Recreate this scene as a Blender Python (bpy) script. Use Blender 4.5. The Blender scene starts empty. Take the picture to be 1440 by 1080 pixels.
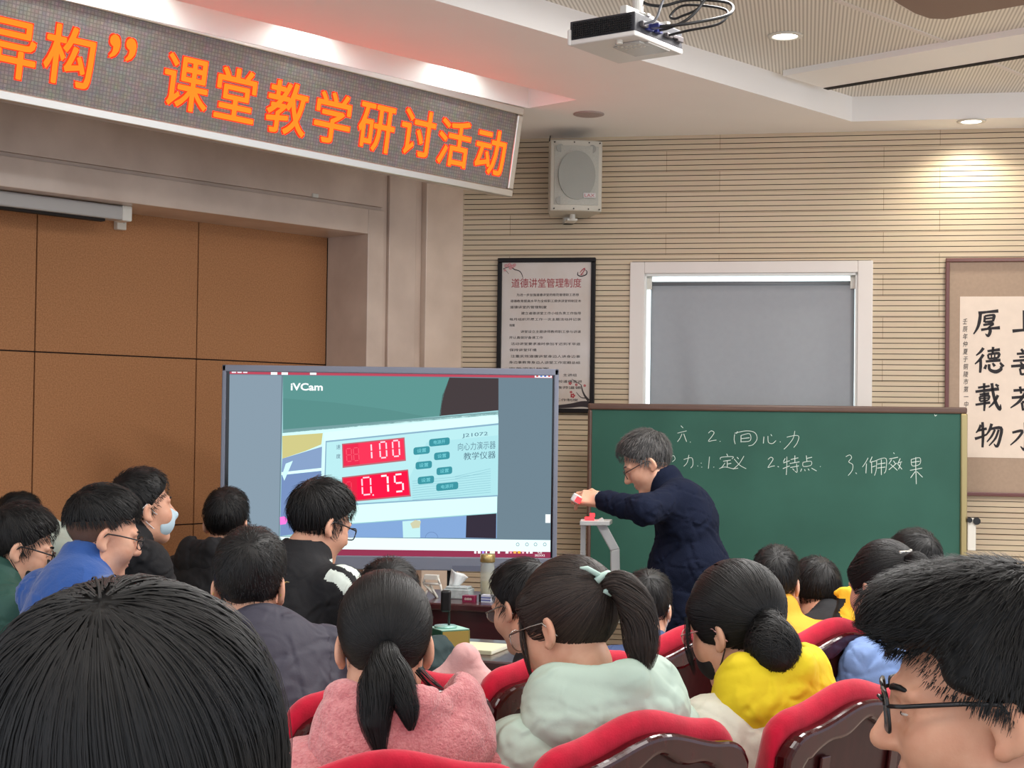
import bpy, bmesh, math, random
import numpy as np
from mathutils import Vector, Matrix

# ------------------------------------------------------------------ camera
SC = bpy.context.scene
COL = SC.collection
F_PX = 2160.0
CAM = Vector((0.0, 0.0, 1.60))
PITCH = math.atan(50.0 / F_PX)
ROLL = 0.013
_F = Vector((0, math.cos(PITCH), math.sin(PITCH)))
_R0 = Vector((1, 0, 0))
_U0 = _R0.cross(_F)
_R = math.cos(ROLL) * _R0 + math.sin(ROLL) * _U0
_U = -math.sin(ROLL) * _R0 + math.cos(ROLL) * _U0
cam_data = bpy.data.cameras.new('camera')
cam_data.sensor_width = 36.0
cam_data.lens = 36.0 * F_PX / 1440.0
cam_data.clip_end = 100
cam = bpy.data.objects.new('camera', cam_data)
COL.objects.link(cam)
cam.matrix_world = Matrix(((_R.x, _U.x, -_F.x, CAM.x), (_R.y, _U.y, -_F.y, CAM.y), (_R.z, _U.z, -_F.z, CAM.z), (0, 0, 0, 1)))
SC.camera = cam

# ------------------------------------------------------------------ world, lights, exposure
SC.view_settings.view_transform = 'Standard'
SC.view_settings.look = 'None'
SC.view_settings.gamma = 1.0
SC.view_settings.exposure = 0.28
SC.view_settings.use_curve_mapping = False
world = bpy.data.worlds.new('room_air')
SC.world = world
world.use_nodes = True
world.node_tree.nodes['Background'].inputs[0].default_value = (0.80, 0.88, 1.0, 1)
world.node_tree.nodes['Background'].inputs[1].default_value = 1.35


def area_light(name, loc, power, size, size_y=None, color=(1, 1, 1), rot=(0, 0, 0), shape=None, spread=None):
    l = bpy.data.lights.new(name, 'AREA')
    l.energy = power
    l.color = color
    l.shape = shape or ('RECTANGLE' if size_y else 'SQUARE')
    l.size = size
    if size_y:
        l.size_y = size_y
    if spread:
        l.spread = spread
    o = bpy.data.objects.new(name, l)
    o.location = loc
    o.rotation_euler = rot
    COL.objects.link(o)
    return o


# added area lights under the ceiling to fill hall and front; no fixtures modelled
FILL_SPOTS = [(-1.9, 0.2), (0.2, 0.2), (2.3, 0.2), (-1.9, 2.7), (0.2, 2.7), (2.3, 2.7), (1.0, 4.4), (3.0, 4.6), (1.3, 5.9), (2.9, 5.8), (-1.5, -2.4), (1.5, -2.4)]
for _x, _y in FILL_SPOTS:
    area_light('unseen_fill_light', (_x, _y, 3.41), 15 if _y < 4 else (40 if _y < 5 else 52), 1.15, 0.55, (1.0, 0.98, 0.955))

# ------------------------------------------------------------------ pixel geometry used for surveying the room
def ray(px, py):
    return (_F + ((px - 720) / F_PX) * _R + ((540 - py) / F_PX) * _U)


def on_plane(px, py, p, n):
    d = ray(px, py)
    t = (Vector(p) - CAM).dot(n) / d.dot(n)
    return CAM + d * t


def at_y(px, py, y):
    d = ray(px, py)
    return CAM + d * (y / d.y)


def at_z(px, py, z):
    d = ray(px, py)
    return CAM + d * ((z - CAM.z) / d.z)


def lin(c):
    r = []
    for v in c[:3]:
        v = v / 255.0
        r.append(v / 12.92 if v <= 0.04045 else ((v + 0.055) / 1.055) ** 2.4)
    return (r[0], r[1], r[2], 1.0)


# ------------------------------------------------------------------ materials
def mat(name, rgb, rough=0.6, metal=0.0, var=0.0, scale=8.0, bump=0.0, bscale=None, spec=0.5, sss=0.0, coat=0.0,
        emit=None, estr=1.0, trans=0.0, alpha=1.0, rgb2=None, sheen=0.0, detail=4.0, stretch=None, aniso=0.0, fold=0.0, fscale=16.0):
    m = bpy.data.materials.new(name)
    m.use_nodes = True
    nt = m.node_tree
    b = nt.nodes['Principled BSDF']
    c = lin(rgb)
    b.inputs['Base Color'].default_value = c
    b.inputs['Roughness'].default_value = rough
    b.inputs['Metallic'].default_value = metal
    b.inputs['Specular IOR Level'].default_value = spec
    if sss:
        b.inputs['Subsurface Weight'].default_value = sss
        b.inputs['Subsurface Radius'].default_value = (0.012, 0.005, 0.003)
        b.inputs['Subsurface Scale'].default_value = 1.0
    if coat:
        b.inputs['Coat Weight'].default_value = coat
        b.inputs['Coat Roughness'].default_value = 0.08
    if sheen:
        b.inputs['Sheen Weight'].default_value = sheen
        b.inputs['Sheen Roughness'].default_value = 0.5
    if trans:
        b.inputs['Transmission Weight'].default_value = trans
    if alpha < 1:
        b.inputs['Alpha'].default_value = alpha
    if aniso:
        b.inputs['Anisotropic'].default_value = aniso
    if emit:
        b.inputs['Emission Color'].default_value = lin(emit)
        b.inputs['Emission Strength'].default_value = estr
    if var or bump or rgb2:
        tc = nt.nodes.new('ShaderNodeTexCoord')
        mp = nt.nodes.new('ShaderNodeMapping')
        if stretch:
            mp.inputs['Scale'].default_value = stretch
        nt.links.new(tc.outputs['Object'], mp.inputs['Vector'])
        nz = nt.nodes.new('ShaderNodeTexNoise')
        nz.inputs['Scale'].default_value = scale
        nz.inputs['Detail'].default_value = detail
        nt.links.new(mp.outputs['Vector'], nz.inputs['Vector'])
        if var or rgb2:
            rp = nt.nodes.new('ShaderNodeValToRGB')
            rp.color_ramp.elements[0].position = 0.3
            rp.color_ramp.elements[1].position = 0.7
            if rgb2:
                rp.color_ramp.elements[0].color = c
                rp.color_ramp.elements[1].color = lin(rgb2)
            else:
                rp.color_ramp.elements[0].color = tuple(max(0, v * (1 - var)) for v in c[:3]) + (1,)
                rp.color_ramp.elements[1].color = tuple(min(1, v * (1 + var)) for v in c[:3]) + (1,)
            nt.links.new(nz.outputs['Fac'], rp.inputs['Fac'])
            nt.links.new(rp.outputs['Color'], b.inputs['Base Color'])
        if bump:
            nb = nt.nodes.new('ShaderNodeTexNoise')
            nb.inputs['Scale'].default_value = bscale or scale
            nb.inputs['Detail'].default_value = 3
            nt.links.new(mp.outputs['Vector'], nb.inputs['Vector'])
            bp = nt.nodes.new('ShaderNodeBump')
            bp.inputs['Strength'].default_value = bump
            bp.inputs['Distance'].default_value = 0.004
            nt.links.new(nb.outputs['Fac'], bp.inputs['Height'])
            nt.links.new(bp.outputs['Normal'], b.inputs['Normal'])
    if fold:
        tc = nt.nodes.new('ShaderNodeTexCoord')
        fz = nt.nodes.new('ShaderNodeTexNoise')
        fz.noise_type = 'RIDGED_MULTIFRACTAL'
        fz.inputs['Scale'].default_value = fscale
        fz.inputs['Detail'].default_value = 1.5
        fz.inputs['Distortion'].default_value = 0.8
        nt.links.new(tc.outputs['Object'], fz.inputs['Vector'])
        f2 = nt.nodes.new('ShaderNodeBump')
        f2.inputs['Strength'].default_value = fold
        f2.inputs['Distance'].default_value = 0.012
        nt.links.new(fz.outputs['Fac'], f2.inputs['Height'])
        old = b.inputs['Normal'].links[0].from_socket if b.inputs['Normal'].links else None
        if old:
            nt.links.new(old, f2.inputs['Normal'])
        nt.links.new(f2.outputs['Normal'], b.inputs['Normal'])
    return m


def emat(name, rgb, strength=1.0, linear=False):
    m = bpy.data.materials.new(name)
    m.use_nodes = True
    nt = m.node_tree
    for n in list(nt.nodes):
        nt.nodes.remove(n)
    o = nt.nodes.new('ShaderNodeOutputMaterial')
    e = nt.nodes.new('ShaderNodeEmission')
    e.inputs[0].default_value = tuple(rgb) + (1,) if linear else lin(rgb)
    e.inputs[1].default_value = strength
    nt.links.new(e.outputs[0], o.inputs[0])
    return m


# ------------------------------------------------------------------ mesh building
class MB:
    def __init__(self):
        self.v, self.f, self.m = [], [], []

    def add(self, vs, fs, mi=0):
        o = len(self.v)
        self.v += [tuple(v) for v in vs]
        self.f += [tuple(i + o for i in f) for f in fs]
        self.m += [mi] * len(fs)
        return self

    def box(self, c, s, mi=0, rot=None):
        x, y, z = s[0] / 2, s[1] / 2, s[2] / 2
        vs = [Vector(p) for p in ((-x, -y, -z), (x, -y, -z), (x, y, -z), (-x, y, -z), (-x, -y, z), (x, -y, z), (x, y, z), (-x, y, z))]
        if rot is not None:
            vs = [rot @ v for v in vs]
        c = Vector(c)
        return self.add([v + c for v in vs], [(3, 2, 1, 0), (4, 5, 6, 7), (0, 1, 5, 4), (1, 2, 6, 5), (2, 3, 7, 6), (3, 0, 4, 7)], mi)

    def span(self, a, b, mi=0):
        return self.box([(a[i] + b[i]) / 2 for i in range(3)], [abs(b[i] - a[i]) for i in range(3)], mi)

    def cyl(self, p0, p1, r0, r1=None, n=20, mi=0, caps=True):
        r1 = r0 if r1 is None else r1
        return self.tube([p0, p1], [r0, r1], n, mi, caps)

    def tube(self, pts, r, n=8, mi=0, caps=True):
        pts = [Vector(p) for p in pts]
        if not hasattr(r, '__len__'):
            r = [r] * len(pts)
        vs, fs = [], []
        t0 = (pts[1] - pts[0]).normalized()
        a = t0.orthogonal().normalized()
        for i, p in enumerate(pts):
            if i == 0:
                t = t0
            elif i == len(pts) - 1:
                t = (pts[i] - pts[i - 1]).normalized()
            else:
                t = (pts[i + 1] - pts[i - 1]).normalized()
            a = (a - t * a.dot(t))
            a = a.normalized() if a.length > 1e-6 else t.orthogonal().normalized()
            b = t.cross(a)
            for k in range(n):
                w = 2 * math.pi * k / n
                vs.append(p + (a * math.cos(w) + b * math.sin(w)) * r[i])
        for i in range(len(pts) - 1):
            for k in range(n):
                k2 = (k + 1) % n
                fs.append((i * n + k, i * n + k2, (i + 1) * n + k2, (i + 1) * n + k))
        if caps:
            fs.append(tuple(reversed(range(n))))
            fs.append(tuple(range((len(pts) - 1) * n, len(pts) * n)))
        return self.add(vs, fs, mi)

    def lathe(self, prof, c=(0, 0, 0), n=28, mi=0):
        vs, fs = [], []
        for r, z in prof:
            for k in range(n):
                w = 2 * math.pi * k / n
                vs.append((c[0] + r * math.cos(w), c[1] + r * math.sin(w), c[2] + z))
        for i in range(len(prof) - 1):
            for k in range(n):
                k2 = (k + 1) % n
                fs.append((i * n + k, i * n + k2, (i + 1) * n + k2, (i + 1) * n + k))
        fs.append(tuple(reversed(range(n))))
        fs.append(tuple(range((len(prof) - 1) * n, len(prof) * n)))
        return self.add(vs, fs, mi)

    def prism(self, poly, a0, a1, axis=1, mi=0):
        """poly is 2D; extruded along axis (0,1,2) from a0 to a1"""
        def P(p, a):
            if axis == 1:
                return (p[0], a, p[1])
            if axis == 2:
                return (p[0], p[1], a)
            return (a, p[0], p[1])
        n = len(poly)
        vs = [P(p, a0) for p in poly] + [P(p, a1) for p in poly]
        fs = [tuple(range(n)), tuple(reversed(range(n, 2 * n)))]
        for k in range(n):
            k2 = (k + 1) % n
            fs.append((k, k + n, k2 + n, k2))
        return self.add(vs, fs, mi)

    def poly(self, pts, mi=0):
        return self.add(pts, [tuple(range(len(pts)))], mi)


def mk(name, mb, mats, parent=None, loc=(0, 0, 0), rotz=0.0, bevel=0.0, smooth=False, seg=2, auto=None, rot=None):
    me = bpy.data.meshes.new(name)
    if isinstance(mb, MB):
        me.from_pydata(mb.v, [], mb.f)
        mis = mb.m
    else:
        me.from_pydata(mb[0], [], mb[1])
        mis = None
    if not isinstance(mats, (list, tuple)):
        mats = [mats]
    for m in mats:
        me.materials.append(m)
    if mis and len(mats) > 1:
        me.polygons.foreach_set('material_index', mis)
    bm = bmesh.new()
    bm.from_mesh(me)
    if len(bm.faces) < 30000:
        bmesh.ops.recalc_face_normals(bm, faces=bm.faces)
    bm.to_mesh(me)
    bm.free()
    if smooth or auto:
        me.polygons.foreach_set('use_smooth', [True] * len(me.polygons))
        if auto:
            try:
                me.set_sharp_from_angle(angle=math.radians(auto))
            except Exception:
                pass
    me.update()
    o = bpy.data.objects.new(name, me)
    COL.objects.link(o)
    o.location = loc
    o.rotation_euler = rot if rot is not None else (0, 0, rotz)
    if parent:
        o.parent = parent
    if bevel:
        b = o.modifiers.new('bevel', 'BEVEL')
        b.width = bevel
        b.segments = seg
        b.limit_method = 'ANGLE'
        b.angle_limit = math.radians(40)
    return o


def tag(o, label=None, cat=None, group=None, kind=None):
    if label:
        o['label'] = label
    if cat:
        o['category'] = cat
    if group:
        o['group'] = group
    if kind:
        o['kind'] = kind
    return o


def thing(name, label, cat, loc=(0, 0, 0), rotz=0.0, group=None, rot=None):
    o = bpy.data.objects.new(name, None)
    o.empty_display_size = 0.1
    COL.objects.link(o)
    o.location = loc
    o.rotation_euler = rot if rot is not None else (0, 0, rotz)
    return tag(o, label, cat, group)


def struct(name, mb, m, **k):
    return tag(mk(name, mb, m, **k), kind='structure')


def copy_tree(o, parent=None):
    c = o.copy()
    COL.objects.link(c)
    if parent:
        c.parent = parent
    for ch in list(o.children):
        copy_tree(ch, c)
    return c


_text_cache = {}


def text_geo(s, bold=0.0):
    """outline of a string as (verts2d, faces), size 1"""
    key = (s, bold)
    if key in _text_cache:
        return _text_cache[key]
    c = bpy.data.curves.new('lettering', 'FONT')
    c.body = s
    c.size = 1.0
    c.offset = bold
    c.resolution_u = 3
    o = bpy.data.objects.new('lettering', c)
    COL.objects.link(o)
    dg = bpy.context.evaluated_depsgraph_get()
    me = bpy.data.meshes.new_from_object(o.evaluated_get(dg))
    vs = [(v.co.x, v.co.y) for v in me.vertices]
    fs = [tuple(p.vertices) for p in me.polygons]
    bpy.data.objects.remove(o)
    bpy.data.curves.remove(c)
    bpy.data.meshes.remove(me)
    _text_cache[key] = (vs, fs)
    return vs, fs


def put_text(mb, s, fn, mi=0, bold=0.0, box=None):
    """fn maps normalised (0..1, 0..1) in the string's bounding box (or given box) to a 3D point"""
    vs, fs = text_geo(s, bold)
    if not vs:
        return
    if box is None:
        xs = [v[0] for v in vs]
        ys = [v[1] for v in vs]
        box = (min(xs), min(ys), max(xs), max(ys))
    w = max(1e-6, box[2] - box[0])
    h = max(1e-6, box[3] - box[1])
    mb.add([fn((x - box[0]) / w, (y - box[1]) / h) for x, y in vs], fs, mi)


def stroke2d(mb, pts, w, fn, mi=0, taper=True, n=1):
    """a pen or brush stroke: polyline pts with width w (number or list), mapped by fn(x, y) to 3D"""
    P = [Vector((p[0], p[1])) for p in pts]
    if len(P) > 2:
        q = [P[0]]
        for i in range(len(P) - 1):       # catmull-rom smoothing
            p0 = P[max(0, i - 1)]; p1 = P[i]; p2 = P[i + 1]; p3 = P[min(len(P) - 1, i + 2)]
            for k in range(1, 5):
                t = k / 4
                q.append(0.5 * ((2 * p1) + (p2 - p0) * t + (2 * p0 - 5 * p1 + 4 * p2 - p3) * t * t + (3 * p1 - p0 - 3 * p2 + p3) * t ** 3))
        P = q
    N = len(P)
    L, Rr = [], []
    for i in range(N):
        t = P[min(N - 1, i + 1)] - P[max(0, i - 1)]
        if t.length < 1e-9:
            t = Vector((1, 0))
        t.normalize()
        nrm = Vector((-t.y, t.x))
        if hasattr(w, '__len__'):
            s = i / max(1, N - 1) * (len(w) - 1)
            j = min(int(s), len(w) - 2)
            ww = w[j] * (1 - (s - j)) + w[j + 1] * (s - j)
        else:
            ww = w
        L.append(P[i] + nrm * ww / 2)
        Rr.append(P[i] - nrm * ww / 2)
    vs = [fn(p.x, p.y) for p in L] + [fn(p.x, p.y) for p in Rr]
    fs = [(i, i + 1, N + i + 1, N + i) for i in range(N - 1)]
    mb.add(vs, fs, mi)

# ------------------------------------------------------------------ walls: survey frames
class Frame:
    def __init__(self, o, u):
        self.o = Vector((o[0], o[1], 0))
        self.u = Vector((u[0], u[1], 0)).normalized()
        self.n = Vector((self.u.y, -self.u.x, 0))       # into the room
        self.rz = math.atan2(self.u.y, self.u.x)

    def P(self, u, out, z):
        return self.o + self.u * u + self.n * out + Vector((0, 0, z))

    def px(self, x, y, out=0.0):
        p = on_plane(x, y, self.o + self.n * out, self.n)
        return ((p - self.o).dot(self.u), p.z)


W1 = Frame((-0.33, 9.285), (0.982, -0.187))     # slatted side wall
W2 = Frame((-0.33, 9.285), (0.681, 0.732))      # marble stage wall
SOFFIT = 3.29
COFFER = 3.43

M = {}
M['white_paint'] = mat('white_paint', (222, 214, 208), 0.55, var=0.02, scale=3)
M['ceiling_paint'] = mat('ceiling_paint', (246, 243, 240), 0.6, var=0.015, scale=2)
M['marble'] = mat('marble_beige', (212, 191, 175), 0.25, scale=3.5, detail=9, rgb2=(190, 169, 154), spec=0.5)
M['marble_light'] = mat('marble_light', (222, 200, 182), 0.25, detail=9, scale=4, rgb2=(204, 182, 164))
M['groove'] = mat('groove_dark', (70, 56, 46), 0.8)
M['felt'] = mat('brown_felt_panel', (182, 130, 90), 0.95, scale=140, rgb2=(152, 106, 72), bump=0.3, bscale=140, spec=0.15, detail=2)
M['steel'] = mat('brushed_steel', (205, 198, 188), 0.28, 1.0, var=0.05, scale=20, stretch=(1, 60, 60))
M['black'] = mat('black_plastic', (16, 16, 18), 0.4)
M['black_gloss'] = mat('black_gloss', (12, 12, 14), 0.15)
M['dark_gap'] = mat('dark_gap', (28, 22, 18), 0.9)
M['white_plastic'] = mat('white_plastic', (214, 210, 200), 0.45)
M['bounce_floor'] = mat('pale_bounce_floor', (196, 184, 168), 0.35, var=0.05, scale=3)  # unseen floor made pale so it bounces light up to the ceiling
M['lamp'] = emat('lamp_glow', (255, 252, 245), 9.0)


# ---- floor
fl = MB()
fl.span((-9, -4, -0.10), (9, 11, 0.0))
struct('floor', fl, M['bounce_floor'])
# the audience floor rises by one step under the back row
st = MB()
st.span((-4.5, -4, 0.0), (4.5, 2.05, 0.15))
struct('floor_step', st, M['bounce_floor'])


# ---- slatted side wall
def slat_material():
    m = bpy.data.materials.new('beige_slat_board')
    m.use_nodes = True
    nt = m.node_tree
    b = nt.nodes['Principled BSDF']
    b.inputs['Roughness'].default_value = 0.5
    tc = nt.nodes.new('ShaderNodeTexCoord')
    sp = nt.nodes.new('ShaderNodeSeparateXYZ')
    nt.links.new(tc.outputs['Object'], sp.inputs[0])
    cb = nt.nodes.new('ShaderNodeCombineXYZ')
    nt.links.new(sp.outputs['X'], cb.inputs['X'])
    nt.links.new(sp.outputs['Z'], cb.inputs['Y'])
    br = nt.nodes.new('ShaderNodeTexBrick')
    br.inputs['Scale'].default_value = 1.0
    br.inputs['Brick Width'].default_value = 1.25
    br.inputs['Row Height'].default_value = 0.123
    br.inputs['Mortar Size'].default_value = 0.0012
    br.inputs['Mortar Smooth'].default_value = 0.0
    br.offset = 0.75
    br.inputs['Color1'].default_value = lin((208, 188, 160))
    br.inputs['Color2'].default_value = lin((202, 181, 153))
    br.inputs['Mortar'].default_value = lin((140, 112, 84))
    nt.links.new(cb.outputs[0], br.inputs['Vector'])
    nz = nt.nodes.new('ShaderNodeTexNoise')
    nz.inputs['Scale'].default_value = 6
    mp = nt.nodes.new('ShaderNodeMapping')
    mp.inputs['Scale'].default_value = (1, 1, 14)
    nt.links.new(tc.outputs['Object'], mp.inputs[0])
    nt.links.new(mp.outputs[0], nz.inputs['Vector'])
    mx = nt.nodes.new('ShaderNodeMix')
    mx.data_type = 'RGBA'
    mx.blend_type = 'MULTIPLY'
    mx.inputs[0].default_value = 0.12
    nt.links.new(br.outputs['Color'], mx.inputs[6])
    nt.links.new(nz.outputs['Color'], mx.inputs[7])
    nt.links.new(mx.outputs[2], b.inputs['Base Color'])
    return m


M['slat'] = slat_material()
PITCH_S = 0.0308
WIN = (W1.px(889, 369), W1.px(1225, 369), W1.px(1222, 600))
wu0, wu1 = WIN[0][0], WIN[1][0]
wz1 = WIN[0][1]
wz0 = 1.05
sl = MB()


def slat_rows(u0, u1, z0, z1):
    z = math.floor(z0 / PITCH_S) * PITCH_S
    while z < z1:
        a, b = max(z, z0), min(z + PITCH_S, z1)
        if b - a > 0.004:
            g = 0.0042
            # board face and a narrow recessed groove at its foot (object space: x along wall, -y into the room)
            sl.poly([(u0, 0.008, a), (u1, 0.008, a), (u1, 0.008, a + g), (u0, 0.008, a + g)], 1)
            sl.poly([(u0, 0.008, a + g), (u1, 0.008, a + g), (u1, -0.004, a + g), (u0, -0.004, a + g)], 1)
            sl.poly([(u0, -0.004, a + g), (u1, -0.004, a + g), (u1, -0.004, b), (u0, -0.004, b)], 0)
            sl.poly([(u0, -0.004, b), (u1, -0.004, b), (u1, 0.008, b), (u0, 0.008, b)], 0)
        z += PITCH_S


slat_rows(-0.6, wu0, 0, 3.6)
slat_rows(wu1, 7.5, 0, 3.6)
slat_rows(wu0, wu1, wz1, 3.6)
slat_rows(wu0, wu1, 0, wz0)
sl.span((-0.6, 0.05, 0), (wu0, 0.012, 3.6), 0)
sl.span((wu1, 0.05, 0), (7.5, 0.012, 3.6), 0)
struct('wall_right', sl, [M['slat'], M['groove']], loc=W1.o, rotz=W1.rz)

# ---- marble stage wall with the recess (object space: x along wall, y into the wall)
c_edge, ztop = W2.px(516, 329)            # inner edge of the opening
b_edge, zband = W2.px(539, 297)           # outer edge of the moulded band
g_edge, _ = W2.px(548, 300)
p0, _ = W2.px(586, 300)
p1, _ = W2.px(597, 300)
p2 = 0.03
LEFT = -7.5
mw = MB()
TH = 0.343
mw.span((b_edge, 0.02, 0), (g_edge, TH, SOFFIT + 0.3))
mw.span((g_edge, 0.0, 0), (p0, TH, SOFFIT + 0.3))
mw.span((p0, 0.022, 0), (p1, TH, SOFFIT + 0.3))
mw.span((p1, -0.02, 0), (p2, TH, SOFFIT + 0.3), 1)
mw.span((c_edge, -0.012, 0), (b_edge, TH, zband), 0)
mw.span((LEFT, -0.012, ztop), (c_edge, TH, zband), 0)
mw.span((LEFT, 0.016, zband), (b_edge, TH, zband + 0.022), 0)
mw.span((LEFT, 0.0, zband + 0.022), (b_edge, TH, SOFFIT + 0.3), 0)
# end of the stage recess beyond the picture
struct('wall_stage', mw, [M['marble'], M['marble_light']], loc=W2.o, rotz=W2.rz, bevel=0.004)

# felt panels on the back of the recess
fp = MB()
inner = W2.px(300, 506, -TH)[1]
inner2 = W2.px(150, 743, -TH)[1]
us = [W2.px(x, 500, -TH)[0] for x in (49, 276.5)]
pw = us[1] - us[0]
edges = [us[0] - 3 * pw, us[0] - 2 * pw, us[0] - pw, us[0], us[1], us[1] + pw]
rows = [0.0, inner2, inner, ztop + 0.25]
rows = [inner2 - (inner - inner2), inner2, inner, inner + (inner - inner2), inner + 2 * (inner - inner2)]
for i in range(len(edges) - 1):
    for j in range(len(rows) - 1):
        fp.span((edges[i] + 0.003, TH + 0.0, max(0, rows[j]) + 0.003), (min(edges[i + 1], c_edge + 0.0) - 0.003, TH + 0.02, rows[j + 1] - 0.003), 0)
fp.span((LEFT, TH + 0.012, 0), (c_edge + 0.1, TH + 0.04, 3.2), 1)
struct('wall_stage_back', fp, [M['felt'], M['dark_gap']], loc=W2.o, rotz=W2.rz, bevel=0.003)

# ---- ceiling: soffit with a light trough along the stage and a coffer over the hall
U_END = -0.452
Q0, Q1 = 0.965, 1.31
QC = 2.12
DW = 0.31


def hit_w1(q, d):
    """point at distance q from the stage wall line and d from the side wall (2D)"""
    A = np.array([[W2.n.x, W2.n.y], [W1.n.x, W1.n.y]])
    bvec = np.array([q + W2.n.dot(W2.o), d + W1.n.dot(W1.o)])
    s = np.linalg.solve(A, bvec)
    return (float(s[0]), float(s[1]))


def w2p(u, q):
    p = W2.P(u, q, 0)
    return (p.x, p.y)


def w1p(u, d):
    p = W1.P(u, d, 0)
    return (p.x, p.y)


ce = MB()
TOPZ = 3.62
UL = -11.0


def slab(poly, z0, z1, mi=0):
    ce.prism(poly, z0, z1, axis=2, mi=mi)


slab([w2p(UL, -0.4), w2p(0.6, -0.4), hit_w1(Q0, -0.05), w2p(UL, Q0)], SOFFIT, TOPZ)
slab([w2p(U_END, Q0), hit_w1(Q0, -0.05), hit_w1(Q1, -0.05), w2p(U_END, Q1)], SOFFIT, TOPZ)
slab([w2p(UL, Q1), hit_w1(Q1, -0.05), hit_w1(QC, -0.05), w2p(UL, QC)], SOFFIT, TOPZ)
cc = hit_w1(QC, DW)
slab([hit_w1(QC, -0.05), w1p(9, -0.05), w1p(9, DW), cc], SOFFIT, TOPZ)
# trough lid
slab([w2p(UL, Q0 - 0.05), w2p(U_END + 0.05, Q0 - 0.05), w2p(U_END + 0.05, Q1 + 0.05), w2p(UL, Q1 + 0.05)], SOFFIT + 0.22, TOPZ)
struct('ceiling', ce, M['ceiling_paint'])

# ---- coffer lid: perforated metal panels
def perforated_material():
    m = bpy.data.materials.new('perforated_metal')
    m.use_nodes = True
    nt = m.node_tree
    b = nt.nodes['Principled BSDF']
    b.inputs['Roughness'].default_value = 0.42
    tc = nt.nodes.new('ShaderNodeTexCoord')
    w = nt.nodes.new('ShaderNodeTexWave')
    w.wave_type = 'BANDS'
    w.bands_direction = 'X'
    w.inputs['Scale'].default_value = 18.0
    nt.links.new(tc.outputs['Object'], w.inputs['Vector'])
    rp = nt.nodes.new('ShaderNodeValToRGB')
    rp.color_ramp.elements[0].position = 0.25
    rp.color_ramp.elements[1].position = 0.6
    rp.color_ramp.elements[0].color = lin((186, 178, 166))
    rp.color_ramp.elements[1].color = lin((232, 226, 216))
    nt.links.new(w.outputs['Fac'], rp.inputs['Fac'])
    nt.links.new(rp.outputs[0], b.inputs['Base Color'])
    return m


M['perf'] = perforated_material()
cz = MB()
# object space aligned with the side wall
_cp = [Vector((q[0], q[1], 0)) - W1.o for q in (w2p(UL, QC - 0.03), hit_w1(QC - 0.03, DW - 0.03), w1p(8.8, DW - 0.03), w1p(8.8, 13.0), w1p(0.0, 13.0))]
cz.prism([(v.dot(W1.u), -v.dot(W1.n)) for v in _cp], COFFER, COFFER + 0.06, axis=2)
struct('ceiling_coffer', cz, M['perf'], loc=W1.o, rotz=W1.rz)

# batten with a dark strip on its far edge crossing the coffer
a = at_z(1158, 119, COFFER - 0.012)
b = at_z(1440, 72, COFFER - 0.012)
d = (b - a)
d.z = 0
ln = d.length
d.normalize()
nn = Vector((-d.y, d.x, 0))
bt = MB()
if nn.y > 0:
    nn = -nn
e = b + d * 2.5
for (q0, q1, zz, mi) in ((0.0, 0.38, 0.030, 0), (-0.045, 0.0, 0.034, 1)):
    pts = [a + nn * q0, e + nn * q0, e + nn * q1, a + nn * q1]
    bt.prism([(p.x, p.y) for p in pts], COFFER - zz, COFFER + 0.01, axis=2, mi=mi)
struct('trim_1', bt, [M['ceiling_paint'], M['dark_gap']])

# light seams between the perforated panels
sm = MB()
for (x0, y0, x1, y1) in ((1176, 0, 1375, 76), (1385, 84, 1440, 107)):
    s0 = at_z(x0, y0, COFFER)
    s1 = at_z(x1, y1, COFFER)
    dd = (s1 - s0)
    dd.z = 0
    dd.normalize()
    n_ = Vector((-dd.y, dd.x, 0)) * 0.014
    sm.prism([((p).x, (p).y) for p in (s0 - n_, s1 - n_, s1 + n_, s0 + n_)], COFFER - 0.004, COFFER + 0.01, axis=2)
struct('trim_2', sm, M['white_paint'])

# brown rounded drop panel at the near edge of the coffer
bp_ = MB()
pts = [at_z(x, y, 3.36) for x, y in ((1236, -14), (1262, 6), (1286, 20), (1306, 27), (1330, 28), (1362, 22), (1440, 8), (1560, -14), (1560, -60), (1236, -60))]
bp_.prism([(p.x, p.y) for p in pts], 3.36, COFFER + 0.02, axis=2)
struct('trim_3', bp_, mat('taupe_panel', (128, 104, 92), 0.6), bevel=0.01)
rim = MB()
rim.tube([p + Vector((0, 0, 0.02)) for p in pts[:8]], 0.016, 8)
struct('trim_4', rim, M['white_paint'], smooth=True)


# ---- recessed downlights
def downlight(p, label, power, spot=None, r=0.062, up=0.0):
    t = thing('downlight', label, 'ceiling light', p, group='round recessed ceiling downlights')
    m = MB()
    m.lathe([(r + 0.022, 0.0), (r + 0.02, -0.006), (r, -0.008), (r - 0.004, 0.0), (r - 0.004, 0.0001)])
    mk('trim_ring', m, M['white_plastic'], t, smooth=True)
    m = MB()
    m.lathe([(0.001, -0.0035), (r - 0.005, -0.0035), (r - 0.005, -0.001), (0.001, -0.001)], n=28)
    mk('lamp_disc', m, M['lamp'], t)
    if spot:
        l = bpy.data.lights.new('downlight_beam', 'SPOT')
        l.energy = power
        l.spot_size = math.radians(spot)
        l.spot_blend = 0.7
        l.shadow_soft_size = 0.05
        l.color = (1.0, 0.98, 0.84)
        o = bpy.data.objects.new('downlight_beam', l)
        o.location = (0, 0, -0.02)
        COL.objects.link(o)
        o.parent = t
    return t


downlight(at_z(1104, 50, COFFER), 'bright round downlight in the perforated coffer ceiling', 30, 120)
downlight(at_z(1366, 170, SOFFIT), 'bright round downlight in the soffit edge above the slatted wall, over the calligraphy', 26, 150, 0.058)
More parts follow.
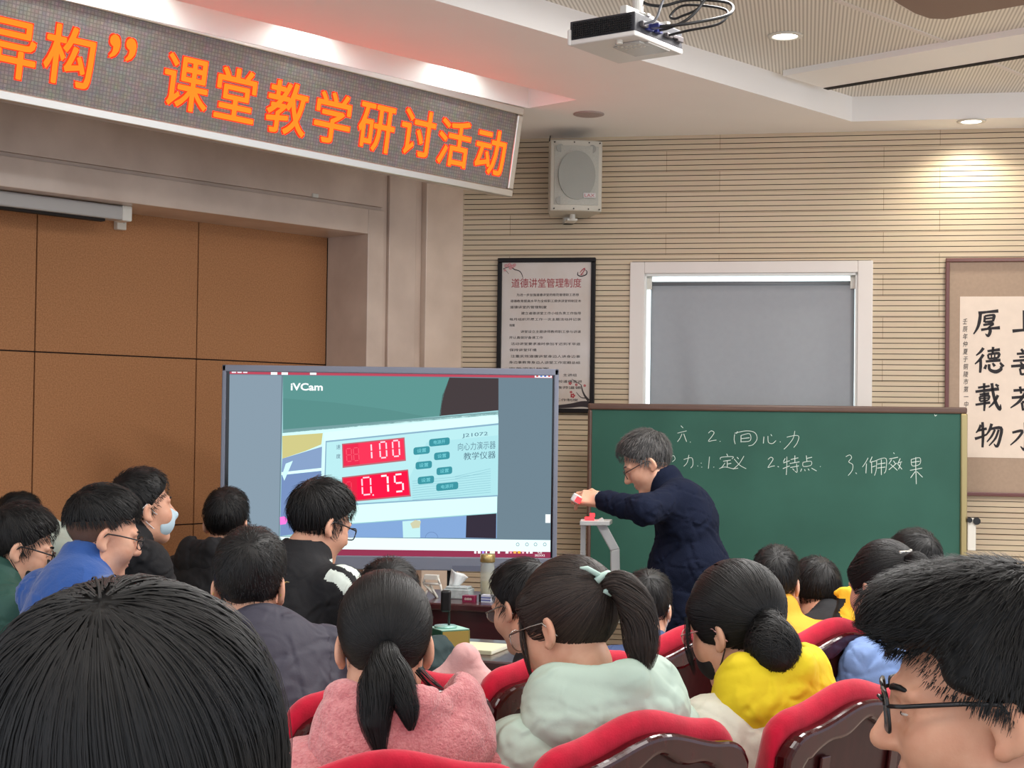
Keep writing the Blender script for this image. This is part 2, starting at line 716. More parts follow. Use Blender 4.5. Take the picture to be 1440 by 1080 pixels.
# trough lamps behind the lettered sign (mostly hidden by it)
for k, px_ in enumerate((60, 190, 430, 640)):
    p = on_plane(px_, 8 + (px_ - 190) * 0.255, W2.o + W2.n * (Q0 + 0.02), W2.n)
    u_ = (p - W2.o).dot(W2.u)
    q = W2.P(u_, Q0 + 0.12, SOFFIT + 0.215)
    l = bpy.data.lights.new('trough_lamp', 'SPOT')
    l.energy = 9
    l.spot_size = math.radians(150)
    l.spot_blend = 0.5
    l.shadow_soft_size = 0.04
    l.color = (0.86, 1.0, 0.97)
    o = bpy.data.objects.new('trough_lamp', l)
    o.location = q
    COL.objects.link(o)

# ---- ceiling loudspeaker grille
c = at_z(828, 160, SOFFIT)
m = MB()
m.lathe([(0.085, 0.001), (0.085, -0.005), (0.074, -0.008), (0.001, -0.009)], n=32)
tag(mk('ceiling_speaker', m, mat('grille_grey', (168, 152, 146), 0.6, var=0.15, scale=300), loc=c, smooth=True), 'flat round speaker grille set in the soffit above the wall loudspeaker', 'ceiling speaker')

# ------------------------------------------------------------------ lettered sign
S_TR = on_plane(738, 152, W2.o + W2.n * 0.96, W2.n)
tilt = math.radians(9)
s_nrm = (W2.n * math.cos(tilt) + Vector((0, 0, -math.sin(tilt)))).normalized()


def spx(x, y, off=0.0):
    return on_plane(x, y, S_TR + s_nrm * off, s_nrm)


q_tr, q_br = spx(738, 152), spx(727, 279)
q_tl, q_bl = spx(140, 0), spx(0, 139)
ex = ((q_tr - q_tl).normalized() + (q_br - q_bl).normalized()).normalized()
ez = s_nrm.cross(ex) * -1
if ez.z < 0:
    ez = -ez
ey = ez.cross(ex)             # into the sign (ex right, ey back, ez up)
SH = (q_tr - q_br).dot(ez)
SW = 4.6
sgn = thing('lettered_sign', 'long steel-framed LED sign with orange Chinese characters hung under the ceiling', 'sign')
sgn.matrix_world = Matrix(((ex.x, ey.x, ez.x, q_tr.x), (ex.y, ey.y, ez.y, q_tr.y), (ex.z, ey.z, ez.z, q_tr.z), (0, 0, 0, 1)))
SGI = sgn.matrix_world.inverted()


def slocal(x, y, off=0.0):
    return SGI @ spx(x, y, off)


FR = 0.042
f = MB()
f.span((-SW, -0.0, -FR), (0, 0.13, 0))
f.span((-SW, -0.0, -SH), (0, 0.13, -SH + FR))
f.span((-FR, -0.0, -SH + FR), (0, 0.13, -FR))
f.span((-SW, -0.0, -SH + FR), (-SW + FR, 0.13, -FR))
mk('frame', f, M['steel'], sgn, bevel=0.006)


def led_material():
    m = bpy.data.materials.new('led_matrix')
    m.use_nodes = True
    nt = m.node_tree
    b = nt.nodes['Principled BSDF']
    b.inputs['Roughness'].default_value = 0.35
    tc = nt.nodes.new('ShaderNodeTexCoord')
    sp = nt.nodes.new('ShaderNodeSeparateXYZ')
    nt.links.new(tc.outputs['Object'], sp.inputs[0])
    cb = nt.nodes.new('ShaderNodeCombineXYZ')
    nt.links.new(sp.outputs['X'], cb.inputs['X'])
    nt.links.new(sp.outputs['Z'], cb.inputs['Y'])
    br = nt.nodes.new('ShaderNodeTexBrick')
    br.offset = 0
    br.inputs['Scale'].default_value = 1
    br.inputs['Brick Width'].default_value = 0.0167
    br.inputs['Row Height'].default_value = 0.0167
    br.inputs['Mortar Size'].default_value = 0.0022
    br.inputs['Color1'].default_value = lin((158, 148, 140))
    br.inputs['Color2'].default_value = lin((142, 134, 126))
    br.inputs['Mortar'].default_value = lin((122, 115, 108))
    nt.links.new(cb.outputs[0], br.inputs['Vector'])
    nz = nt.nodes.new('ShaderNodeTexNoise')
    nz.inputs['Scale'].default_value = 30
    nt.links.new(tc.outputs['Object'], nz.inputs['Vector'])
    mx = nt.nodes.new('ShaderNodeMix')
    mx.data_type = 'RGBA'
    mx.blend_type = 'MULTIPLY'
    mx.inputs[0].default_value = 0.5
    nt.links.new(br.outputs['Color'], mx.inputs[6])
    nt.links.new(nz.outputs['Color'], mx.inputs[7])
    nt.links.new(mx.outputs[2], b.inputs['Base Color'])
    return m


f = MB()
f.span((-SW + FR, 0.014, -SH + FR), (-FR, 0.11, -FR))
mk('led_panel', f, led_material(), sgn)
f = MB()
f.span((-SW + FR, 0.11, -SH + FR), (-FR, 0.126, -FR))
mk('back_cover', f, M['black'], sgn)
LED_A = emat('led_orange', (6.5, 0.26, 0.022), 1.0, True)
LED_B = emat('led_red', (2.6, 0.05, 0.015), 1.0, True)
lt = MB()
chars = [('\u540c', -95, 45), ('\u5f02', 17, 66), ('\u6784', 101, 79), ('\u201d', 174, 73), ('\u8bfe', 264, 116), ('\u5802', 334, 134), ('\u6559', 406, 152), ('\u5b66', 470, 166),
         ('\u7814', 532, 178), ('\u8ba8', 590, 187), ('\u6d3b', 644, 201), ('\u52a8', 695, 213)]
for ch, x, y in chars:
    c = slocal(x - (3 if x > 600 else 0), y)
    n_lay = 0
    for lay, mi, offs in ((0.0120, 1, ((-0.013, -0.011), (0.013, -0.011), (-0.013, 0.011), (0.013, 0.011))), (0.0100, 0, ((0.0, 0.0), (-0.0055, 0.0), (0.0055, 0.0), (0.0, 0.005), (0.0, -0.005)))):
        for ox, oz in offs:
            n_lay += 1
            yy_ = lay - 0.00012 * n_lay
            if ch == '\u201d':
                w_, h_ = 0.125, 0.095
                put_text(lt, ch, lambda a_, b_: (c.x + ox * 0.6 + (a_ - 0.5) * w_, yy_, c.z + oz * 0.6 + (b_ - 0.5) * h_ + 0.015), mi)
            else:
                s_ = 0.250
                put_text(lt, ch, lambda a_, b_: (c.x + ox * 0.6 + (a_ - 0.5) * s_ * 0.93, yy_, c.z + oz * 0.6 + (b_ - 0.5) * s_), mi, 0.0, box=(0.03, -0.1, 0.97, 0.87))
tag(mk('lettering', lt, [LED_A, LED_B], sgn), 'glowing orange Chinese characters')
# hangers up to the ceiling
for u_ in (-0.35, -1.9, -3.6):
    f = MB()
    f.cyl((u_, 0.06, -0.01), (u_, 0.06, 0.12), 0.008, n=8)
    mk('hanger_rod', f, M['steel'], sgn)

# ------------------------------------------------------------------ loudspeaker on the slatted wall
u0, z1 = W1.px(771, 197, 0.3)
u1, z0 = W1.px(847, 300, 0.3)
sw, sh = (u1 - u0), (z1 - z0)
sp_ = thing('wall_loudspeaker', 'grey-white loudspeaker hung high on the slatted wall beside the sign', 'loudspeaker', W1.P((u0 + u1) / 2 - 0.075, 0.04, z0 + 0.01), 0.10)
f = MB()
prof = [(-sw * 0.5, -0.22), (-sw * 0.47, -0.27)]
n_ = 10
front = []
for k in range(n_ + 1):
    a_ = -1 + 2 * k / n_
    front.append((a_ * sw * 0.47, -0.30 - 0.022 * (1 - a_ * a_)))
poly = [(-sw * 0.36, 0.0)] + [(-sw * 0.48, -0.24)] + front + [(sw * 0.48, -0.24), (sw * 0.36, 0.0)]
f.prism(poly, 0, sh - 0.02, axis=2)
cabm = mat('speaker_cabinet', (188, 182, 168), 0.5, bump=0.15, bscale=200)
mk('cabinet', f, cabm, sp_, bevel=0.008)
f = MB()
gr = []
for k in range(n_ + 1):
    a_ = -1 + 2 * k / n_
    gr.append((a_ * sw * 0.40, -0.3045 - 0.022 * (1 - (a_ * 0.86) ** 2)))
f.prism(gr + [(p[0], p[1] + 0.006) for p in reversed(gr)], 0.035, sh - 0.055, axis=2)
mk('grille', f, mat('speaker_grille', (168, 166, 156), 0.6, var=0.12, scale=260), sp_)
f = MB()
cy_, cz_ = -0.330, (sh - 0.02) * 0.50


def disc(mb, cx, z, ry, rx, y, n=30, mi=0):
    mb.add([(cx + rx * math.cos(2 * math.pi * k / n), y - 0.0, z + ry * math.sin(2 * math.pi * k / n)) for k in range(n)] +
           [(cx + rx * math.cos(2 * math.pi * k / n), y + 0.02, z + ry * math.sin(2 * math.pi * k / n)) for k in range(n)],
           [tuple(range(n))] + [(k, (k + 1) % n, n + (k + 1) % n, n + k) for k in range(n)], mi)


disc(f, 0.0, cz_, sh * 0.33, sw * 0.335, cy_)
for (dx, dz) in ((-0.30, 0.36), (0.28, 0.36), (-0.30, -0.34)):
    disc(f, dx * sw, cz_ + dz * sh, 0.024, 0.022, cy_ + 0.012, 16)
mk('driver_cone', f, mat('speaker_cone', (146, 146, 138), 0.6, var=0.1, scale=300), sp_)
f = MB()
f.span((sw * 0.12, -0.3345, 0.075), (sw * 0.34, -0.3325, 0.103))
put_text(f, 'LAX', lambda a_, b_: (sw * 0.14 + a_ * sw * 0.18, -0.3350, 0.080 + b_ * 0.018), 1)
mk('badge', f, [mat('badge_silver', (186, 180, 178), 0.4), mat('badge_red', (150, 40, 44), 0.5)], sp_)
for dx in (-0.4, -0.05, 0.22, 0.42):
    for zz in (0.012, sh - 0.035):
        f = MB()
        f.cyl((dx * sw, -0.318 + abs(dx) * 0.03, zz), (dx * sw, -0.327 + abs(dx) * 0.03, zz), 0.004, n=8)
        mk('screw', f, M['dark_gap'], sp_)
f = MB()
f.cyl((0, -0.16, -0.03), (0, -0.16, 0.0), 0.016, n=12)
f.span((-0.03, -0.16, -0.035), (0.03, 0.05, -0.024))
f.span((-0.03, -0.02, -0.035), (0.03, 0.05, sh * 0.3))
mk('bracket', f, M['white_plastic'], sp_)
f = MB()
f.tube([(-sw * 0.40, -0.1, sh - 0.03), (-sw * 0.4, -0.06, sh + 0.02), (-sw * 0.36, 0.0, sh + 0.06)], 0.004, 6)
mk('cable', f, M['black'], sp_)

# ------------------------------------------------------------------ notice poster on the slatted wall
ut0, zt = W1.px(700, 363, 0.03)
ut1, zb = W1.px(835, 581, 0.03)
pw_, ph_ = ut1 - ut0, zt - zb
po = thing('notice_board', 'black-framed notice with rows of small Chinese print beside the window', 'notice', W1.P(ut0, 0.006, zb), W1.rz)
f = MB()
fw = 0.026
f.span((0, -0.028, 0), (pw_, 0, fw))
f.span((0, -0.028, ph_ - fw), (pw_, 0, ph_))
f.span((0, -0.028, fw), (fw, 0, ph_ - fw))
f.span((pw_ - fw, -0.028, fw), (pw_, 0, ph_ - fw))
mk('frame', f, mat('poster_frame', (18, 12, 13), 0.45, spec=0.25), po, bevel=0.004)
f = MB()
f.span((fw, -0.012, fw), (pw_ - fw, 0, ph_ - fw))
mk('sheet', f, mat('poster_sheet', (206, 196, 190), 0.16, var=0.03, scale=4, rgb2=(196, 182, 170)), po)
ink = MB()
yy = -0.0128


def pp(x, y):
    """poster zoom pixels (914x1080 crop: sheet spans 190..706 by 115..985) to local"""
    return (fw + (x - 190) / 516.0 * (pw_ - 2 * fw), yy, ph_ - fw - (y - 113) / 880.0 * (ph_ - 2 * fw))


put_text(ink, '\u9053\u5fb7\u8bb2\u5802\u7ba1\u7406\u5236\u5ea6', lambda a_, b_: pp(245 + 405 * a_, 266 - 56 * b_), 1, 0.006)
lines = [(276, 636, 310, '\u4e3a\u8fdb\u4e00\u6b65\u52a0\u5f3a\u9053\u5fb7\u8bb2\u5802\u7684\u89c4\u8303\u7ba1\u7406\u804c\u5de5\u601d\u60f3'), (240, 650, 347, '\u9053\u5fb7\u6559\u80b2\u63d0\u9ad8\u6c34\u5e73\u4e3a\u5168\u6821\u804c\u5de5\u63d0\u4f9b\u8bb2\u5802\u7279\u5236\u5b9a\u672c'),
         (238, 452, 384, '\u9053\u5fb7\u8bb2\u5802\u7684\u7ba1\u7406\u5236\u5ea6'), (304, 650, 421, '\u5efa\u7acb\u9053\u5fb7\u8bb2\u5802\u5de5\u4f5c\u5c0f\u7ec4\u8d1f\u8d23\u5de5\u4f5c\u6307\u5bfc'),
         (236, 650, 458, '\u6bcf\u6708\u7ec4\u7ec7\u5f00\u5c55\u5de5\u4f5c\u4e00\u6b21\u4e3b\u9898\u6d3b\u52a8\u5e76\u8bb0\u5f55'), (236, 268, 494, '\u6863\u6848'), (302, 650, 532, '\u8bb2\u5802\u8bbe\u7acb\u4e3b\u9898\u8bb2\u5e08\u6559\u5e08\u804c\u5de5\u53c2\u4e0e\u8bb2\u8bfe'),
         (236, 432, 568, '\u5e76\u8ba4\u771f\u505a\u597d\u5907\u8bfe\u5de5\u4f5c'), (246, 648, 606, '\u6d3b\u52a8\u8bb2\u5802\u8981\u6c42\u51c6\u65f6\u53c2\u52a0\u4e0d\u8fdf\u5230\u4e0d\u65e9\u9000'), (238, 396, 643, '\u4fdd\u6301\u8bb2\u5802\u73af\u5883'),
         (246, 648, 681, '\u6ce8\u91cd\u5b9e\u6548\u9053\u5fb7\u8bb2\u5802\u8eab\u8fb9\u4eba\u8bb2\u8eab\u8fb9\u4e8b'), (236, 648, 718, '\u8eab\u8fb9\u4e8b\u6559\u80b2\u8eab\u8fb9\u4eba\u8bb2\u5802\u5de5\u4f5c\u5b9a\u671f\u603b\u7ed3'),
         (236, 470, 756, '\u5b8c\u5584\u8d44\u6599\u6863\u6848'), (550, 630, 793, '\u4e3b\u8bb2\u7ec4'), (440, 660, 831, '\u8bb2\u5802\u5b66\u6821\u9053\u5fb7\u5ba3\u8bb2'), (440, 655, 868, '\u6559\u5de5\u6559\u5e08\u9053\u5fb7'), (440, 640, 942, '\u8bb2\u5802\u5de5\u4f5c\u5236\u5ea6')]
for x0, x1, y, s in lines:
    put_text(ink, s, lambda a_, b_: pp(x0 + (x1 - x0) * a_, y + 8 - 17 * b_), 0, 0.008)
# plum blossom sprays and a round emblem
random.seed(5)


def blossom(cx, cy, r, mi):
    for k in range(5):
        w = 2 * math.pi * k / 5
        ink.add([tuple(Vector(pp(cx + r * math.cos(w) + r * 0.62 * math.cos(t_), cy + r * math.sin(w) + r * 0.62 * math.sin(t_))) + Vector((0, -0.0004 * (k + 1), 0))) for t_ in [2 * math.pi * j / 10 for j in range(10)]], [tuple(range(10))], mi)


stroke2d(ink, [(196, 150), (235, 140), (262, 155), (290, 165), (305, 185), (312, 212)], [3, 5, 6, 5, 4, 2], pp, 2)
stroke2d(ink, [(196, 150), (215, 165), (228, 182)], [3, 3, 2], pp, 2)
for x, y, r in ((212, 132, 7), (232, 128, 8), (252, 136, 7), (262, 128, 6), (238, 146, 7), (206, 160, 5)):
    blossom(x, y, r, 3)
stroke2d(ink, [(700, 945), (680, 920), (665, 890), (655, 850)], [16, 12, 8, 4], pp, 2)
stroke2d(ink, [(690, 930), (655, 925), (628, 895)], [6, 5, 3], pp, 2)
stroke2d(ink, [(655, 850), (630, 835), (600, 815)], [4, 4, 2], pp, 2)
stroke2d(ink, [(706, 968), (660, 965), (600, 975), (530, 982), (430, 985)], [40, 34, 26, 20, 6], pp, 2)
for x, y, r in ((608, 916, 9), (598, 895, 5), (592, 842, 6), (628, 850, 5), (676, 855, 5)):
    blossom(x, y, r, 4)
stroke2d(ink, [(630, 172), (628, 190), (648, 198), (676, 188), (680, 168), (666, 158)], [3, 6, 7, 7, 5, 2], pp, 2)
stroke2d(ink, [(640, 178), (652, 162), (668, 150), (660, 172), (645, 190), (664, 184)], [3, 6, 6, 6, 5, 3], pp, 1)
mk('print', ink, [mat('ink_black', (52, 44, 42), 0.6), mat('ink_red', (160, 62, 70), 0.6), mat('ink_branch', (40, 26, 30), 0.6), mat('petal_pink', (196, 128, 130), 0.6), mat('petal_red', (170, 40, 50), 0.6)], po)

# ------------------------------------------------------------------ window with a roller blind
wd = thing('window_1', 'white-framed window behind the chalkboard with a grey roller blind pulled down', 'window', W1.P(wu0, 0, wz0), W1.rz)
wd['kind'] = 'structure'
ww, wh = wu1 - wu0, wz1 - wz0
CW = 0.075
f = MB()
for (x0, x1, z0_, z1_) in ((-0.01, CW, 0, wh), (ww - CW, ww + 0.01, 0, wh), (CW, ww - CW, wh - 0.068, wh), (CW, ww - CW, 0, 0.07)):
    f.span((x0, -0.022, z0_), (x1, 0.03, z1_))
mk('window_casing', f, M['white_paint'], wd, bevel=0.004)
f = MB()
for (x0, x1, z0_, z1_) in ((CW - 0.004, CW + 0.012, 0.05, wh - 0.05), (ww - CW - 0.012, ww - CW + 0.004, 0.05, wh - 0.05), (CW, ww - CW, wh - 0.082, wh - 0.066)):
    f.span((x0, -0.008, z0_), (x1, 0.14, z1_))
mk('window_reveal', f, mat('window_reveal', (226, 226, 222), 0.5), wd)
f = MB()
f.span((CW, 0.14, 0.06), (ww - CW, 0.15, wh - 0.06))
mk('window_pane', f, emat('overcast_daylight', (236, 250, 255), 2.6), wd)
bl = thing('roller_blind', 'grey roller blind drawn down inside the white window frame', 'blind', W1.P(wu0, 0, wz0), W1.rz)
ub0, zb1 = W1.px(915, 402, -0.03)
ub1, _ = W1.px(1202, 402, -0.03)
bx0, bx1 = ub0 - wu0, ub1 - wu0
bz1 = zb1 - wz0
f = MB()
nx, nz_ = 44, 26
vs, fs = [], []
for j in range(nz_ + 1):
    for i in range(nx + 1):
        a_ = i / nx
        b_ = j / nz_
        z_ = 0.12 + (bz1 - 0.12) * b_
        fall = (1 - b_)
        y_ = 0.045 + 0.010 * fall * math.exp(-((a_ - 0.10 - 0.10 * fall) / 0.05) ** 2) - 0.010 * fall * math.exp(-((a_ - 0.18 - 0.12 * fall) / 0.05) ** 2) + 0.004 * fall * math.sin(a_ * 17) - 0.008 * fall * math.exp(-((a_ - 0.93) / 0.04) ** 2)
        vs.append((bx0 + (bx1 - bx0) * a_, y_, z_))
for j in range(nz_):
    for i in range(nx):
        k = j * (nx + 1) + i
        fs.append((k, k + 1, k + nx + 2, k + nx + 1))
f.add(vs, fs)
fab = mk('fabric', f, mat('blind_fabric', (150, 153, 158), 0.5, var=0.02, scale=30), bl, smooth=True)
so = fab.modifiers.new('thick', 'SOLIDIFY')
so.thickness = 0.002
f = MB()
f.cyl((bx0, 0.06, bz1 + 0.012), (bx1, 0.06, bz1 + 0.012), 0.016, n=16)
mk('roller_tube', f, mat('blind_tube', (110, 112, 116), 0.5), bl, smooth=True)
f = MB()
f.span((bx0, 0.036, 0.10), (bx1, 0.056, 0.125))
mk('bottom_bar', f, M['white_plastic'], bl)
f = MB()
for k in range(60):
    f.box((bx1 + 0.012, 0.045, bz1 - 0.012 * k), (0.006, 0.006, 0.008))
mk('bead_chain', f, M['white_plastic'], bl)
for x in (CW + 0.02, ww - CW - 0.02):
    f = MB()
    f.span((x - 0.02, 0.03, bz1 - 0.02), (x + 0.02, 0.09, bz1 + 0.055))
    mk('end_bracket', f, M['white_plastic'], bl)

# ------------------------------------------------------------------ calligraphy scroll
us0, zs1 = W1.px(1330, 363, 0.03)
_, zs0 = W1.px(1350, 697, 0.03)
SWD = 2 * (W1.px(1412, 500, 0.03)[0] - us0) + 0.08
sc_ = thing('calligraphy_scroll', 'framed scroll of black brush calligraphy on the slatted wall at the right edge', 'calligraphy', W1.P(us0, 0.006, zs0), W1.rz)
shh = zs1 - zs0
f = MB()
fr = 0.022
f.span((0, -0.03, 0), (SWD, 0, fr))
f.span((0, -0.03, shh - fr), (SWD, 0, shh))
f.span((0, -0.03, fr), (fr, 0, shh - fr))
f.span((SWD - fr, -0.03, fr), (SWD, 0, shh - fr))
mk('frame', f, mat('red_brown_frame', (98, 46, 38), 0.3, coat=0.3), sc_, bevel=0.004)
f = MB()
f.span((fr, -0.012, fr), (SWD - fr, 0, shh - fr))
mk('mount', f, mat('taupe_silk_mount', (166, 142, 122), 0.8, var=0.05, scale=60), sc_)
l0 = W1.px(1350, 417, 0.02)
l1 = W1.px(1359, 643, 0.02)
pa0, pa1, pz0, pz1 = l0[0] - us0, SWD - (l0[0] - us0), l1[1] - zs0, l0[1] - zs0
f = MB()
f.span((pa0, -0.014, pz0), (pa1, -0.010, pz1))
mk('paper', f, mat('rice_paper', (226, 208, 192), 0.85, var=0.03, scale=20), sc_)
br = MB()
CHW = 46.0


def cpx(x, y):
    q = W1.px(x, y, 0.021)
    return (q[0] - us0, -0.0150, q[1] - zs0)


# brush characters drawn as strokes in a 100 x 100 box, y down
BRUSH = {
    'hou': [([(18, 14), (50, 10), (92, 6)], [9, 6, 9]), ([(26, 14), (22, 45), (14, 70), (0, 92)], [8, 9, 7, 3]), ([(42, 24), (40, 48)], [6, 6]), ([(42, 25), (70, 21), (76, 25), (72, 45)], [5, 6, 9, 6]),
            ([(43, 35), (70, 32)], [5, 5]), ([(41, 47), (72, 44)], [6, 6]), ([(36, 58), (74, 53), (56, 66)], [6, 7, 4]), ([(56, 64), (62, 80), (54, 98), (44, 90)], [7, 9, 8, 2]), ([(28, 76), (60, 71), (98, 68)], [7, 6, 9])],
    'de': [([(30, 6), (20, 20), (4, 34)], [8, 7, 3]), ([(30, 30), (18, 48), (0, 66)], [8, 7, 3]), ([(20, 48), (20, 75), (18, 98)], [7, 8, 6]), ([(44, 18), (88, 12)], [6, 8]), ([(64, 2), (62, 26)], [7, 6]),
           ([(46, 30), (48, 46)], [6, 5]), ([(46, 30), (84, 26), (80, 44)], [5, 8, 6]), ([(58, 30), (58, 44)], [4, 4]), ([(70, 29), (69, 43)], [4, 4]), ([(48, 46), (80, 43)], [5, 6]), ([(38, 56), (90, 51)], [6, 8]),
           ([(40, 68), (34, 84)], [6, 8]), ([(50, 66), (52, 86), (74, 94), (92, 84), (88, 74)], [7, 8, 10, 9, 2]), ([(62, 62), (70, 74)], [5, 8]), ([(88, 60), (100, 76)], [5, 9])],
    'zai': [([(12, 18), (58, 12)], [6, 6]), ([(36, 2), (36, 28)], [7, 6]), ([(2, 32), (94, 22)], [7, 9]), ([(18, 42), (56, 37)], [5, 6]), ([(18, 50), (20, 66)], [5, 5]), ([(18, 50), (54, 46), (52, 62)], [5, 7, 5]), ([(20, 57), (52, 54)], [4, 4]),
            ([(20, 66), (52, 62)], [5, 5]), ([(2, 78), (60, 70)], [6, 7]), ([(36, 34), (38, 70), (36, 100)], [6, 7, 5]), ([(66, 2), (72, 40), (84, 76), (98, 94), (100, 76)], [8, 8, 9, 9, 2]), ([(90, 44), (76, 68), (54, 88)], [8, 7, 3]), ([(80, 6), (92, 14)], [5, 8])],
    'wu': [([(22, 14), (14, 32), (4, 44)], [7, 6, 3]), ([(10, 36), (44, 28)], [6, 7]), ([(28, 4), (30, 50), (28, 98)], [7, 8, 6]), ([(0, 66), (26, 58), (46, 48)], [8, 6, 4]), ([(62, 10), (54, 34), (40, 54)], [8, 7, 3]), ([(56, 30), (96, 26), (94, 60), (82, 94), (70, 84)], [6, 9, 8, 8, 2]),
           ([(74, 32), (62, 56), (44, 78)], [6, 6, 3]), ([(88, 32), (76, 64), (52, 92)], [6, 6, 3])],
    'shang': [([(46, 4), (46, 86)], [9, 8]), ([(48, 42), (80, 38)], [7, 8]), ([(2, 90), (40, 86), (98, 84)], [9, 7, 10])],
    'shan': [([(34, 2), (42, 14)], [6, 8]), ([(66, 0), (56, 14)], [8, 5]), ([(20, 20), (80, 16)], [6, 7]), ([(28, 32), (74, 28)], [5, 6]), ([(8, 46), (94, 40)], [6, 8]), ([(50, 14), (50, 56)], [7, 6]), ([(32, 50), (38, 60)], [5, 6]), ([(68, 48), (60, 60)], [6, 4]),
             ([(2, 66), (98, 58)], [7, 9]), ([(30, 74), (34, 98)], [6, 6]), ([(30, 74), (72, 70), (66, 94)], [6, 8, 6]), ([(34, 96), (66, 92)], [6, 6])],
    'ruo': [([(10, 20), (92, 14)], [7, 8]), ([(32, 4), (36, 32)], [7, 6]), ([(66, 0), (60, 30)], [8, 6]), ([(4, 48), (96, 40)], [7, 9]), ([(50, 28), (30, 62), (0, 88)], [8, 8, 3]), ([(38, 66), (42, 98)], [7, 6]), ([(38, 66), (80, 62), (74, 96)], [6, 9, 7]), ([(42, 94), (74, 90)], [6, 6])],
    'shui': [([(50, 0), (52, 60), (48, 96), (34, 84)], [9, 10, 9, 2]), ([(8, 36), (40, 30), (26, 56), (2, 80)], [6, 8, 6, 3]), ([(84, 18), (70, 32), (56, 40)], [8, 6, 3]), ([(54, 40), (74, 66), (100, 84)], [4, 8, 11])],
}
for key, cx_, cy_, w_, h_ in (('hou', 1388, 454, 38, 38), ('de', 1391, 506, 40, 38), ('zai', 1389, 558, 36, 40), ('wu', 1390, 611, 38, 38),
                              ('shang', 1442, 452, 38, 34), ('shan', 1443, 509, 44, 38), ('ruo', 1442, 560, 42, 36), ('shui', 1442, 614, 44, 40)):
    for pts, wd_ in BRUSH[key]:
        stroke2d(br, [(p[0] * w_ / 100, p[1] * h_ / 100) for p in pts], [w * 0.54 for w in wd_], lambda x, y: cpx(cx_ - w_ / 2 + x, cy_ - h_ / 2 + y))
# the column of small signature characters
random.seed(11)
sig = '\u58ec\u8fb0\u5e74\u4ef2\u590f\u4e8e\u94dc\u9675\u5e02\u7b2c\u4e00\u4e2d'
for k, ch in enumerate(sig):
    y = 452 + k * 10.6
    put_text(br, ch, lambda a_, b_: cpx(1353.2 + k * 0.15 + 6.6 * a_ + 1.2 * b_, y + 4.2 - 8.6 * b_), 0, 0.006, box=(0.03, -0.1, 0.97, 0.87))
mk('brushwork', br, mat('sumi_ink', (38, 34, 38), 0.8), sc_)

# ------------------------------------------------------------------ projection screen casing and switch box in the recess
ua, za = W2.px(0, 269, -0.12)
ub, zb_ = W2.px(176, 294, -0.12)
cs = thing('screen_casing', 'long grey projection screen casing under the stage opening top edge', 'projection screen', W2.P(ub, -0.12, ztop - 0.0), W2.rz)
f = MB()
f.span((-3.6, -0.03, -0.075), (0.0, 0.045, -0.004))
mk('housing', f, mat('casing_grey', (168, 164, 160), 0.4), cs, bevel=0.008)
f = MB()
f.span((-3.6, -0.01, -0.088), (-0.12, 0.03, -0.074))
mk('screen_slot', f, M['dark_gap'], cs)
f = MB()
f.span((-0.035, -0.035, -0.078), (0.02, 0.05, 0.0))
mk('end_cap', f, M['white_plastic'], cs, bevel=0.006)
ub, zb_ = W2.px(171, 309, -TH + 0.03)
jb = thing('switch_box', 'small white control box on the brown felt panel below the screen casing', 'switch box', W2.P(ub, -TH, zb_), W2.rz)
f = MB()
f.span((-0.028, -0.035, -0.052), (0.028, 0.0, 0.052))
mk('box', f, mat('box_white', (205, 196, 182), 0.5), jb, bevel=0.004)
f = MB()
put_text(f, '\u7535\u52a8', lambda a_, b_: (0.004 + 0.014 * a_, -0.0357, -0.02 + 0.04 * b_), 0)
mk('lettering', f, M['groove'], jb)
# small white clip on the marble
u_, z_ = W2.px(442, 275, 0.0)
f = MB()
f.span((-0.018, -0.012, -0.012), (0.022, 0.0, 0.010))
tag(mk('wall_clip', f, M['lamp'] if False else M['white_plastic'], loc=W2.P(u_, 0.0, z_), rotz=W2.rz, bevel=0.003), 'tiny white clip on the marble wall below the lettered sign', 'clip')

# ------------------------------------------------------------------ interactive display on a stand
DY = 7.4


def dpx(x, y, back=0.0):
    p = at_y(x, y, DY + back)
    return p


d_tl, d_tr, d_br = dpx(313, 515), dpx(786, 519), dpx(784, 804)
DW_, DH_ = (d_tr - d_tl).length, (d_tr - d_br).length
dsx = thing('interactive_display', 'large flat touch display on a stand showing a live camera picture of a meter', 'display', (d_tl.x, DY, d_br.z), 0.0)


def dl(x, y, off=0.0):
    p = dpx(x, y)
    return (p.x - d_tl.x, -off, p.z - d_br.z)


f = MB()
f.span((0, 0.004, 0), (DW_, 0.09, DH_))
mk('housing', f, mat('display_housing', (70, 74, 84), 0.4), dsx, bevel=0.008)
f = MB()
f.span((0, -0.012, DH_ - 0.033), (DW_, 0.004, DH_))
f.span((0, -0.012, 0), (0.02, 0.004, DH_))
f.span((DW_ - 0.022, -0.012, 0), (DW_, 0.004, DH_))
f.span((0, -0.02, 0), (DW_, 0.004, 0.066))
mk('bezel', f, mat('display_bezel', (122, 127, 142), 0.35), dsx, bevel=0.005)
f = MB()
f.span((0.02, 0.0, 0.066), (DW_ - 0.02, 0.0045, DH_ - 0.033))
mk('black_border', f, M['black_gloss'], dsx)
# the screen: one surface, its picture made of coloured areas
SM = {}
scr = MB()
smats = []


def sm_(rgb, k=1.0):
    key = (rgb, k)
    if key not in SM:
        SM[key] = len(smats)
        smats.append(emat('screen_colour', rgb, k))
    return SM[key]


LAY = [0.0]


def sq(pts, rgb, off, k=1.0):
    scr.add([dl(x, y, off) for x, y in pts], [tuple(range(len(pts)))], sm_(rgb, k))


def srect(x0, y0, x1, y1, rgb, off, k=1.0):
    sk = 0.0128
    sq([(x0, y0 + 0), (x1, y0 + (x1 - x0) * sk), (x1 - (y1 - y0) * 0.012, y1 + (x1 - x0) * sk), (x0 - (y1 - y0) * 0.012, y1)], rgb, off, k)


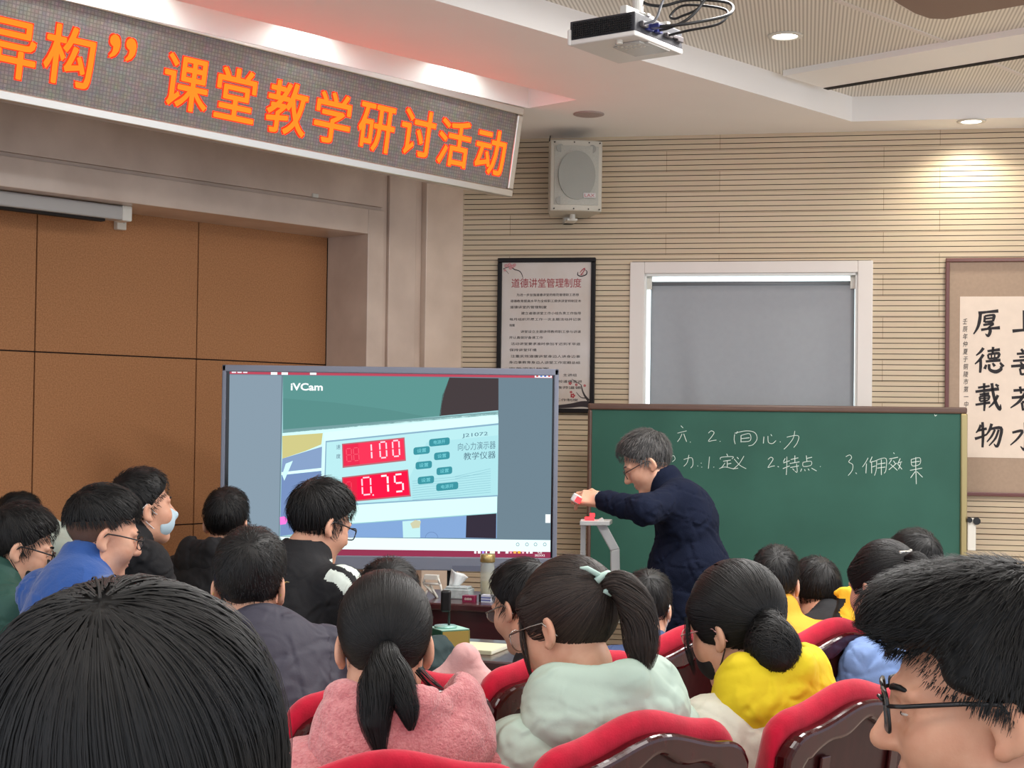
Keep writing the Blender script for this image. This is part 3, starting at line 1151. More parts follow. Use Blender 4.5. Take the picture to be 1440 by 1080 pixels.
# screen base (grey slate) and gradient-free areas of the picture
B0 = 0.0006
srect(323, 520, 777, 779.5, (104, 124, 136), B0)                    # slate surround
sq([(323, 527), (396, 528), (392, 757), (320, 754)], (128, 146, 160), B0 * 2)
srect(323, 520, 777, 526, (176, 70, 88), B0 * 2)                    # red wallpaper strip
for x in (326, 334, 342):
    srect(x, 521, x + 6, 524.5, (232, 224, 232), B0 * 3)
for x, w in ((381, 9), (396, 9), (436, 9)):
    srect(x, 523, x + w, 527, (250, 250, 250), B0 * 3)
srect(752, 526.5, 776, 531, (240, 240, 244), B0 * 3)
for k, c_ in enumerate(((200, 60, 60), (80, 120, 200), (60, 80, 180), (200, 60, 60))):
    srect(754 + k * 5.6, 527.5, 757 + k * 5.6, 530, c_, B0 * 4)
V = B0 * 2
# camera picture quad: (398,529)-(701,533)-(699,757)-(394,754)
sq([(398, 528), (701, 532), (698.5, 757), (393.5, 754)], (150, 196, 200), V)
sq([(398, 528), (632, 531), (625, 552), (621, 570), (620, 585), (398, 606)], (88, 140, 136), V + B0)
sq([(398, 560), (470, 566), (540, 575), (600, 586), (398, 606)], (84, 134, 130), V + 1.5 * B0)
sq([(632, 531), (701, 532), (701, 577), (618, 585), (622, 556)], (66, 58, 60), V + B0)
# dark seam on top of device and white body
sq([(398, 604), (701, 579), (701, 583), (398, 609)], (112, 150, 152), V + 2 * B0)
sq([(397, 609), (700, 580), (701, 590), (699, 721), (500, 735), (395, 742)], (200, 238, 238), V + 2 * B0)
# left photo part: yellow plate, blue cloth
sq([(397, 613), (454, 609), (452, 625), (430, 634), (397, 645)], (196, 190, 128), V + 3 * B0)
sq([(397, 645), (453, 628), (452, 658), (396, 664)], (128, 152, 188), V + 3 * B0)
sq([(396, 664), (452, 658), (452, 662), (396, 668)], (214, 250, 248), V + 4 * B0)
sq([(396, 668), (452, 662), (452, 745), (394, 754)], (112, 136, 180), V + 3 * B0)
sq([(397, 668), (402, 652), (412, 648), (406, 662), (400, 676)], (200, 240, 240), V + 5 * B0)
sq([(393.7, 727), (400, 726), (405, 731), (402, 737), (394, 738)], (236, 120, 210), V + 5 * B0)
# device body
sq([(456, 608), (694, 584), (700, 587), (698, 720), (520, 734), (453, 738)], (208, 244, 242), V + 4 * B0)
sq([(458, 620), (701, 595), (700, 698), (500, 710), (455, 712)], (132, 168, 190), V + 5 * B0)
sq([(459.5, 622), (701, 597.5), (700, 696), (500, 708), (457, 710)], (176, 222, 226), V + 6 * B0)
sq([(600, 622), (701, 612), (700, 696), (560, 704)], (166, 216, 222), V + 7 * B0)
# red readouts
sq([(481, 624), (569, 615), (571, 648), (482, 658)], (176, 100, 110), V + 8 * B0)
sq([(482.5, 625.5), (567.5, 617), (569.5, 646), (483.5, 655.5)], (222, 44, 76), V + 9 * B0)
sq([(504, 623.5), (567.5, 617), (569.5, 646), (506, 653)], (238, 52, 84), V + 10 * B0)
sq([(481, 671), (574, 660), (578, 698), (481, 707)], (176, 100, 110), V + 8 * B0)
sq([(482.5, 672.5), (573, 662), (576, 696), (483, 705)], (222, 36, 66), V + 9 * B0)
sq([(502, 670.5), (573, 662), (576, 696), (503, 703)], (238, 24, 66), V + 10 * B0)
SEG = {'0': 'abcdef', '1': 'bc', '7': 'abc', '5': 'afgcd', '8': 'abcdefg'}


def seg7(ch, x, y, w, h, slope, rgb, off, th=2.0):
    P_ = {'a': ((0.12, 0), (0.88, 0)), 'b': ((1, 0.06), (1, 0.46)), 'c': ((1, 0.54), (1, 0.94)), 'd': ((0.12, 1), (0.88, 1)), 'e': ((0, 0.54), (0, 0.94)), 'f': ((0, 0.06), (0, 0.46)), 'g': ((0.12, 0.5), (0.88, 0.5))}
    for s in SEG[ch]:
        (a0, b0), (a1, b1) = P_[s]
        stroke2d(scr, [(x + a0 * w + b0 * 1.2, y + b0 * h + slope * a0 * w), (x + a1 * w + b1 * 1.2, y + b1 * h + slope * a1 * w)], th, lambda p, q: dl(p, q, off), sm_(rgb, 1.0))


for x, y in ((487, 631), (497, 630)):
    seg7('8', x, y, 7, 18, -0.1, (236, 90, 110), V + 11 * B0, 1.0)
seg7('1', 513, 624.5, 9, 22, -0.1, (255, 214, 226), V + 11 * B0)
seg7('0', 534, 622, 9, 22, -0.1, (255, 206, 220), V + 11 * B0)
seg7('0', 552, 620, 9, 22, -0.1, (255, 206, 220), V + 11 * B0)
seg7('8', 487, 678, 7, 18, -0.1, (236, 70, 96), V + 11 * B0, 1.0)
seg7('0', 509, 672, 12, 24, -0.1, (255, 206, 220), V + 11 * B0)
seg7('7', 535, 669.5, 10, 24, -0.1, (255, 232, 236), V + 11 * B0, 2.6)
seg7('5', 555, 667.5, 11, 24, -0.1, (255, 224, 232), V + 11 * B0, 2.4)
srect(524, 695, 526, 697, (255, 206, 220), V + 11 * B0)
# teal keys
for x, y, w in ((618, 621.5, 29), (593, 633.5, 23), (621.5, 641, 22), (596, 654, 23), (625, 662, 22), (599, 675, 23), (629, 684, 31)):
    h = 10.5
    pts = []
    for (cx_, cy_, a0) in ((w / 2 - 3, -h / 2 + 3, -90), (w / 2 - 3, h / 2 - 3, 0), (-w / 2 + 3, h / 2 - 3, 90), (-w / 2 + 3, -h / 2 + 3, 180)):
        for k in range(4):
            t = math.radians(a0 + k * 30)
            px_, py_ = cx_ + 3 * math.cos(t), cy_ + 3 * math.sin(t)
            pts.append((x + px_, y + py_ - 0.10 * px_))
    sq(pts, (58, 140, 152), V + 8 * B0)
    n_ = 3 if w < 26 else 4
    put_text(scr, {3: '\u8bbe\u7f6e', 4: '\u7535\u6e90\u5f00'}[n_], lambda a_, b_: dl(x - w * 0.28 + a_ * w * 0.56, y + 2.6 - 5.4 * b_ - 0.1 * (a_ - 0.5) * w * 0.56, V + 9 * B0), sm_((120, 206, 214)))
# fine ruled lines under the keys
for k in range(11):
    y = 668 + k * 3.3
    stroke2d(scr, [(580 + (k < 2) * 60, y + 2), (690, y - 9)], 0.5, lambda p, q: dl(p, q, V + 7.5 * B0), sm_((128, 180, 192)))


def slab_text(s, x0, y0, x1, h, slope, rgb, off, bold=0.0):
    put_text(scr, s, lambda a_, b_: dl(x0 + (x1 - x0) * a_, y0 + slope * (x1 - x0) * a_ - h * b_, off), sm_(rgb), bold)


slab_text('iVCam', 409, 549, 454, 10.5, 0.012, (250, 255, 255), V + 3 * B0, 0.025)
slab_text('J21072', 650, 616.5, 686, 6.5, -0.08, (76, 110, 128), V + 8 * B0)
slab_text('\u5411\u5fc3\u529b\u6f14\u793a\u5668', 644, 634, 697, 11, -0.06, (92, 124, 140), V + 8 * B0)
slab_text('\u6559\u5b66\u4eea\u5668', 652, 647, 697, 10.5, -0.06, (76, 104, 120), V + 8 * B0)
for ch, x, y in (('\u901f', 476, 632), ('\u5ea6', 476, 645), ('\u529b', 476, 682), ('\u503c', 476, 694)):
    slab_text(ch, x - 3, y, x + 3, 6.5, -0.08, (90, 110, 130), V + 8 * B0)
# small cartoon-free outline device foot and lower picture
sq([(480, 738), (698.5, 722), (698.5, 757), (440, 755)], (124, 158, 204), V + 4.5 * B0)
sq([(566, 733), (591, 731), (591, 756), (567, 756)], (186, 226, 228), V + 5.5 * B0)
sq([(577, 736), (584, 731), (592, 733), (590, 742), (580, 743)], (196, 196, 164), V + 6.5 * B0)
sq([(656, 725), (698, 722), (697.5, 757), (655, 756)], (52, 46, 58), V + 5.5 * B0)
for k in range(10):
    t0, t1 = math.pi * (1 + k / 10), math.pi * (1 + (k + 1) / 10)
    stroke2d(scr, [(607 + 9 * math.cos(t0), 757 + 9 * math.sin(t0)), (607 + 9 * math.cos(t1), 757 + 9 * math.sin(t1))], 0.8, lambda p, q: dl(p, q, V + 5.5 * B0), sm_((104, 132, 176)))
# toolbar and taskbar
srect(320, 753.5, 774, 770, (226, 252, 253), B0 * 20, 1.0)
srect(319.6, 770, 774, 779.5, (140, 52, 78), B0 * 20)
for k, x in enumerate((728, 741, 753, 766)):
    for j in range(8):
        t0, t1 = 2 * math.pi * j / 8, 2 * math.pi * (j + 1) / 8
        stroke2d(scr, [(x + 2.2 * math.cos(t0), 765.3 + 2.2 * math.sin(t0)), (x + 2.2 * math.cos(t1), 765.3 + 2.2 * math.sin(t1))], 0.7, lambda p, q: dl(p, q, B0 * 22), sm_((86, 110, 120)))
tb = [(667, 3, (240, 240, 250)), (672, 4, (250, 240, 240)), (678, 3, (170, 140, 240)), (683, 2, (240, 240, 240)), (689, 7, (236, 244, 220)), (700, 3, (250, 250, 250)), (711, 4, (244, 244, 244)), (717, 3, (240, 150, 170)),
      (722, 4, (250, 170, 90)), (728, 4, (250, 180, 60)), (734, 3, (250, 190, 200)), (740, 3, (250, 240, 250)), (745, 4, (250, 240, 250))]
for x, w, c_ in tb:
    srect(x, 774.5, x + w, 778, c_, B0 * 22)
slab_text('9:38', 756, 778.2, 762, 2.8, 0.012, (255, 255, 255), B0 * 22)
slab_text('2023/3/2', 752, 782.0, 766, 2.8, 0.012, (255, 255, 255), B0 * 22)
srect(462, 769, 472, 777, (120, 200, 230), B0 * 22)
srect(767, 723, 774, 735, (236, 244, 244), B0 * 22)
tag(mk('screen', scr, smats, dsx), 'lit screen picture of a white meter with red readouts')
f = MB()
slab = None
put_text(f, 'SONNO', lambda a_, b_: (lambda q: (q[0], -0.0206, q[2]))(dl(536 + 21 * a_, 800 - 5 * b_)), 0)
mk('maker_mark', f, mat('mark_dark', (56, 58, 66), 0.5), dsx)
f = MB()
for k in range(7):
    q = dl(708.5 + k * 4.9, 800.5)
    f.cyl((q[0], -0.022, q[2]), (q[0], -0.019, q[2]), 0.004 if k != 1 else 0.007, n=10, mi=1 if k < 2 else 0)
q0, q1 = dl(636, 797), dl(780, 803)
mk('front_buttons', f, [M['black'], mat('button_blue', (60, 66, 170), 0.4)], dsx)
f = MB()
f.span((q0[0], -0.0212, q1[2] - 0.005), (DW_ - 0.012, -0.0195, q1[2] + 0.022))
mk('port_cover', f, mat('port_cover', (104, 109, 126), 0.3), dsx)
f = MB()
xs = [dl(634, 810)[0], dl(634, 810)[0] - 0.62]
f.span((xs[1] + 0.022, 0.10, 0.15), (xs[0] - 0.022, 0.14, 0.22))
mk('stand_crossbar', f, M['black'], dsx)
for x in xs:
    f = MB()
    f.span((x - 0.022, 0.09, -d_br.z + 0.06), (x + 0.022, 0.15, 0.6))
    mk('stand_post', f, M['black'], dsx)
f = MB()
for x in xs:
    f.span((x - 0.04, -0.22, -d_br.z + 0.05), (x + 0.04, 0.42, -d_br.z + 0.10))
f.span((xs[1], -0.02, -d_br.z + 0.05), (xs[0], 0.22, -d_br.z + 0.09))
mk('stand_base', f, M['black'], dsx, bevel=0.006)
for x in xs:
    for y in (-0.18, 0.38):
        f = MB()
        f.cyl((x - 0.015, y, -d_br.z + 0.0275), (x + 0.015, y, -d_br.z + 0.0275), 0.027, n=16)
        mk('caster', f, M['black'], dsx)

# ------------------------------------------------------------------ chalkboard
BO = 0.46
bu0, bz1_ = W1.px(830, 567, BO)
bu1, _ = W1.px(1360, 574, BO)
BW = bu1 - bu0
BZ0 = 0.50
BH = bz1_ - BZ0
cb_ = thing('chalkboard', 'green chalkboard with white chalk handwriting on a wheeled frame before the window', 'chalkboard', W1.P(bu0, BO, 0), W1.rz)
f = MB()
f.span((0.01, 0.0, BZ0 + 0.01), (BW - 0.01, 0.03, bz1_ - 0.02))
board_m = mat('chalkboard_green', (36, 80, 68), 0.6, scale=2.2, rgb2=(46, 93, 80), detail=8, spec=0.35)
mk('board_surface', f, board_m, cb_)
f = MB()
f.span((-0.012, -0.014, bz1_ - 0.036), (BW + 0.0, 0.036, bz1_))
f.span((-0.012, -0.014, BZ0), (0.012, 0.036, bz1_ - 0.036))
f.span((-0.012, -0.014, BZ0 - 0.01), (BW + 0.0, 0.036, BZ0 + 0.03))
mk('wooden_frame', f, mat('board_frame_brown', (92, 68, 58), 0.35, var=0.1, scale=12, stretch=(1, 8, 8)), cb_, bevel=0.01)
f = MB()
f.span((BW - 0.034, -0.018, BZ0), (BW + 0.002, 0.036, bz1_ - 0.034))
mk('side_rail', f, mat('gilt_rail', (176, 158, 112), 0.28, 0.85), cb_, bevel=0.008)
f = MB()
f.span((0.1, -0.09, BZ0 - 0.02), (BW - 0.1, -0.014, BZ0 - 0.005))
f.span((0.1, -0.09, BZ0 - 0.02), (BW - 0.1, -0.082, BZ0 + 0.015))
mk('chalk_tray', f, M['white_plastic'], cb_)
for x in (0.25, BW - 0.25):
    f = MB()
    f.span((x - 0.025, 0.031, 0.08), (x + 0.025, 0.075, bz1_ - 0.1))
    f.span((x - 0.03, -0.25, 0.06), (x + 0.03, 0.33, 0.11))
    lg = mk('leg', f, M['steel'], cb_)
    for y in (-0.21, 0.29):
        f = MB()
        f.cyl((x - 0.012, y, 0.03), (x + 0.012, y, 0.03), 0.03, n=16)
        mk('caster', f, M['black'], lg)
# white bracket with a knob beside the right rail
br0 = dict(zip('uz', W1.px(1366, 748, BO)))
f = MB()
x = br0['u'] - bu0
f.span((x - 0.022, -0.02, br0['z'] - 0.10), (x + 0.022, 0.03, br0['z'] + 0.075))
f.span((x - 0.05, 0.0, br0['z'] - 0.09), (x + 0.0, 0.03, br0['z'] - 0.05))
tb_ = mk('side_bracket', f, M['white_plastic'], cb_, bevel=0.006)
f = MB()
f.cyl((x - 0.012, -0.035, br0['z'] + 0.065), (x - 0.012, -0.015, br0['z'] + 0.065), 0.014, n=14)
f.cyl((x + 0.025, -0.03, br0['z'] + 0.06), (x + 0.025, -0.01, br0['z'] + 0.06), 0.02, n=14)
mk('bracket_knob', f, M['black'], tb_)
# chalk handwriting as strokes (photo pixels on the board plane)
ck = MB()


def bpx(x, y):
    q = W1.px(x, y, BO + 0.001)
    return (q[0] - bu0, -0.0015, q[1])


def zz(*pts):
    """points given in the 1440-wide crop of [860,560,1440,720]"""
    return [(860 + p[0] * 580 / 1440.0, 560 + p[1] * 580 / 1440.0) for p in pts]


CH = [zz((242, 96), (250, 104)), zz((230, 122), (245, 118), (262, 114)), zz((246, 124), (240, 138), (230, 152)), zz((252, 124), (262, 152)), zz((274, 152), (276, 154)),
      zz((338, 122), (348, 114), (358, 120), (350, 134), (338, 150), (352, 148), (366, 146)), zz((378, 150), (380, 151)),
      zz((440, 116), (436, 124)), zz((430, 126), (428, 144), (432, 160)), zz((430, 122), (470, 114), (500, 120), (508, 142), (494, 162), (478, 166)), zz((452, 130), (452, 154)), zz((452, 130), (482, 124), (484, 148), (454, 152)), zz((454, 141), (482, 138)),
      zz((532, 134), (530, 158)), zz((546, 132), (548, 154), (562, 158), (574, 148)), zz((556, 126), (560, 132)), zz((588, 152), (590, 153)),
      zz((612, 136), (640, 130), (654, 134), (648, 156), (636, 172)), zz((640, 114), (634, 140), (616, 164), (602, 178)),
      zz((206, 208), (216, 200), (222, 212), (212, 222)),
      zz((252, 214), (280, 208), (284, 232), (276, 244)), zz((270, 198), (264, 224), (252, 238)), zz((300, 236), (302, 237)), zz((312, 226), (314, 227)), zz((314, 240), (316, 241)),
      zz((342, 204), (340, 226), (338, 246)), zz((356, 240), (358, 241)),
      zz((402, 194), (406, 202)), zz((380, 214), (384, 206), (424, 204), (420, 212)), zz((390, 220), (416, 216)), zz((404, 218), (404, 242)), zz((404, 230), (418, 227)), zz((396, 226), (386, 240), (376, 246), (396, 240), (424, 246), (442, 244)),
      zz((438, 206), (444, 212)), zz((462, 202), (446, 228), (424, 248)), zz((428, 212), (448, 234), (470, 246)),
      zz((546, 214), (556, 206), (564, 212), (556, 226), (546, 242), (558, 238), (570, 236)), zz((580, 238), (584, 240)),
      zz((606, 210), (600, 222)), zz((600, 226), (622, 218)), zz((612, 204), (612, 236), (610, 268)), zz((598, 246), (622, 236)), zz((626, 214), (652, 208)), zz((640, 200), (640, 226)), zz((622, 228), (656, 222)), zz((624, 242), (654, 236)), zz((646, 228), (648, 258), (640, 254)), zz((632, 246), (638, 252)),
      zz((680, 200), (682, 220)), zz((682, 210), (700, 206)), zz((668, 224), (670, 238), (696, 234), (696, 220), (668, 224)), zz((664, 246), (660, 256)), zz((674, 248), (676, 254)), zz((686, 246), (690, 252)), zz((698, 244), (716, 254)), zz((728, 238), (730, 239)),
      zz((818, 204), (832, 198), (838, 208), (828, 222), (842, 232), (840, 252), (826, 270)), zz((852, 260), (856, 264)),
      zz((896, 208), (886, 226), (876, 240)), zz((890, 228), (888, 262)), zz((910, 204), (902, 222)), zz((902, 224), (924, 218)), zz((908, 224), (908, 262)), zz((910, 240), (922, 236)),
      zz((926, 216), (924, 250), (918, 270)), zz((926, 216), (958, 210), (958, 250), (952, 262)), zz((928, 230), (956, 226)), zz((928, 244), (956, 240)), zz((942, 214), (942, 268)),
      zz((984, 190), (988, 194)), zz((970, 212), (1000, 206)), zz((978, 214), (968, 230)), zz((984, 218), (992, 230)), zz((968, 250), (996, 226)), zz((974, 230), (998, 252)), zz((1008, 210), (1000, 228)), zz((1000, 226), (1014, 222)), zz((1010, 226), (1002, 248)), zz((998, 228), (1014, 248)),
      zz((1046, 214), (1050, 236), (1076, 230), (1076, 208), (1046, 214)), zz((1048, 224), (1076, 220)), zz((1062, 206), (1062, 240)), zz((1042, 252), (1084, 244)), zz((1062, 240), (1064, 300)), zz((1060, 256), (1044, 278)), zz((1066, 256), (1086, 276)),
      zz((1128, 56), (1130, 62), (1136, 58))]
for pts in CH:
    stroke2d(ck, pts, 0.78 if len(pts) > 2 else 0.95, bpx)
chm = mat('chalk_white', (206, 220, 212), 0.9)
mk('chalk_writing', ck, chm, cb_)


# ------------------------------------------------------------------ projector on the ceiling
# its underside and two sides are seen; local x runs along the grille side, y along the cable side
PJY = 5.6
A = at_y(893, 47, PJY)              # near lower corner between grille side and cable side
L = at_z(799, 62, A.z)
Rr = at_z(970, 73, A.z)
pu = (A - L); pu.z = 0; plx = pu.length; pu.normalize()
pv = Vector((-pu.y, pu.x, 0))
ply = max(0.25, abs((Rr - A).dot(pv)))
pj = thing('projector', 'white and black projector hanging from the coffered ceiling with looped black cables', 'projector', (L.x, L.y, L.z), math.atan2(pu.y, pu.x))
PHH = 0.085
f = MB()
f.span((0.004, 0.004, 0.012), (plx - 0.004, ply, PHH))
mk('casing', f, mat('projector_charcoal', (46, 46, 52), 0.45), pj, bevel=0.004)
f = MB()
f.prism([(0, 0), (plx, 0), (plx, ply), (0, ply)], -0.006, 0.014, axis=2)
f.span((-0.004, -0.004, -0.006), (0.012, 0.03, 0.055))
mk('lower_shell', f, mat('projector_white', (214, 210, 206), 0.35), pj, bevel=0.006)
f = MB()
for i in range(30):
    f.span((0.02 + i * (plx - 0.04) / 30, -0.001, 0.018), (0.02 + (i + 0.45) * (plx - 0.04) / 30, 0.004, PHH - 0.008))
for j in range(7):
    z_ = 0.018 + j * (PHH - 0.026) / 7
    f.span((0.016, -0.0025, z_), (plx - 0.016, 0.003, z_ + 0.0022))
mk('vent_grille', f, M['black'], pj)
f = MB()
f.span((plx * 0.45, ply * 0.30, -0.012), (plx * 0.98, ply * 0.75, -0.006))
f.prism([(plx * 0.55, ply * 0.2), (plx * 0.92, ply * 0.2), (plx * 0.92, ply * 0.5), (plx * 0.55, ply * 0.5)], -0.014, -0.006, axis=2)
mk('control_panel', f, mat('projector_panel', (178, 176, 172), 0.25), pj, bevel=0.003)
for i in range(5):
    for j in range(2):
        f = MB()
        f.cyl((plx * (0.60 + 0.065 * i), ply * (0.28 + 0.1 * j), -0.016), (plx * (0.60 + 0.065 * i), ply * (0.28 + 0.1 * j), -0.012), 0.006, n=10)
        mk('control_button', f, M['white_plastic'], pj)
f = MB()
f.cyl((plx * 0.7, ply * 0.1, -0.02), (plx * 0.7, ply * 0.1, 0.0), 0.012, n=12)
mk('foot', f, M['white_plastic'], pj)
port_m = [mat('port_metal', (120, 116, 118), 0.3, 0.7), mat('vga_blue', (36, 44, 110), 0.4)]
for (y, z, h_, c_) in ((0.03, 0.035, 0.02, 0), (0.06, 0.03, 0.028, 1), (0.11, 0.034, 0.024, 1), (0.17, 0.034, 0.015, 0), (0.205, 0.04, 0.012, 0), (0.235, 0.034, 0.02, 0)):
    f = MB()
    f.span((plx - 0.004, y * ply / 0.28, z), (plx + 0.012, (y + 0.032) * ply / 0.28, z + h_))
    mk('connector', f, port_m[c_], pj, bevel=0.002)
f = MB()
pm = mat('mount_white', (206, 204, 198), 0.4)
f.span((plx * 0.35, ply * 0.25, PHH), (plx * 1.0, ply * 0.32, PHH + 0.012))
f.span((plx * 0.35, ply * 0.65, PHH), (plx * 1.0, ply * 0.72, PHH + 0.012))
f.span((plx * 0.62, ply * 0.2, PHH + 0.012), (plx * 0.72, ply * 0.78, PHH + 0.05))
f.cyl((plx * 0.67, ply * 0.5, PHH + 0.04), (plx * 0.67, ply * 0.5, COFFER - L.z), 0.022, n=16)
f.span((plx * 0.67 - 0.08, ply * 0.5 - 0.08, COFFER - L.z - 0.012), (plx * 0.67 + 0.08, ply * 0.5 + 0.08, COFFER - L.z))
mk('ceiling_mount', f, pm, pj, bevel=0.003)


def cable(name, pts, r, m, n=48):
    P = [Vector(p) for p in pts]
    q = []
    for i in range(len(P) - 1):
        p0 = P[max(0, i - 1)]; p1 = P[i]; p2 = P[i + 1]; p3 = P[min(len(P) - 1, i + 2)]
        for k in range(8):
            t = k / 8
            q.append(0.5 * ((2 * p1) + (p2 - p0) * t + (2 * p0 - 5 * p1 + 4 * p2 - p3) * t * t + (3 * p1 - p0 - 3 * p2 + p3) * t ** 3))
    q.append(P[-1])
    f = MB()
    f.tube(q, r, 8)
    mk(name, f, m, pj, smooth=True)


yk = ply / 0.28
cable('cable', [(plx + 0.01, 0.125 * yk, 0.045), (plx + 0.05, 0.13 * yk, 0.05), (plx + 0.12, 0.14 * yk, 0.075), (plx + 0.15, 0.18 * yk, 0.14), (plx + 0.16, 0.2 * yk, 0.22), (plx * 0.8, ply * 0.5, COFFER - L.z - 0.01)], 0.006, M['black'])
cable('cable', [(plx + 0.01, 0.075 * yk, 0.045), (plx + 0.06, 0.08 * yk, 0.04), (plx + 0.16, 0.12 * yk, 0.05), (plx + 0.25, 0.2 * yk, 0.09), (plx + 0.22, 0.24 * yk, 0.15), (plx + 0.08, 0.2 * yk, 0.17), (plx - 0.02, 0.16 * yk, 0.15), (plx - 0.1, 0.14 * yk, 0.20), (plx * 0.66, ply * 0.45, COFFER - L.z - 0.01)], 0.006, M['black'])
cable('cable', [(plx + 0.01, 0.18 * yk, 0.04), (plx + 0.08, 0.19 * yk, 0.05), (plx + 0.2, 0.22 * yk, 0.07), (plx + 0.20, 0.25 * yk, 0.13), (plx + 0.05, 0.22 * yk, 0.16), (plx + 0.0, 0.2 * yk, 0.12), (plx + 0.04, 0.2 * yk, 0.11), (plx + 0.13, 0.2 * yk, 0.17), (plx * 0.7, ply * 0.55, COFFER - L.z - 0.01)], 0.005, M['black'])
cable('cable', [(plx + 0.01, 0.04 * yk, 0.045), (plx + 0.05, 0.05 * yk, 0.06), (plx + 0.06, 0.08 * yk, 0.14), (plx + 0.1, 0.12 * yk, 0.24), (plx * 0.75, ply * 0.52, COFFER - L.z - 0.01)], 0.005, mat('grey_cable', (96, 98, 104), 0.5))
f = MB()
f.span((plx + 0.010, 0.066 * yk, 0.036), (plx + 0.05, 0.092 * yk, 0.052))
mk('cable_plug', f, mat('plug_blue', (30, 36, 96), 0.4), pj, bevel=0.003)

# ------------------------------------------------------------------ teacher's desk and front table with their clutter
M['mahogany'] = mat('dark_mahogany', (58, 18, 22), 0.28, var=0.25, scale=6, stretch=(1, 6, 6), coat=0.4)
DR = math.radians(-16)
dk = thing('lecture_desk', 'dark mahogany lecture desk below the touch display', 'desk', (-0.42, 6.50, 0), DR)
DZ = 0.83
f = MB()
f.span((-0.05, -0.03, DZ - 0.03), (0.72, 0.46, DZ))
mk('desk_top', f, M['mahogany'], dk, bevel=0.006)
f = MB()
f.span((0.0, 0.0, 0.0), (0.68, 0.03, DZ - 0.03))
mk('front_panel', f, M['mahogany'], dk)
for x in (0.0, 0.65):
    f = MB()
    f.span((x, 0.03, 0.0), (x + 0.03, 0.42, DZ - 0.03))
    mk('side_panel', f, M['mahogany'], dk)


def on_desk(px_, py_, z=DZ):
    return at_z(px_, py_, z)


# tissue box with a tissue
p = at_y(645, 849, 6.62)
t = thing('tissue_box', 'clear crystal tissue box with a white tissue sticking up on the lecture desk', 'tissue box', (p.x, p.y, DZ), DR)
f = MB()
f.span((-0.058, -0.04, 0), (0.058, 0.04, 0.042))
f.span((-0.050, -0.034, 0.042), (0.050, 0.034, 0.052))
mk('box', f, mat('crystal_box', (196, 206, 206), 0.12, alpha=0.75, var=0.15, scale=60), t, bevel=0.004)
f = MB()
vs, fs = [], []
for j in range(7):
    for i in range(9):
        a_, b_ = i / 8, j / 6
        vs.append((-0.045 + 0.075 * a_ * (0.55 + 0.6 * b_) + 0.004 * b_, 0.012 * math.sin(a_ * 9 + b_ * 2) * (0.3 + b_), 0.048 + b_ * (0.075 - 0.030 * a_)))
for j in range(6):
    for i in range(8):
        k = j * 9 + i
        fs.append((k, k + 1, k + 10, k + 9))
f.add(vs, fs)
o = mk('tissue', f, mat('tissue_white', (222, 226, 226), 0.9), t, smooth=True)
o.modifiers.new('t', 'SOLIDIFY').thickness = 0.0015
# glass bottle with gold lid
p = at_y(685, 848, 6.62)
t = thing('glass_bottle', 'tall clear glass bottle with a gold lid on the lecture desk', 'bottle', (p.x, p.y, DZ), DR)
f = MB()
f.lathe([(0.028, 0.0), (0.031, 0.01), (0.031, 0.135), (0.0285, 0.150), (0.0285, 0.156)], n=24)
mk('bottle_body', f, mat('bottle_glass', (206, 212, 200), 0.08, alpha=0.42, spec=0.8), t, smooth=True)
f = MB()
f.lathe([(0.0265, 0.006), (0.0285, 0.012), (0.0285, 0.075), (0.001, 0.076)], n=24)
mk('tea', f, mat('pale_tea', (176, 164, 116), 0.2, alpha=0.7), t, smooth=True)
f = MB()
f.lathe([(0.031, 0.156), (0.032, 0.158), (0.032, 0.188), (0.029, 0.191), (0.001, 0.191)], n=24)
mk('lid', f, mat('gold_lid', (190, 166, 110), 0.3, 0.7), t, smooth=True)
# folded white paper stars / frame
p = at_y(606, 846, 6.62)
t = thing('wire_rack', 'small white wire rack beside the microphone on the lecture desk', 'rack', (p.x, p.y, DZ), DR)
f = MB()
for a_, b_ in (((-0.035, 0, 0), (-0.01, 0.02, 0.05)), ((-0.01, 0.02, 0.05), (0.03, 0, 0)), ((-0.035, 0, 0.06), (0.02, 0.02, 0.0)), ((0.04, 0, 0.06), (0.05, 0.02, 0)), ((-0.03, 0, 0.085), (0.03, 0, 0.085)), ((-0.035, 0, 0.06), (-0.03, 0, 0.085)), ((0.04, 0, 0.06), (0.03, 0, 0.085)), ((-0.035, 0.0, 0.06), (0.04, 0.0, 0.06)), ((0.05, 0.01, 0.03), (0.075, 0.0, 0.0))):
    f.cyl(a_, b_, 0.0055, n=8)
mk('rack_wires', f, M['white_plastic'], t, smooth=True)
f = MB()
f.span((-0.03, -0.01, 0.078), (0.03, 0.02, 0.098))
mk('rack_top', f, M['white_plastic'], t)
# small maroon box and blue white packet
p = at_y(660, 856, 6.5)
f = MB()
f.span((-0.026, -0.02, 0), (0.026, 0.02, 0.026))
put_text(f, '888', lambda a_, b_: (-0.016 + 0.032 * a_, -0.0204, 0.008 + 0.010 * b_), 1)
tag(mk('name_card', f, [mat('maroon_box', (128, 30, 66), 0.5), M['white_plastic']], loc=(p.x, p.y, DZ), rotz=DR), 'small maroon box in front of the glass bottle on the lecture desk', 'box')
p = at_y(682, 857, 6.5)
f = MB()
f.span((-0.012, -0.02, 0), (0.03, 0.02, 0.03))
f.span((-0.022, -0.018, 0), (-0.013, 0.018, 0.032), 1)
f.span((-0.0125, -0.0205, 0.006), (0.030, -0.0195, 0.011), 2)
f.span((-0.0125, -0.0205, 0.017), (0.030, -0.0195, 0.022), 2)
tag(mk('packet', f, [mat('packet_white', (196, 200, 214), 0.5), M['black'], mat('packet_blue', (84, 96, 160), 0.5)], loc=(p.x, p.y, DZ), rotz=DR), 'small blue and white packet at the foot of the glass bottle', 'packet')

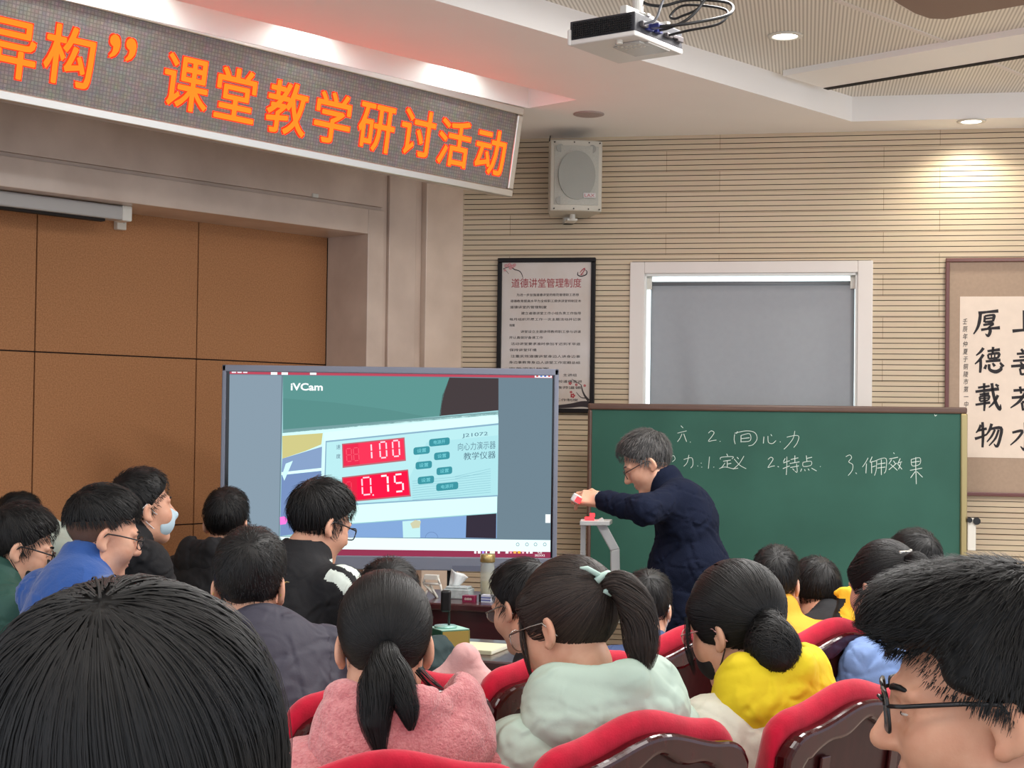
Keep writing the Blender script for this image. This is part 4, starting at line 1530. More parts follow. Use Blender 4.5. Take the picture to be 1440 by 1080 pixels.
# front table
ft = thing('front_table', 'dark mahogany table between the students and the lecture desk', 'table', (-0.42, 5.62, 0), DR)
FZ = 0.775
f = MB()
f.span((0, -0.25, FZ - 0.04), (0.66, 0.25, FZ))
mk('table_top', f, M['mahogany'], ft, bevel=0.006)
for x in (0.05, 0.61):
    for y in (-0.2, 0.2):
        f = MB()
        f.span((x - 0.025, y - 0.025, 0), (x + 0.025, y + 0.025, FZ - 0.04))
        mk('leg', f, M['mahogany'], ft)
f = MB()
f.span((0.03, 0.2, 0.2), (0.63, 0.22, FZ - 0.04))
mk('modesty_panel', f, M['mahogany'], ft)
p = at_y(631, 903, 5.45)
t = thing('gift_box', 'square box with green and gold sides carrying the microphone stand', 'box', (p.x, p.y, FZ), math.radians(28))
f = MB()
f.span((-0.055, -0.055, 0), (0.055, 0.055, 0.085))
b_ = mk('box', f, mat('box_green', (30, 92, 70), 0.4), t, bevel=0.003)
f = MB()
f.span((-0.051, -0.0575, 0.004), (0.051, -0.0545, 0.081))
f.span((0.0545, -0.051, 0.004), (0.0575, 0.051, 0.081), 1)
f.span((-0.054, -0.054, 0.0845), (0.054, 0.054, 0.0865), 2)
mk('box_faces', f, [mat('face_gold', (172, 150, 78), 0.35, 0.4), mat('face_gold_b', (172, 150, 78), 0.35, 0.4), mat('top_mint', (170, 212, 196), 0.4)], b_)
p2 = at_z(619, 869, FZ + 0.087)
t = thing('desk_microphone', 'black microphone on a thin pole with a round base standing on the gold box', 'microphone', (p.x - 0.012, p.y, FZ + 0.087), 0)
f = MB()
f.lathe([(0.040, 0.0), (0.041, 0.004), (0.039, 0.008), (0.001, 0.009)], n=32)
mk('base', f, mat('mic_base', (150, 196, 186), 0.2, 0.3), t, smooth=True)
f = MB()
f.cyl((0.012, 0, 0.008), (0.012, 0, 0.13), 0.0045, n=12)
mk('pole', f, M['black'], t, smooth=True)
f = MB()
f.span((-0.018, -0.012, 0.055), (0.018, 0.012, 0.132))
mk('microphone_head', f, M['black'], t, bevel=0.009, seg=4)
p = at_y(676, 902, 5.5)
f = MB()
f.span((-0.075, -0.09, 0), (0.075, 0.09, 0.016), 0)
f.span((-0.073, -0.088, 0.002), (0.0755, 0.088, 0.014), 1)
tag(mk('notebook', f, [mat('book_cover', (214, 214, 182), 0.6), mat('book_pages', (226, 226, 206), 0.8)], loc=(p.x, p.y, FZ), rotz=-0.35, bevel=0.002), 'pale closed notebook lying on the dark front table beside the gold box', 'notebook')

# ------------------------------------------------------------------ demonstration table and white force demonstrator
MT = thing('demonstration_table', 'dark table carrying the white demonstrator beside the teacher', 'table', (0.46, 6.72, 0), DR)
TZ = 0.845
f = MB()
f.span((-0.19, -0.22, TZ - 0.04), (0.16, 0.22, TZ))
mk('table_top', f, M['mahogany'], MT, bevel=0.005)
for x in (-0.165, 0.135):
    for y in (-0.18, 0.18):
        f = MB()
        f.span((x - 0.02, y - 0.02, 0), (x + 0.02, y + 0.02, TZ - 0.04))
        mk('leg', f, M['mahogany'], MT)
MY = 6.70


def mp_(x, y, back=0.0):
    q = at_y(x, y, MY + back)
    return Vector((q.x, q.y, q.z))


o0 = mp_(846, 830)
dm = thing('force_demonstrator', 'white meter stand with angled arm and glowing red top beside the teacher', 'demonstrator', (o0.x, o0.y, TZ), 0)


def ml(x, y, back=0.0):
    q = mp_(x, y, back)
    return (q.x - o0.x, q.y - o0.y, q.z - TZ)


W_DEV = mat('device_white', (206, 208, 206), 0.4)


def bar(mb, pts, w, d0, d1):
    """flat bar through photo-plane points with width w (m) and depth range"""
    P = [Vector((ml(x, y)[0], ml(x, y)[2])) for x, y in pts]
    L_, R_ = [], []
    for i in range(len(P)):
        t = (P[min(len(P) - 1, i + 1)] - P[max(0, i - 1)]).normalized()
        n = Vector((-t.y, t.x))
        L_.append(P[i] + n * w / 2); R_.append(P[i] - n * w / 2)
    for i in range(len(P) - 1):
        mb.prism([tuple(L_[i]), tuple(L_[i + 1]), tuple(R_[i + 1]), tuple(R_[i])], d0, d1, axis=1)


f = MB()
bar(f, [(841, 730), (864, 772), (865, 826)], 0.040, -0.05, -0.012)
mk('angled_arm', f, W_DEV, dm, bevel=0.004)
f = MB()
bar(f, [(821, 731), (820, 800), (820, 826)], 0.022, 0.02, 0.05)
mk('upright', f, W_DEV, dm, bevel=0.003)
f = MB()
a0, a1 = ml(814, 732), ml(856, 734)
f.prism([(a0[0], -0.09), (a1[0], -0.07), (a1[0] + 0.02, 0.06), (a0[0] + 0.015, 0.05)], a0[2] - 0.016, a0[2] + 0.004, axis=2)
mk('top_plate', f, W_DEV, dm, bevel=0.003)
RED = emat('red_glow', (3.2, 0.10, 0.12), 1.0, True)
f = MB()
b0 = ml(829, 729)
f.span((b0[0] - 0.022, -0.06, a0[2] + 0.004), (b0[0] + 0.018, -0.02, a0[2] + 0.018))
f.span((b0[0] + 0.0, -0.03, a0[2] + 0.018), (b0[0] + 0.022, -0.01, a0[2] + 0.034))
mk('glowing_readout', f, RED, dm, bevel=0.003)
f = MB()
c0 = ml(856, 826)
f.span((c0[0] - 0.02, -0.10, -0.0), (c0[0] + 0.10, 0.08, 0.030))
mk('base', f, W_DEV, dm, bevel=0.004)
q = mp_(846, 826)
f = MB()
f.span((-0.032, -0.03, 0), (0.028, 0.03, 0.050))
f.cyl((0.014, 0, 0.05), (0.014, 0, 0.066), 0.004, n=8, mi=1)
f.cyl((-0.012, 0, 0.05), (-0.012, 0, 0.062), 0.004, n=8, mi=1)
tag(mk('battery_box', f, [mat('deep_blue_plastic', (34, 62, 130), 0.4), M['white_plastic']], loc=(o0.x - 0.012, o0.y - 0.14, TZ), bevel=0.003), 'small deep blue box with two pins at the foot of the white demonstrator', 'box')

# ------------------------------------------------------------------ smooth solid modelling (signed distances -> surface)
class Sdf:
    def __init__(self):
        self.ops = []

    def ell(self, c, r, rot=None, k=0.02, sub=False):
        c = np.array(c, np.float32); r = np.array(r, np.float32)
        R = np.array(rot, np.float32) if rot is not None else None
        e = float(r.max()) if R is not None else r
        self.ops.append(('e', c, r, R, k, sub, c - e, c + e))
        return self

    def cone(self, a, b, ra, rb, k=0.02, sub=False):
        a = np.array(a, np.float32); b = np.array(b, np.float32)
        m = max(ra, rb)
        self.ops.append(('c', a, b, (ra, rb), k, sub, np.minimum(a, b) - m, np.maximum(a, b) + m))
        return self

    def box(self, c, h, r, rot=None, k=0.01, sub=False):
        c = np.array(c, np.float32); h = np.array(h, np.float32)
        R = np.array(rot, np.float32) if rot is not None else None
        e = float(np.linalg.norm(h)) + r if R is not None else h + r
        self.ops.append(('b', c, h, (R, r), k, sub, c - e, c + e))
        return self

    def plane(self, n, d, k=0.01):
        """cut away the half space where n.p > d"""
        self.ops.append(('p', np.array(n, np.float32), d, None, k, True, np.full(3, -99., np.float32), np.full(3, 99., np.float32)))
        return self

    @staticmethod
    def _d(op, X, Y, Z):
        t = op[0]
        if t == 'e':
            c, r, R = op[1], op[2], op[3]
            x, y, z = X - c[0], Y - c[1], Z - c[2]
            if R is not None:
                x, y, z = R[0, 0] * x + R[1, 0] * y + R[2, 0] * z, R[0, 1] * x + R[1, 1] * y + R[2, 1] * z, R[0, 2] * x + R[1, 2] * y + R[2, 2] * z
            x, y, z = x / r[0], y / r[1], z / r[2]
            k0 = np.sqrt(x * x + y * y + z * z) + 1e-6
            k1 = np.sqrt((x / r[0]) ** 2 + (y / r[1]) ** 2 + (z / r[2]) ** 2) + 1e-6
            return k0 * (k0 - 1) / k1
        if t == 'c':
            a, b, (ra, rb) = op[1], op[2], op[3]
            d = b - a
            l2 = float(d.dot(d)) + 1e-9
            x, y, z = X - a[0], Y - a[1], Z - a[2]
            h = np.clip((x * d[0] + y * d[1] + z * d[2]) / l2, 0, 1)
            return np.sqrt((x - h * d[0]) ** 2 + (y - h * d[1]) ** 2 + (z - h * d[2]) ** 2) - (ra + (rb - ra) * h)
        if t == 'b':
            c, h, (R, r) = op[1], op[2], op[3]
            x, y, z = X - c[0], Y - c[1], Z - c[2]
            if R is not None:
                x, y, z = R[0, 0] * x + R[1, 0] * y + R[2, 0] * z, R[0, 1] * x + R[1, 1] * y + R[2, 1] * z, R[0, 2] * x + R[1, 2] * y + R[2, 2] * z
            qx, qy, qz = np.abs(x) - h[0], np.abs(y) - h[1], np.abs(z) - h[2]
            o = np.sqrt(np.maximum(qx, 0) ** 2 + np.maximum(qy, 0) ** 2 + np.maximum(qz, 0) ** 2)
            return o + np.minimum(np.maximum(qx, np.maximum(qy, qz)), 0) - r
        n, d = op[1], op[2]
        return -(n[0] * X + n[1] * Y + n[2] * Z - d)

    @staticmethod
    def _mix(f, d, k, sub):
        if sub:
            d = -d
            h = np.maximum(k - np.abs(f - d), 0) / k
            return np.maximum(f, d) + h * h * k * 0.25
        h = np.maximum(k - np.abs(f - d), 0) / k
        return np.minimum(f, d) - h * h * k * 0.25

    def bounds(self, m=0.02):
        lo = np.min([o[6] for o in self.ops if not o[5]], axis=0) - m
        hi = np.max([o[7] for o in self.ops if not o[5]], axis=0) + m
        return lo, hi

    def field(self, xs, ys, zs, wob=None):
        F = np.full((len(xs), len(ys), len(zs)), 0.25, np.float32)
        for op in self.ops:
            m = op[4] + 0.045
            sl = []
            for ax, lo, hi in ((xs, op[6][0], op[7][0]), (ys, op[6][1], op[7][1]), (zs, op[6][2], op[7][2])):
                i0, i1 = np.searchsorted(ax, lo - m), np.searchsorted(ax, hi + m)
                sl.append(slice(int(i0), int(i1)))
            if any(s.stop - s.start < 1 for s in sl):
                continue
            X = xs[sl[0]][:, None, None]; Y = ys[sl[1]][None, :, None]; Z = zs[sl[2]][None, None, :]
            d = self._d(op, X, Y, Z)
            F[sl[0], sl[1], sl[2]] = self._mix(F[sl[0], sl[1], sl[2]], d, op[4], op[5])
        if wob:
            F = F + wob(xs[:, None, None], ys[None, :, None], zs[None, None, :])
        return F

    def at(self, P, solid_only=True):
        X, Y, Z = P[:, 0], P[:, 1], P[:, 2]
        F = np.full(len(P), 0.25, np.float32)
        for op in self.ops:
            if op[5] and solid_only:
                continue
            F = self._mix(F, self._d(op, X, Y, Z), op[4], op[5])
        return F

    def grad(self, P, e=0.002):
        g = np.stack([self.at(P + np.eye(3)[i] * e) - self.at(P - np.eye(3)[i] * e) for i in range(3)], 1)
        return g / (np.linalg.norm(g, axis=1)[:, None] + 1e-9)

    def mesh(self, axes, wob=None):
        return surface_nets(self.field(*axes, wob=wob), *axes)


def axis(lo, hi, coarse, fines=(), fine=None):
    pts = [lo]
    while pts[-1] < hi:
        p = pts[-1]
        st_ = coarse
        for a, b in fines:
            if a - coarse <= p < b:
                st_ = fine
        pts.append(p + st_)
    return np.array(pts, np.float32)


def surface_nets(F, xs, ys, zs):
    S = F < 0
    nx, ny, nz = F.shape
    c = np.zeros((nx - 1, ny - 1, nz - 1), np.int8)
    for i in (0, 1):
        for j in (0, 1):
            for k in (0, 1):
                c += S[i:nx - 1 + i, j:ny - 1 + j, k:nz - 1 + k]
    act = (c > 0) & (c < 8)
    I, J, K = np.nonzero(act)
    idx = np.full(act.shape, -1, np.int64)
    idx[I, J, K] = np.arange(len(I))
    acc = np.zeros((len(I), 3)); cnt = np.zeros(len(I))
    cor = [(i, j, k) for i in (0, 1) for j in (0, 1) for k in (0, 1)]
    for a in cor:
        for ax in range(3):
            if a[ax] == 0:
                b = list(a); b[ax] = 1
                fa = F[I + a[0], J + a[1], K + a[2]]; fb = F[I + b[0], J + b[1], K + b[2]]
                m = (fa < 0) != (fb < 0)
                t = np.where(m, fa / np.where(m, fa - fb, 1), 0)
                pa = np.stack([xs[I + a[0]], ys[J + a[1]], zs[K + a[2]]], 1)
                pb = np.stack([xs[I + b[0]], ys[J + b[1]], zs[K + b[2]]], 1)
                p = pa + (pb - pa) * t[:, None]
                acc[m] += p[m]; cnt[m] += 1
    V = acc / np.maximum(cnt, 1)[:, None]
    faces = []
    for ax in range(3):
        A = [slice(None)] * 3; B = [slice(None)] * 3
        A[ax] = slice(0, -1); B[ax] = slice(1, None)
        e = S[tuple(A)] != S[tuple(B)]
        inner = [slice(1, -1)] * 3
        inner[ax] = slice(None)
        off = [1, 1, 1]; off[ax] = 0
        sub = e[tuple(inner)]
        i, j, k = np.nonzero(sub)
        i = i + off[0]; j = j + off[1]; k = k + off[2]
        u, v = [(1, 2), (2, 0), (0, 1)][ax]
        def q(du, dv):
            o = [i.copy(), j.copy(), k.copy()]
            o[u] = o[u] - du; o[v] = o[v] - dv
            return idx[o[0], o[1], o[2]]
        f = np.stack([q(1, 1), q(0, 1), q(0, 0), q(1, 0)], 1)
        flip = ~S[i, j, k]
        f[flip] = f[flip][:, ::-1]
        ok = (f >= 0).all(1)
        faces.append(f[ok])
    return V, np.concatenate(faces)


def npmesh(name, V, Fq, mats, parent=None, smooth=True, mi=None, relax=0):
    me = bpy.data.meshes.new(name)
    V = np.asarray(V, np.float32); Fq = np.asarray(Fq)
    if relax and len(Fq):
        E_ = np.concatenate([Fq[:, [0, 1]], Fq[:, [1, 2]], Fq[:, [2, 3]], Fq[:, [3, 0]]])
        for _ in range(relax):
            a = np.zeros_like(V); n = np.zeros(len(V), np.float32)
            np.add.at(a, E_[:, 0], V[E_[:, 1]]); np.add.at(a, E_[:, 1], V[E_[:, 0]])
            np.add.at(n, E_[:, 0], 1); np.add.at(n, E_[:, 1], 1)
            V = V * 0.5 + 0.5 * a / np.maximum(n, 1)[:, None]
    w = Fq.shape[1]
    me.vertices.add(len(V)); me.vertices.foreach_set('co', V.ravel())
    me.loops.add(Fq.size); me.loops.foreach_set('vertex_index', Fq.ravel().astype(np.int32))
    me.polygons.add(len(Fq)); me.polygons.foreach_set('loop_start', (np.arange(len(Fq)) * w).astype(np.int32))
    if not isinstance(mats, (list, tuple)):
        mats = [mats]
    for m in mats:
        me.materials.append(m)
    me.update(calc_edges=True)
    me.polygons.foreach_set('use_smooth', np.full(len(Fq), smooth))
    if mi is not None:
        me.polygons.foreach_set('material_index', np.asarray(mi, np.int32))
    me.validate()
    o = bpy.data.objects.new(name, me)
    COL.objects.link(o)
    if parent:
        o.parent = parent
    return o


# ------------------------------------------------------------------ materials for people
def skin_mat(name, rgb):
    m = mat(name, rgb, 0.5, sss=0.12, scale=26, rgb2=tuple(max(0, int(c * k)) for c, k in zip(rgb, (0.95, 0.89, 0.87))), bump=0.06, bscale=320, spec=0.4)
    return m


def hair_mat(name, rgb, rgb2):
    m = bpy.data.materials.new(name)
    m.use_nodes = True
    nt = m.node_tree
    b = nt.nodes['Principled BSDF']
    b.inputs['Roughness'].default_value = 0.5
    b.inputs['Specular IOR Level'].default_value = 0.3
    g = nt.nodes.new('ShaderNodeNewGeometry')
    rp = nt.nodes.new('ShaderNodeValToRGB')
    rp.color_ramp.elements[0].color = lin(rgb)
    rp.color_ramp.elements[1].color = lin(rgb2)
    nt.links.new(g.outputs['Random Per Island'], rp.inputs['Fac'])
    nt.links.new(rp.outputs[0], b.inputs['Base Color'])
    return m


SKIN = skin_mat('skin', (224, 174, 147))
SKIN_B = skin_mat('skin_tan', (212, 160, 132))
HAIR = hair_mat('black_hair', (7, 7, 8), (25, 23, 23))
HAIR_BR = hair_mat('brown_black_hair', (26, 20, 18), (58, 46, 40))
HAIR_GR = hair_mat('greying_hair', (30, 30, 32), (104, 102, 100))
GLASS_CLEAR = mat('spectacle_lens', (230, 240, 245), 0.03, alpha=0.18, spec=0.6)
PANTS = mat('dark_trousers', (34, 36, 46), 0.85, bump=0.2, bscale=150)
SHOE = mat('dark_shoe', (40, 38, 40), 0.5)
LIP = mat('lip_skin', (188, 118, 108), 0.5)
STUBBLE = mat('shaved_sides', (48, 40, 38), 0.8, alpha=0.62, var=0.2, scale=200)
EYE_W = mat('eye_white', (196, 186, 178), 0.25)
EYE_D = mat('eye_iris', (30, 20, 16), 0.2)


def rotm(yaw=0, pitch=0, roll=0):
    """yaw turns to the left, pitch up, roll tilts towards the right shoulder (degrees)"""
    return Matrix.Rotation(math.radians(yaw), 3, 'Z') @ Matrix.Rotation(math.radians(pitch), 3, 'X') @ Matrix.Rotation(math.radians(roll), 3, 'Y')


def head_prims(S, c, R, s=1.0, jaw=1.0, nose=1.0, cheek=1.0):
    """head solids; c centre (eye level between the ears), R rotation, s size"""
    Rn = np.array(R, np.float32)

    def T(p):
        return Vector(c) + R @ (Vector(p) * s)

    def E(p, r, k=0.02, sub=False, rot=None):
        rr = Rn if rot is None else np.array(R @ rot, np.float32)
        S.ell(T(p), [x * s for x in r], rr, k * s, sub)

    def C(p, q, a, b, k=0.012, sub=False):
        S.cone(T(p), T(q), a * s, b * s, k * s, sub)
    E((0, -0.014, 0.034), (0.074, 0.092, 0.084))
    E((0, 0.030, -0.012), (0.064, 0.064, 0.085), 0.03)
    E((0, 0.030, -0.062), (0.052 * jaw, 0.058, 0.058), 0.03)
    C((0.044 * jaw, 0.0, -0.062), (0.012, 0.066, -0.106), 0.018, 0.016, 0.03)
    C((-0.044 * jaw, 0.0, -0.062), (-0.012, 0.066, -0.106), 0.018, 0.016, 0.03)
    E((0, 0.074, -0.105), (0.020, 0.016, 0.016), 0.02)
    for sx in (-1, 1):
        E((sx * 0.040 * cheek, 0.060, -0.030), (0.024, 0.026, 0.028), 0.03)
        E((sx * 0.032, 0.094, 0.004), (0.017, 0.016, 0.013), 0.014, True)          # eye socket
        E((sx * 0.031, 0.0775, 0.003), (0.0145, 0.0135, 0.0125), 0.004)             # eyelid
        C((sx * 0.014, 0.091, 0.024), (sx * 0.050, 0.077, 0.021), 0.008, 0.007, 0.014)  # brow
        E((sx * 0.011, 0.099, -0.034), (0.009, 0.012, 0.008), 0.008)                # nostril wing
        # ear
        er = Matrix.Rotation(math.radians(sx * 22), 3, 'Z') @ Matrix.Rotation(math.radians(-12), 3, 'X')
        E((sx * 0.079, -0.012, -0.010), (0.0085, 0.019, 0.031), 0.006, False, er)
        E((sx * 0.087, -0.006, -0.008), (0.006, 0.012, 0.020), 0.004, True, er)
        E((sx * 0.077, -0.004, -0.036), (0.007, 0.010, 0.010), 0.006)
    C((0, 0.090, 0.012), (0, 0.113 * (1 + 0.06 * (nose - 1)), -0.027), 0.0075, 0.0115, 0.012)
    E((0, 0.112, -0.031), (0.0115, 0.011, 0.0095), 0.008)
    E((0, 0.088, -0.061), (0.023, 0.010, 0.0062), 0.006)                              # lips
    E((0, 0.087, -0.073), (0.019, 0.010, 0.0066), 0.006)
    return T


def hand_prims(S, w, d, up, side, curl=0.5, s=1.0, spread=0.0):
    """five separate fingers; w wrist, d direction of the fingers, up = back of the hand, side=+1 puts the thumb on +x of (d x up)"""
    d = Vector(d).normalized(); up = Vector(up); up = (up - d * up.dot(d)).normalized()
    x = d.cross(up)
    pal = w + d * 0.048 * s
    R = Matrix((x, d, up)).transposed()
    S.box(pal, (0.030 * s, 0.036 * s, 0.006 * s), 0.008 * s, np.array(R), 0.012)
    S.cone(w - d * 0.02, w + d * 0.02 * s, 0.026 * s, 0.024 * s, 0.02)
    L = [0.9, 1.0, 0.94, 0.75]
    for i in range(4):
        o = (1.5 - i) * 0.0195 * s * side
        p = w + d * (0.086 - 0.004 * abs(i - 1)) * s + x * o
        a = curl * (0.8 + 0.12 * i)
        dd = d
        ln_ = 0.040 * L[i] * s
        r = 0.0088 * s
        for j in range(3):
            ang = a * (0.5 if j == 0 else 0.9)
            dd = (dd * math.cos(ang) - up * math.sin(ang) + x * spread * (1.5 - i) * side * 0.1).normalized()
            up_ = up
            q = p + dd * ln_
            S.cone(p, q, r, r * 0.92, 0.004)
            p = q
            ln_ *= 0.72
            r *= 0.93
            up = (up + d * math.sin(ang) * 0)  # keep the hand frame
    t = w + d * 0.028 * s + x * 0.030 * s * side
    td = (d * 0.75 + x * side * 0.65 - up * 0.35 * curl).normalized()
    t2 = t + td * 0.040 * s
    S.cone(t, t2, 0.012 * s, 0.0098 * s, 0.010)
    td2 = (d * 0.95 + x * side * (0.25 - 0.5 * curl) - up * 0.4 * curl).normalized()
    S.cone(t2, t2 + td2 * 0.030 * s, 0.0096 * s, 0.008 * s, 0.004)


def cloth_noise(amp, seed, crease=1.0):
    base = tri_noise(amp, 30, seed)
    r = np.random.RandomState(seed + 77)
    A = r.uniform(-1, 1, (5, 3)) * np.array((16, 16, 26))
    B_ = r.uniform(-1, 1, (5, 3)) * 30
    ph = r.uniform(0, 6.28, (5, 2))

    def f(X, Y, Z):
        o = base(X, Y, Z)
        for a, b, p in zip(A, B_, ph):
            u = np.sin(a[0] * X + a[1] * Y + a[2] * Z + p[0] + 1.1 * np.sin(b[0] * X + b[1] * Y + b[2] * Z + p[1]))
            o = o + amp * crease * 1.1 * np.exp(-(u / 0.16) ** 2) - amp * crease * 0.5 * np.exp(-((u - 0.32) / 0.2) ** 2)
        return o.astype(np.float32)
    return f


def tri_noise(amp, fr, seed):
    r = np.random.RandomState(seed)
    A = r.uniform(-1, 1, (6, 3)) * fr
    ph = r.uniform(0, 6.28, 6)

    def f(X, Y, Z):
        o = 0
        for a, p in zip(A, ph):
            o = o + np.sin(a[0] * X + a[1] * Y + a[2] * Z + p)
        return (amp / 2.4 * o).astype(np.float32)
    return f


# ------------------------------------------------------------------ hair
CAP_C = Vector((0, -0.014, 0.036))
CAP_R = Vector((0.083, 0.102, 0.096))


def hairline(style):
    """list of (normal, d) half-spaces to cut away (n.p > d) in head space"""
    if style == 'short':
        return [((0, 0.66, -0.75), 0.000), ((0, 0.93, -0.36), 0.052)]
    if style == 'fringe':
        return [((0, 0.62, -0.785), 0.010), ((0, 0.98, -0.2), 0.075)]
    if style == 'fade':
        return [((0, 0.60, -0.80), -0.012), ((0, 0.93, -0.36), 0.052)]
    return [((0, 0.66, -0.75), 0.022), ((0, 0.95, -0.31), 0.060)]


def strands(S, roots, flow, steps, step, lift, rnd, curlamp=0.0):
    """hairs combed over the solid S; roots (N,3) head space; flow(p)->dir; lift = end height above the solid"""
    P = roots.copy()
    N = len(P)
    n0 = S.grad(P)
    P = P - n0 * (S.at(P) - 0.0012)[:, None]
    path = [P.copy()]
    sw = rnd.uniform(0, 6.28, N)
    for s in range(steps):
        nrm = S.grad(P)
        d = flow(P)
        d = d - nrm * (d * nrm).sum(1)[:, None]
        d /= np.linalg.norm(d, axis=1)[:, None] + 1e-9
        if curlamp:
            d = d + np.cross(nrm, d) * (curlamp * np.sin(sw + s * 0.9))[:, None]
        P = P + d * step[:, None]
        nrm = S.grad(P)
        sd = S.at(P)
        h = 0.0022 + lift * ((s + 1) / steps) ** 1.5
        P = P + nrm * (h - sd)[:, None]
        path.append(P.copy())
    return np.stack(path, 1)


def ribbons(path, width, c, taper=True, normal=None, mid=None):
    N, K, _ = path.shape
    t = np.gradient(path, axis=1)
    t /= np.linalg.norm(t, axis=2)[..., None] + 1e-9
    nr = path - c if normal is None else normal
    side = np.cross(t, nr)
    side /= np.linalg.norm(side, axis=2)[..., None] + 1e-9
    w = np.full(K, 1.0)
    if taper:
        w = np.linspace(1, 0.25, K)
    W = (np.asarray(width).reshape(-1, 1) * w[None, :])[..., None]
    nn_ = np.cross(side, t)
    A = path + side * W
    B = path - side * W
    Mid = path + nn_ * W * 0.7
    V = np.stack([A, Mid, B], 2).reshape(-1, 3)   # N,K,3
    base = (np.arange(N) * K * 3)[:, None] + (np.arange(K - 1) * 3)[None, :]
    base = base.ravel()
    q1 = np.stack([base, base + 1, base + 4, base + 3], 1)
    q2 = np.stack([base + 1, base + 2, base + 5, base + 4], 1)
    return V, np.concatenate([q1, q2])


def path_ribbons(ctrl, n, rad, width, rnd, steps=14, flare=None, tipvar=0.25):
    """a lock of hair: n ribbons around a centre curve ctrl (list of points), rad radius list"""
    C = np.array(ctrl, float)
    m = len(C)
    u = np.linspace(0, 1, steps)
    # catmull-rom
    pts = []
    for uu in u:
        s = uu * (m - 1)
        i = min(int(s), m - 2)
        t = s - i
        p0, p1, p2, p3 = C[max(0, i - 1)], C[i], C[i + 1], C[min(m - 1, i + 2)]
        pts.append(0.5 * ((2 * p1) + (p2 - p0) * t + (2 * p0 - 5 * p1 + 4 * p2 - p3) * t * t + (3 * p1 - p0 - 3 * p2 + p3) * t ** 3))
    pts = np.array(pts)
    tg = np.gradient(pts, axis=0)
    tg /= np.linalg.norm(tg, axis=1)[:, None]
    a = np.cross(tg, [0.31, 0.2, 0.93]); a /= np.linalg.norm(a, axis=1)[:, None]
    b = np.cross(tg, a)
    rr = np.interp(u, np.linspace(0, 1, len(rad)), rad)
    th = rnd.uniform(0, 2 * np.pi, n)
    rho = np.sqrt(rnd.uniform(0.1, 1, n))
    tw = rnd.normal(0, 0.5, n)
    L = 1 - tipvar * rnd.uniform(0, 1, n) ** 1.5
    out = np.zeros((n, steps, 3))
    nor = np.zeros((n, steps, 3))
    for k in range(steps):
        uu = u[k] * L
        px_ = np.stack([np.interp(uu, u, pts[:, i]) for i in range(3)], 1)
        ax_ = np.stack([np.interp(uu, u, a[:, i]) for i in range(3)], 1)
        bx_ = np.stack([np.interp(uu, u, b[:, i]) for i in range(3)], 1)
        r_ = np.interp(uu, u, rr) * rho
        ang = th + tw * uu
        off = ax_ * (np.cos(ang) * r_)[:, None] + bx_ * (np.sin(ang) * r_)[:, None]
        out[:, k] = px_ + off
        nor[:, k] = off + 1e-5
    return ribbons(out, np.full(n, width), None, True, nor)


def sample_faces(V, Q, n, rnd):
    q = Q[rnd.randint(0, len(Q), n)]
    u = rnd.uniform(0, 1, (n, 2, 1))
    return V[q[:, 0]] * (1 - u[:, 0]) * (1 - u[:, 1]) + V[q[:, 1]] * u[:, 0] * (1 - u[:, 1]) + V[q[:, 2]] * u[:, 0] * u[:, 1] + V[q[:, 3]] * (1 - u[:, 0]) * u[:, 1]


def fib(n, rnd):
    v = rnd.normal(size=(n, 3))
    return v / np.linalg.norm(v, axis=1)[:, None]


def cat(parts):
    V, Q, o = [], [], 0
    for v, q in parts:
        V.append(np.asarray(v)); Q.append(np.asarray(q) + o); o += len(v)
    return np.concatenate(V), np.concatenate(Q)


def lerp(a, b, t):
    return Vector(a) * (1 - t) + Vector(b) * t


def ss(a, b, x):
    t = np.clip((x - a) / (b - a), 0, 1)
    return t * t * (3 - 2 * t)


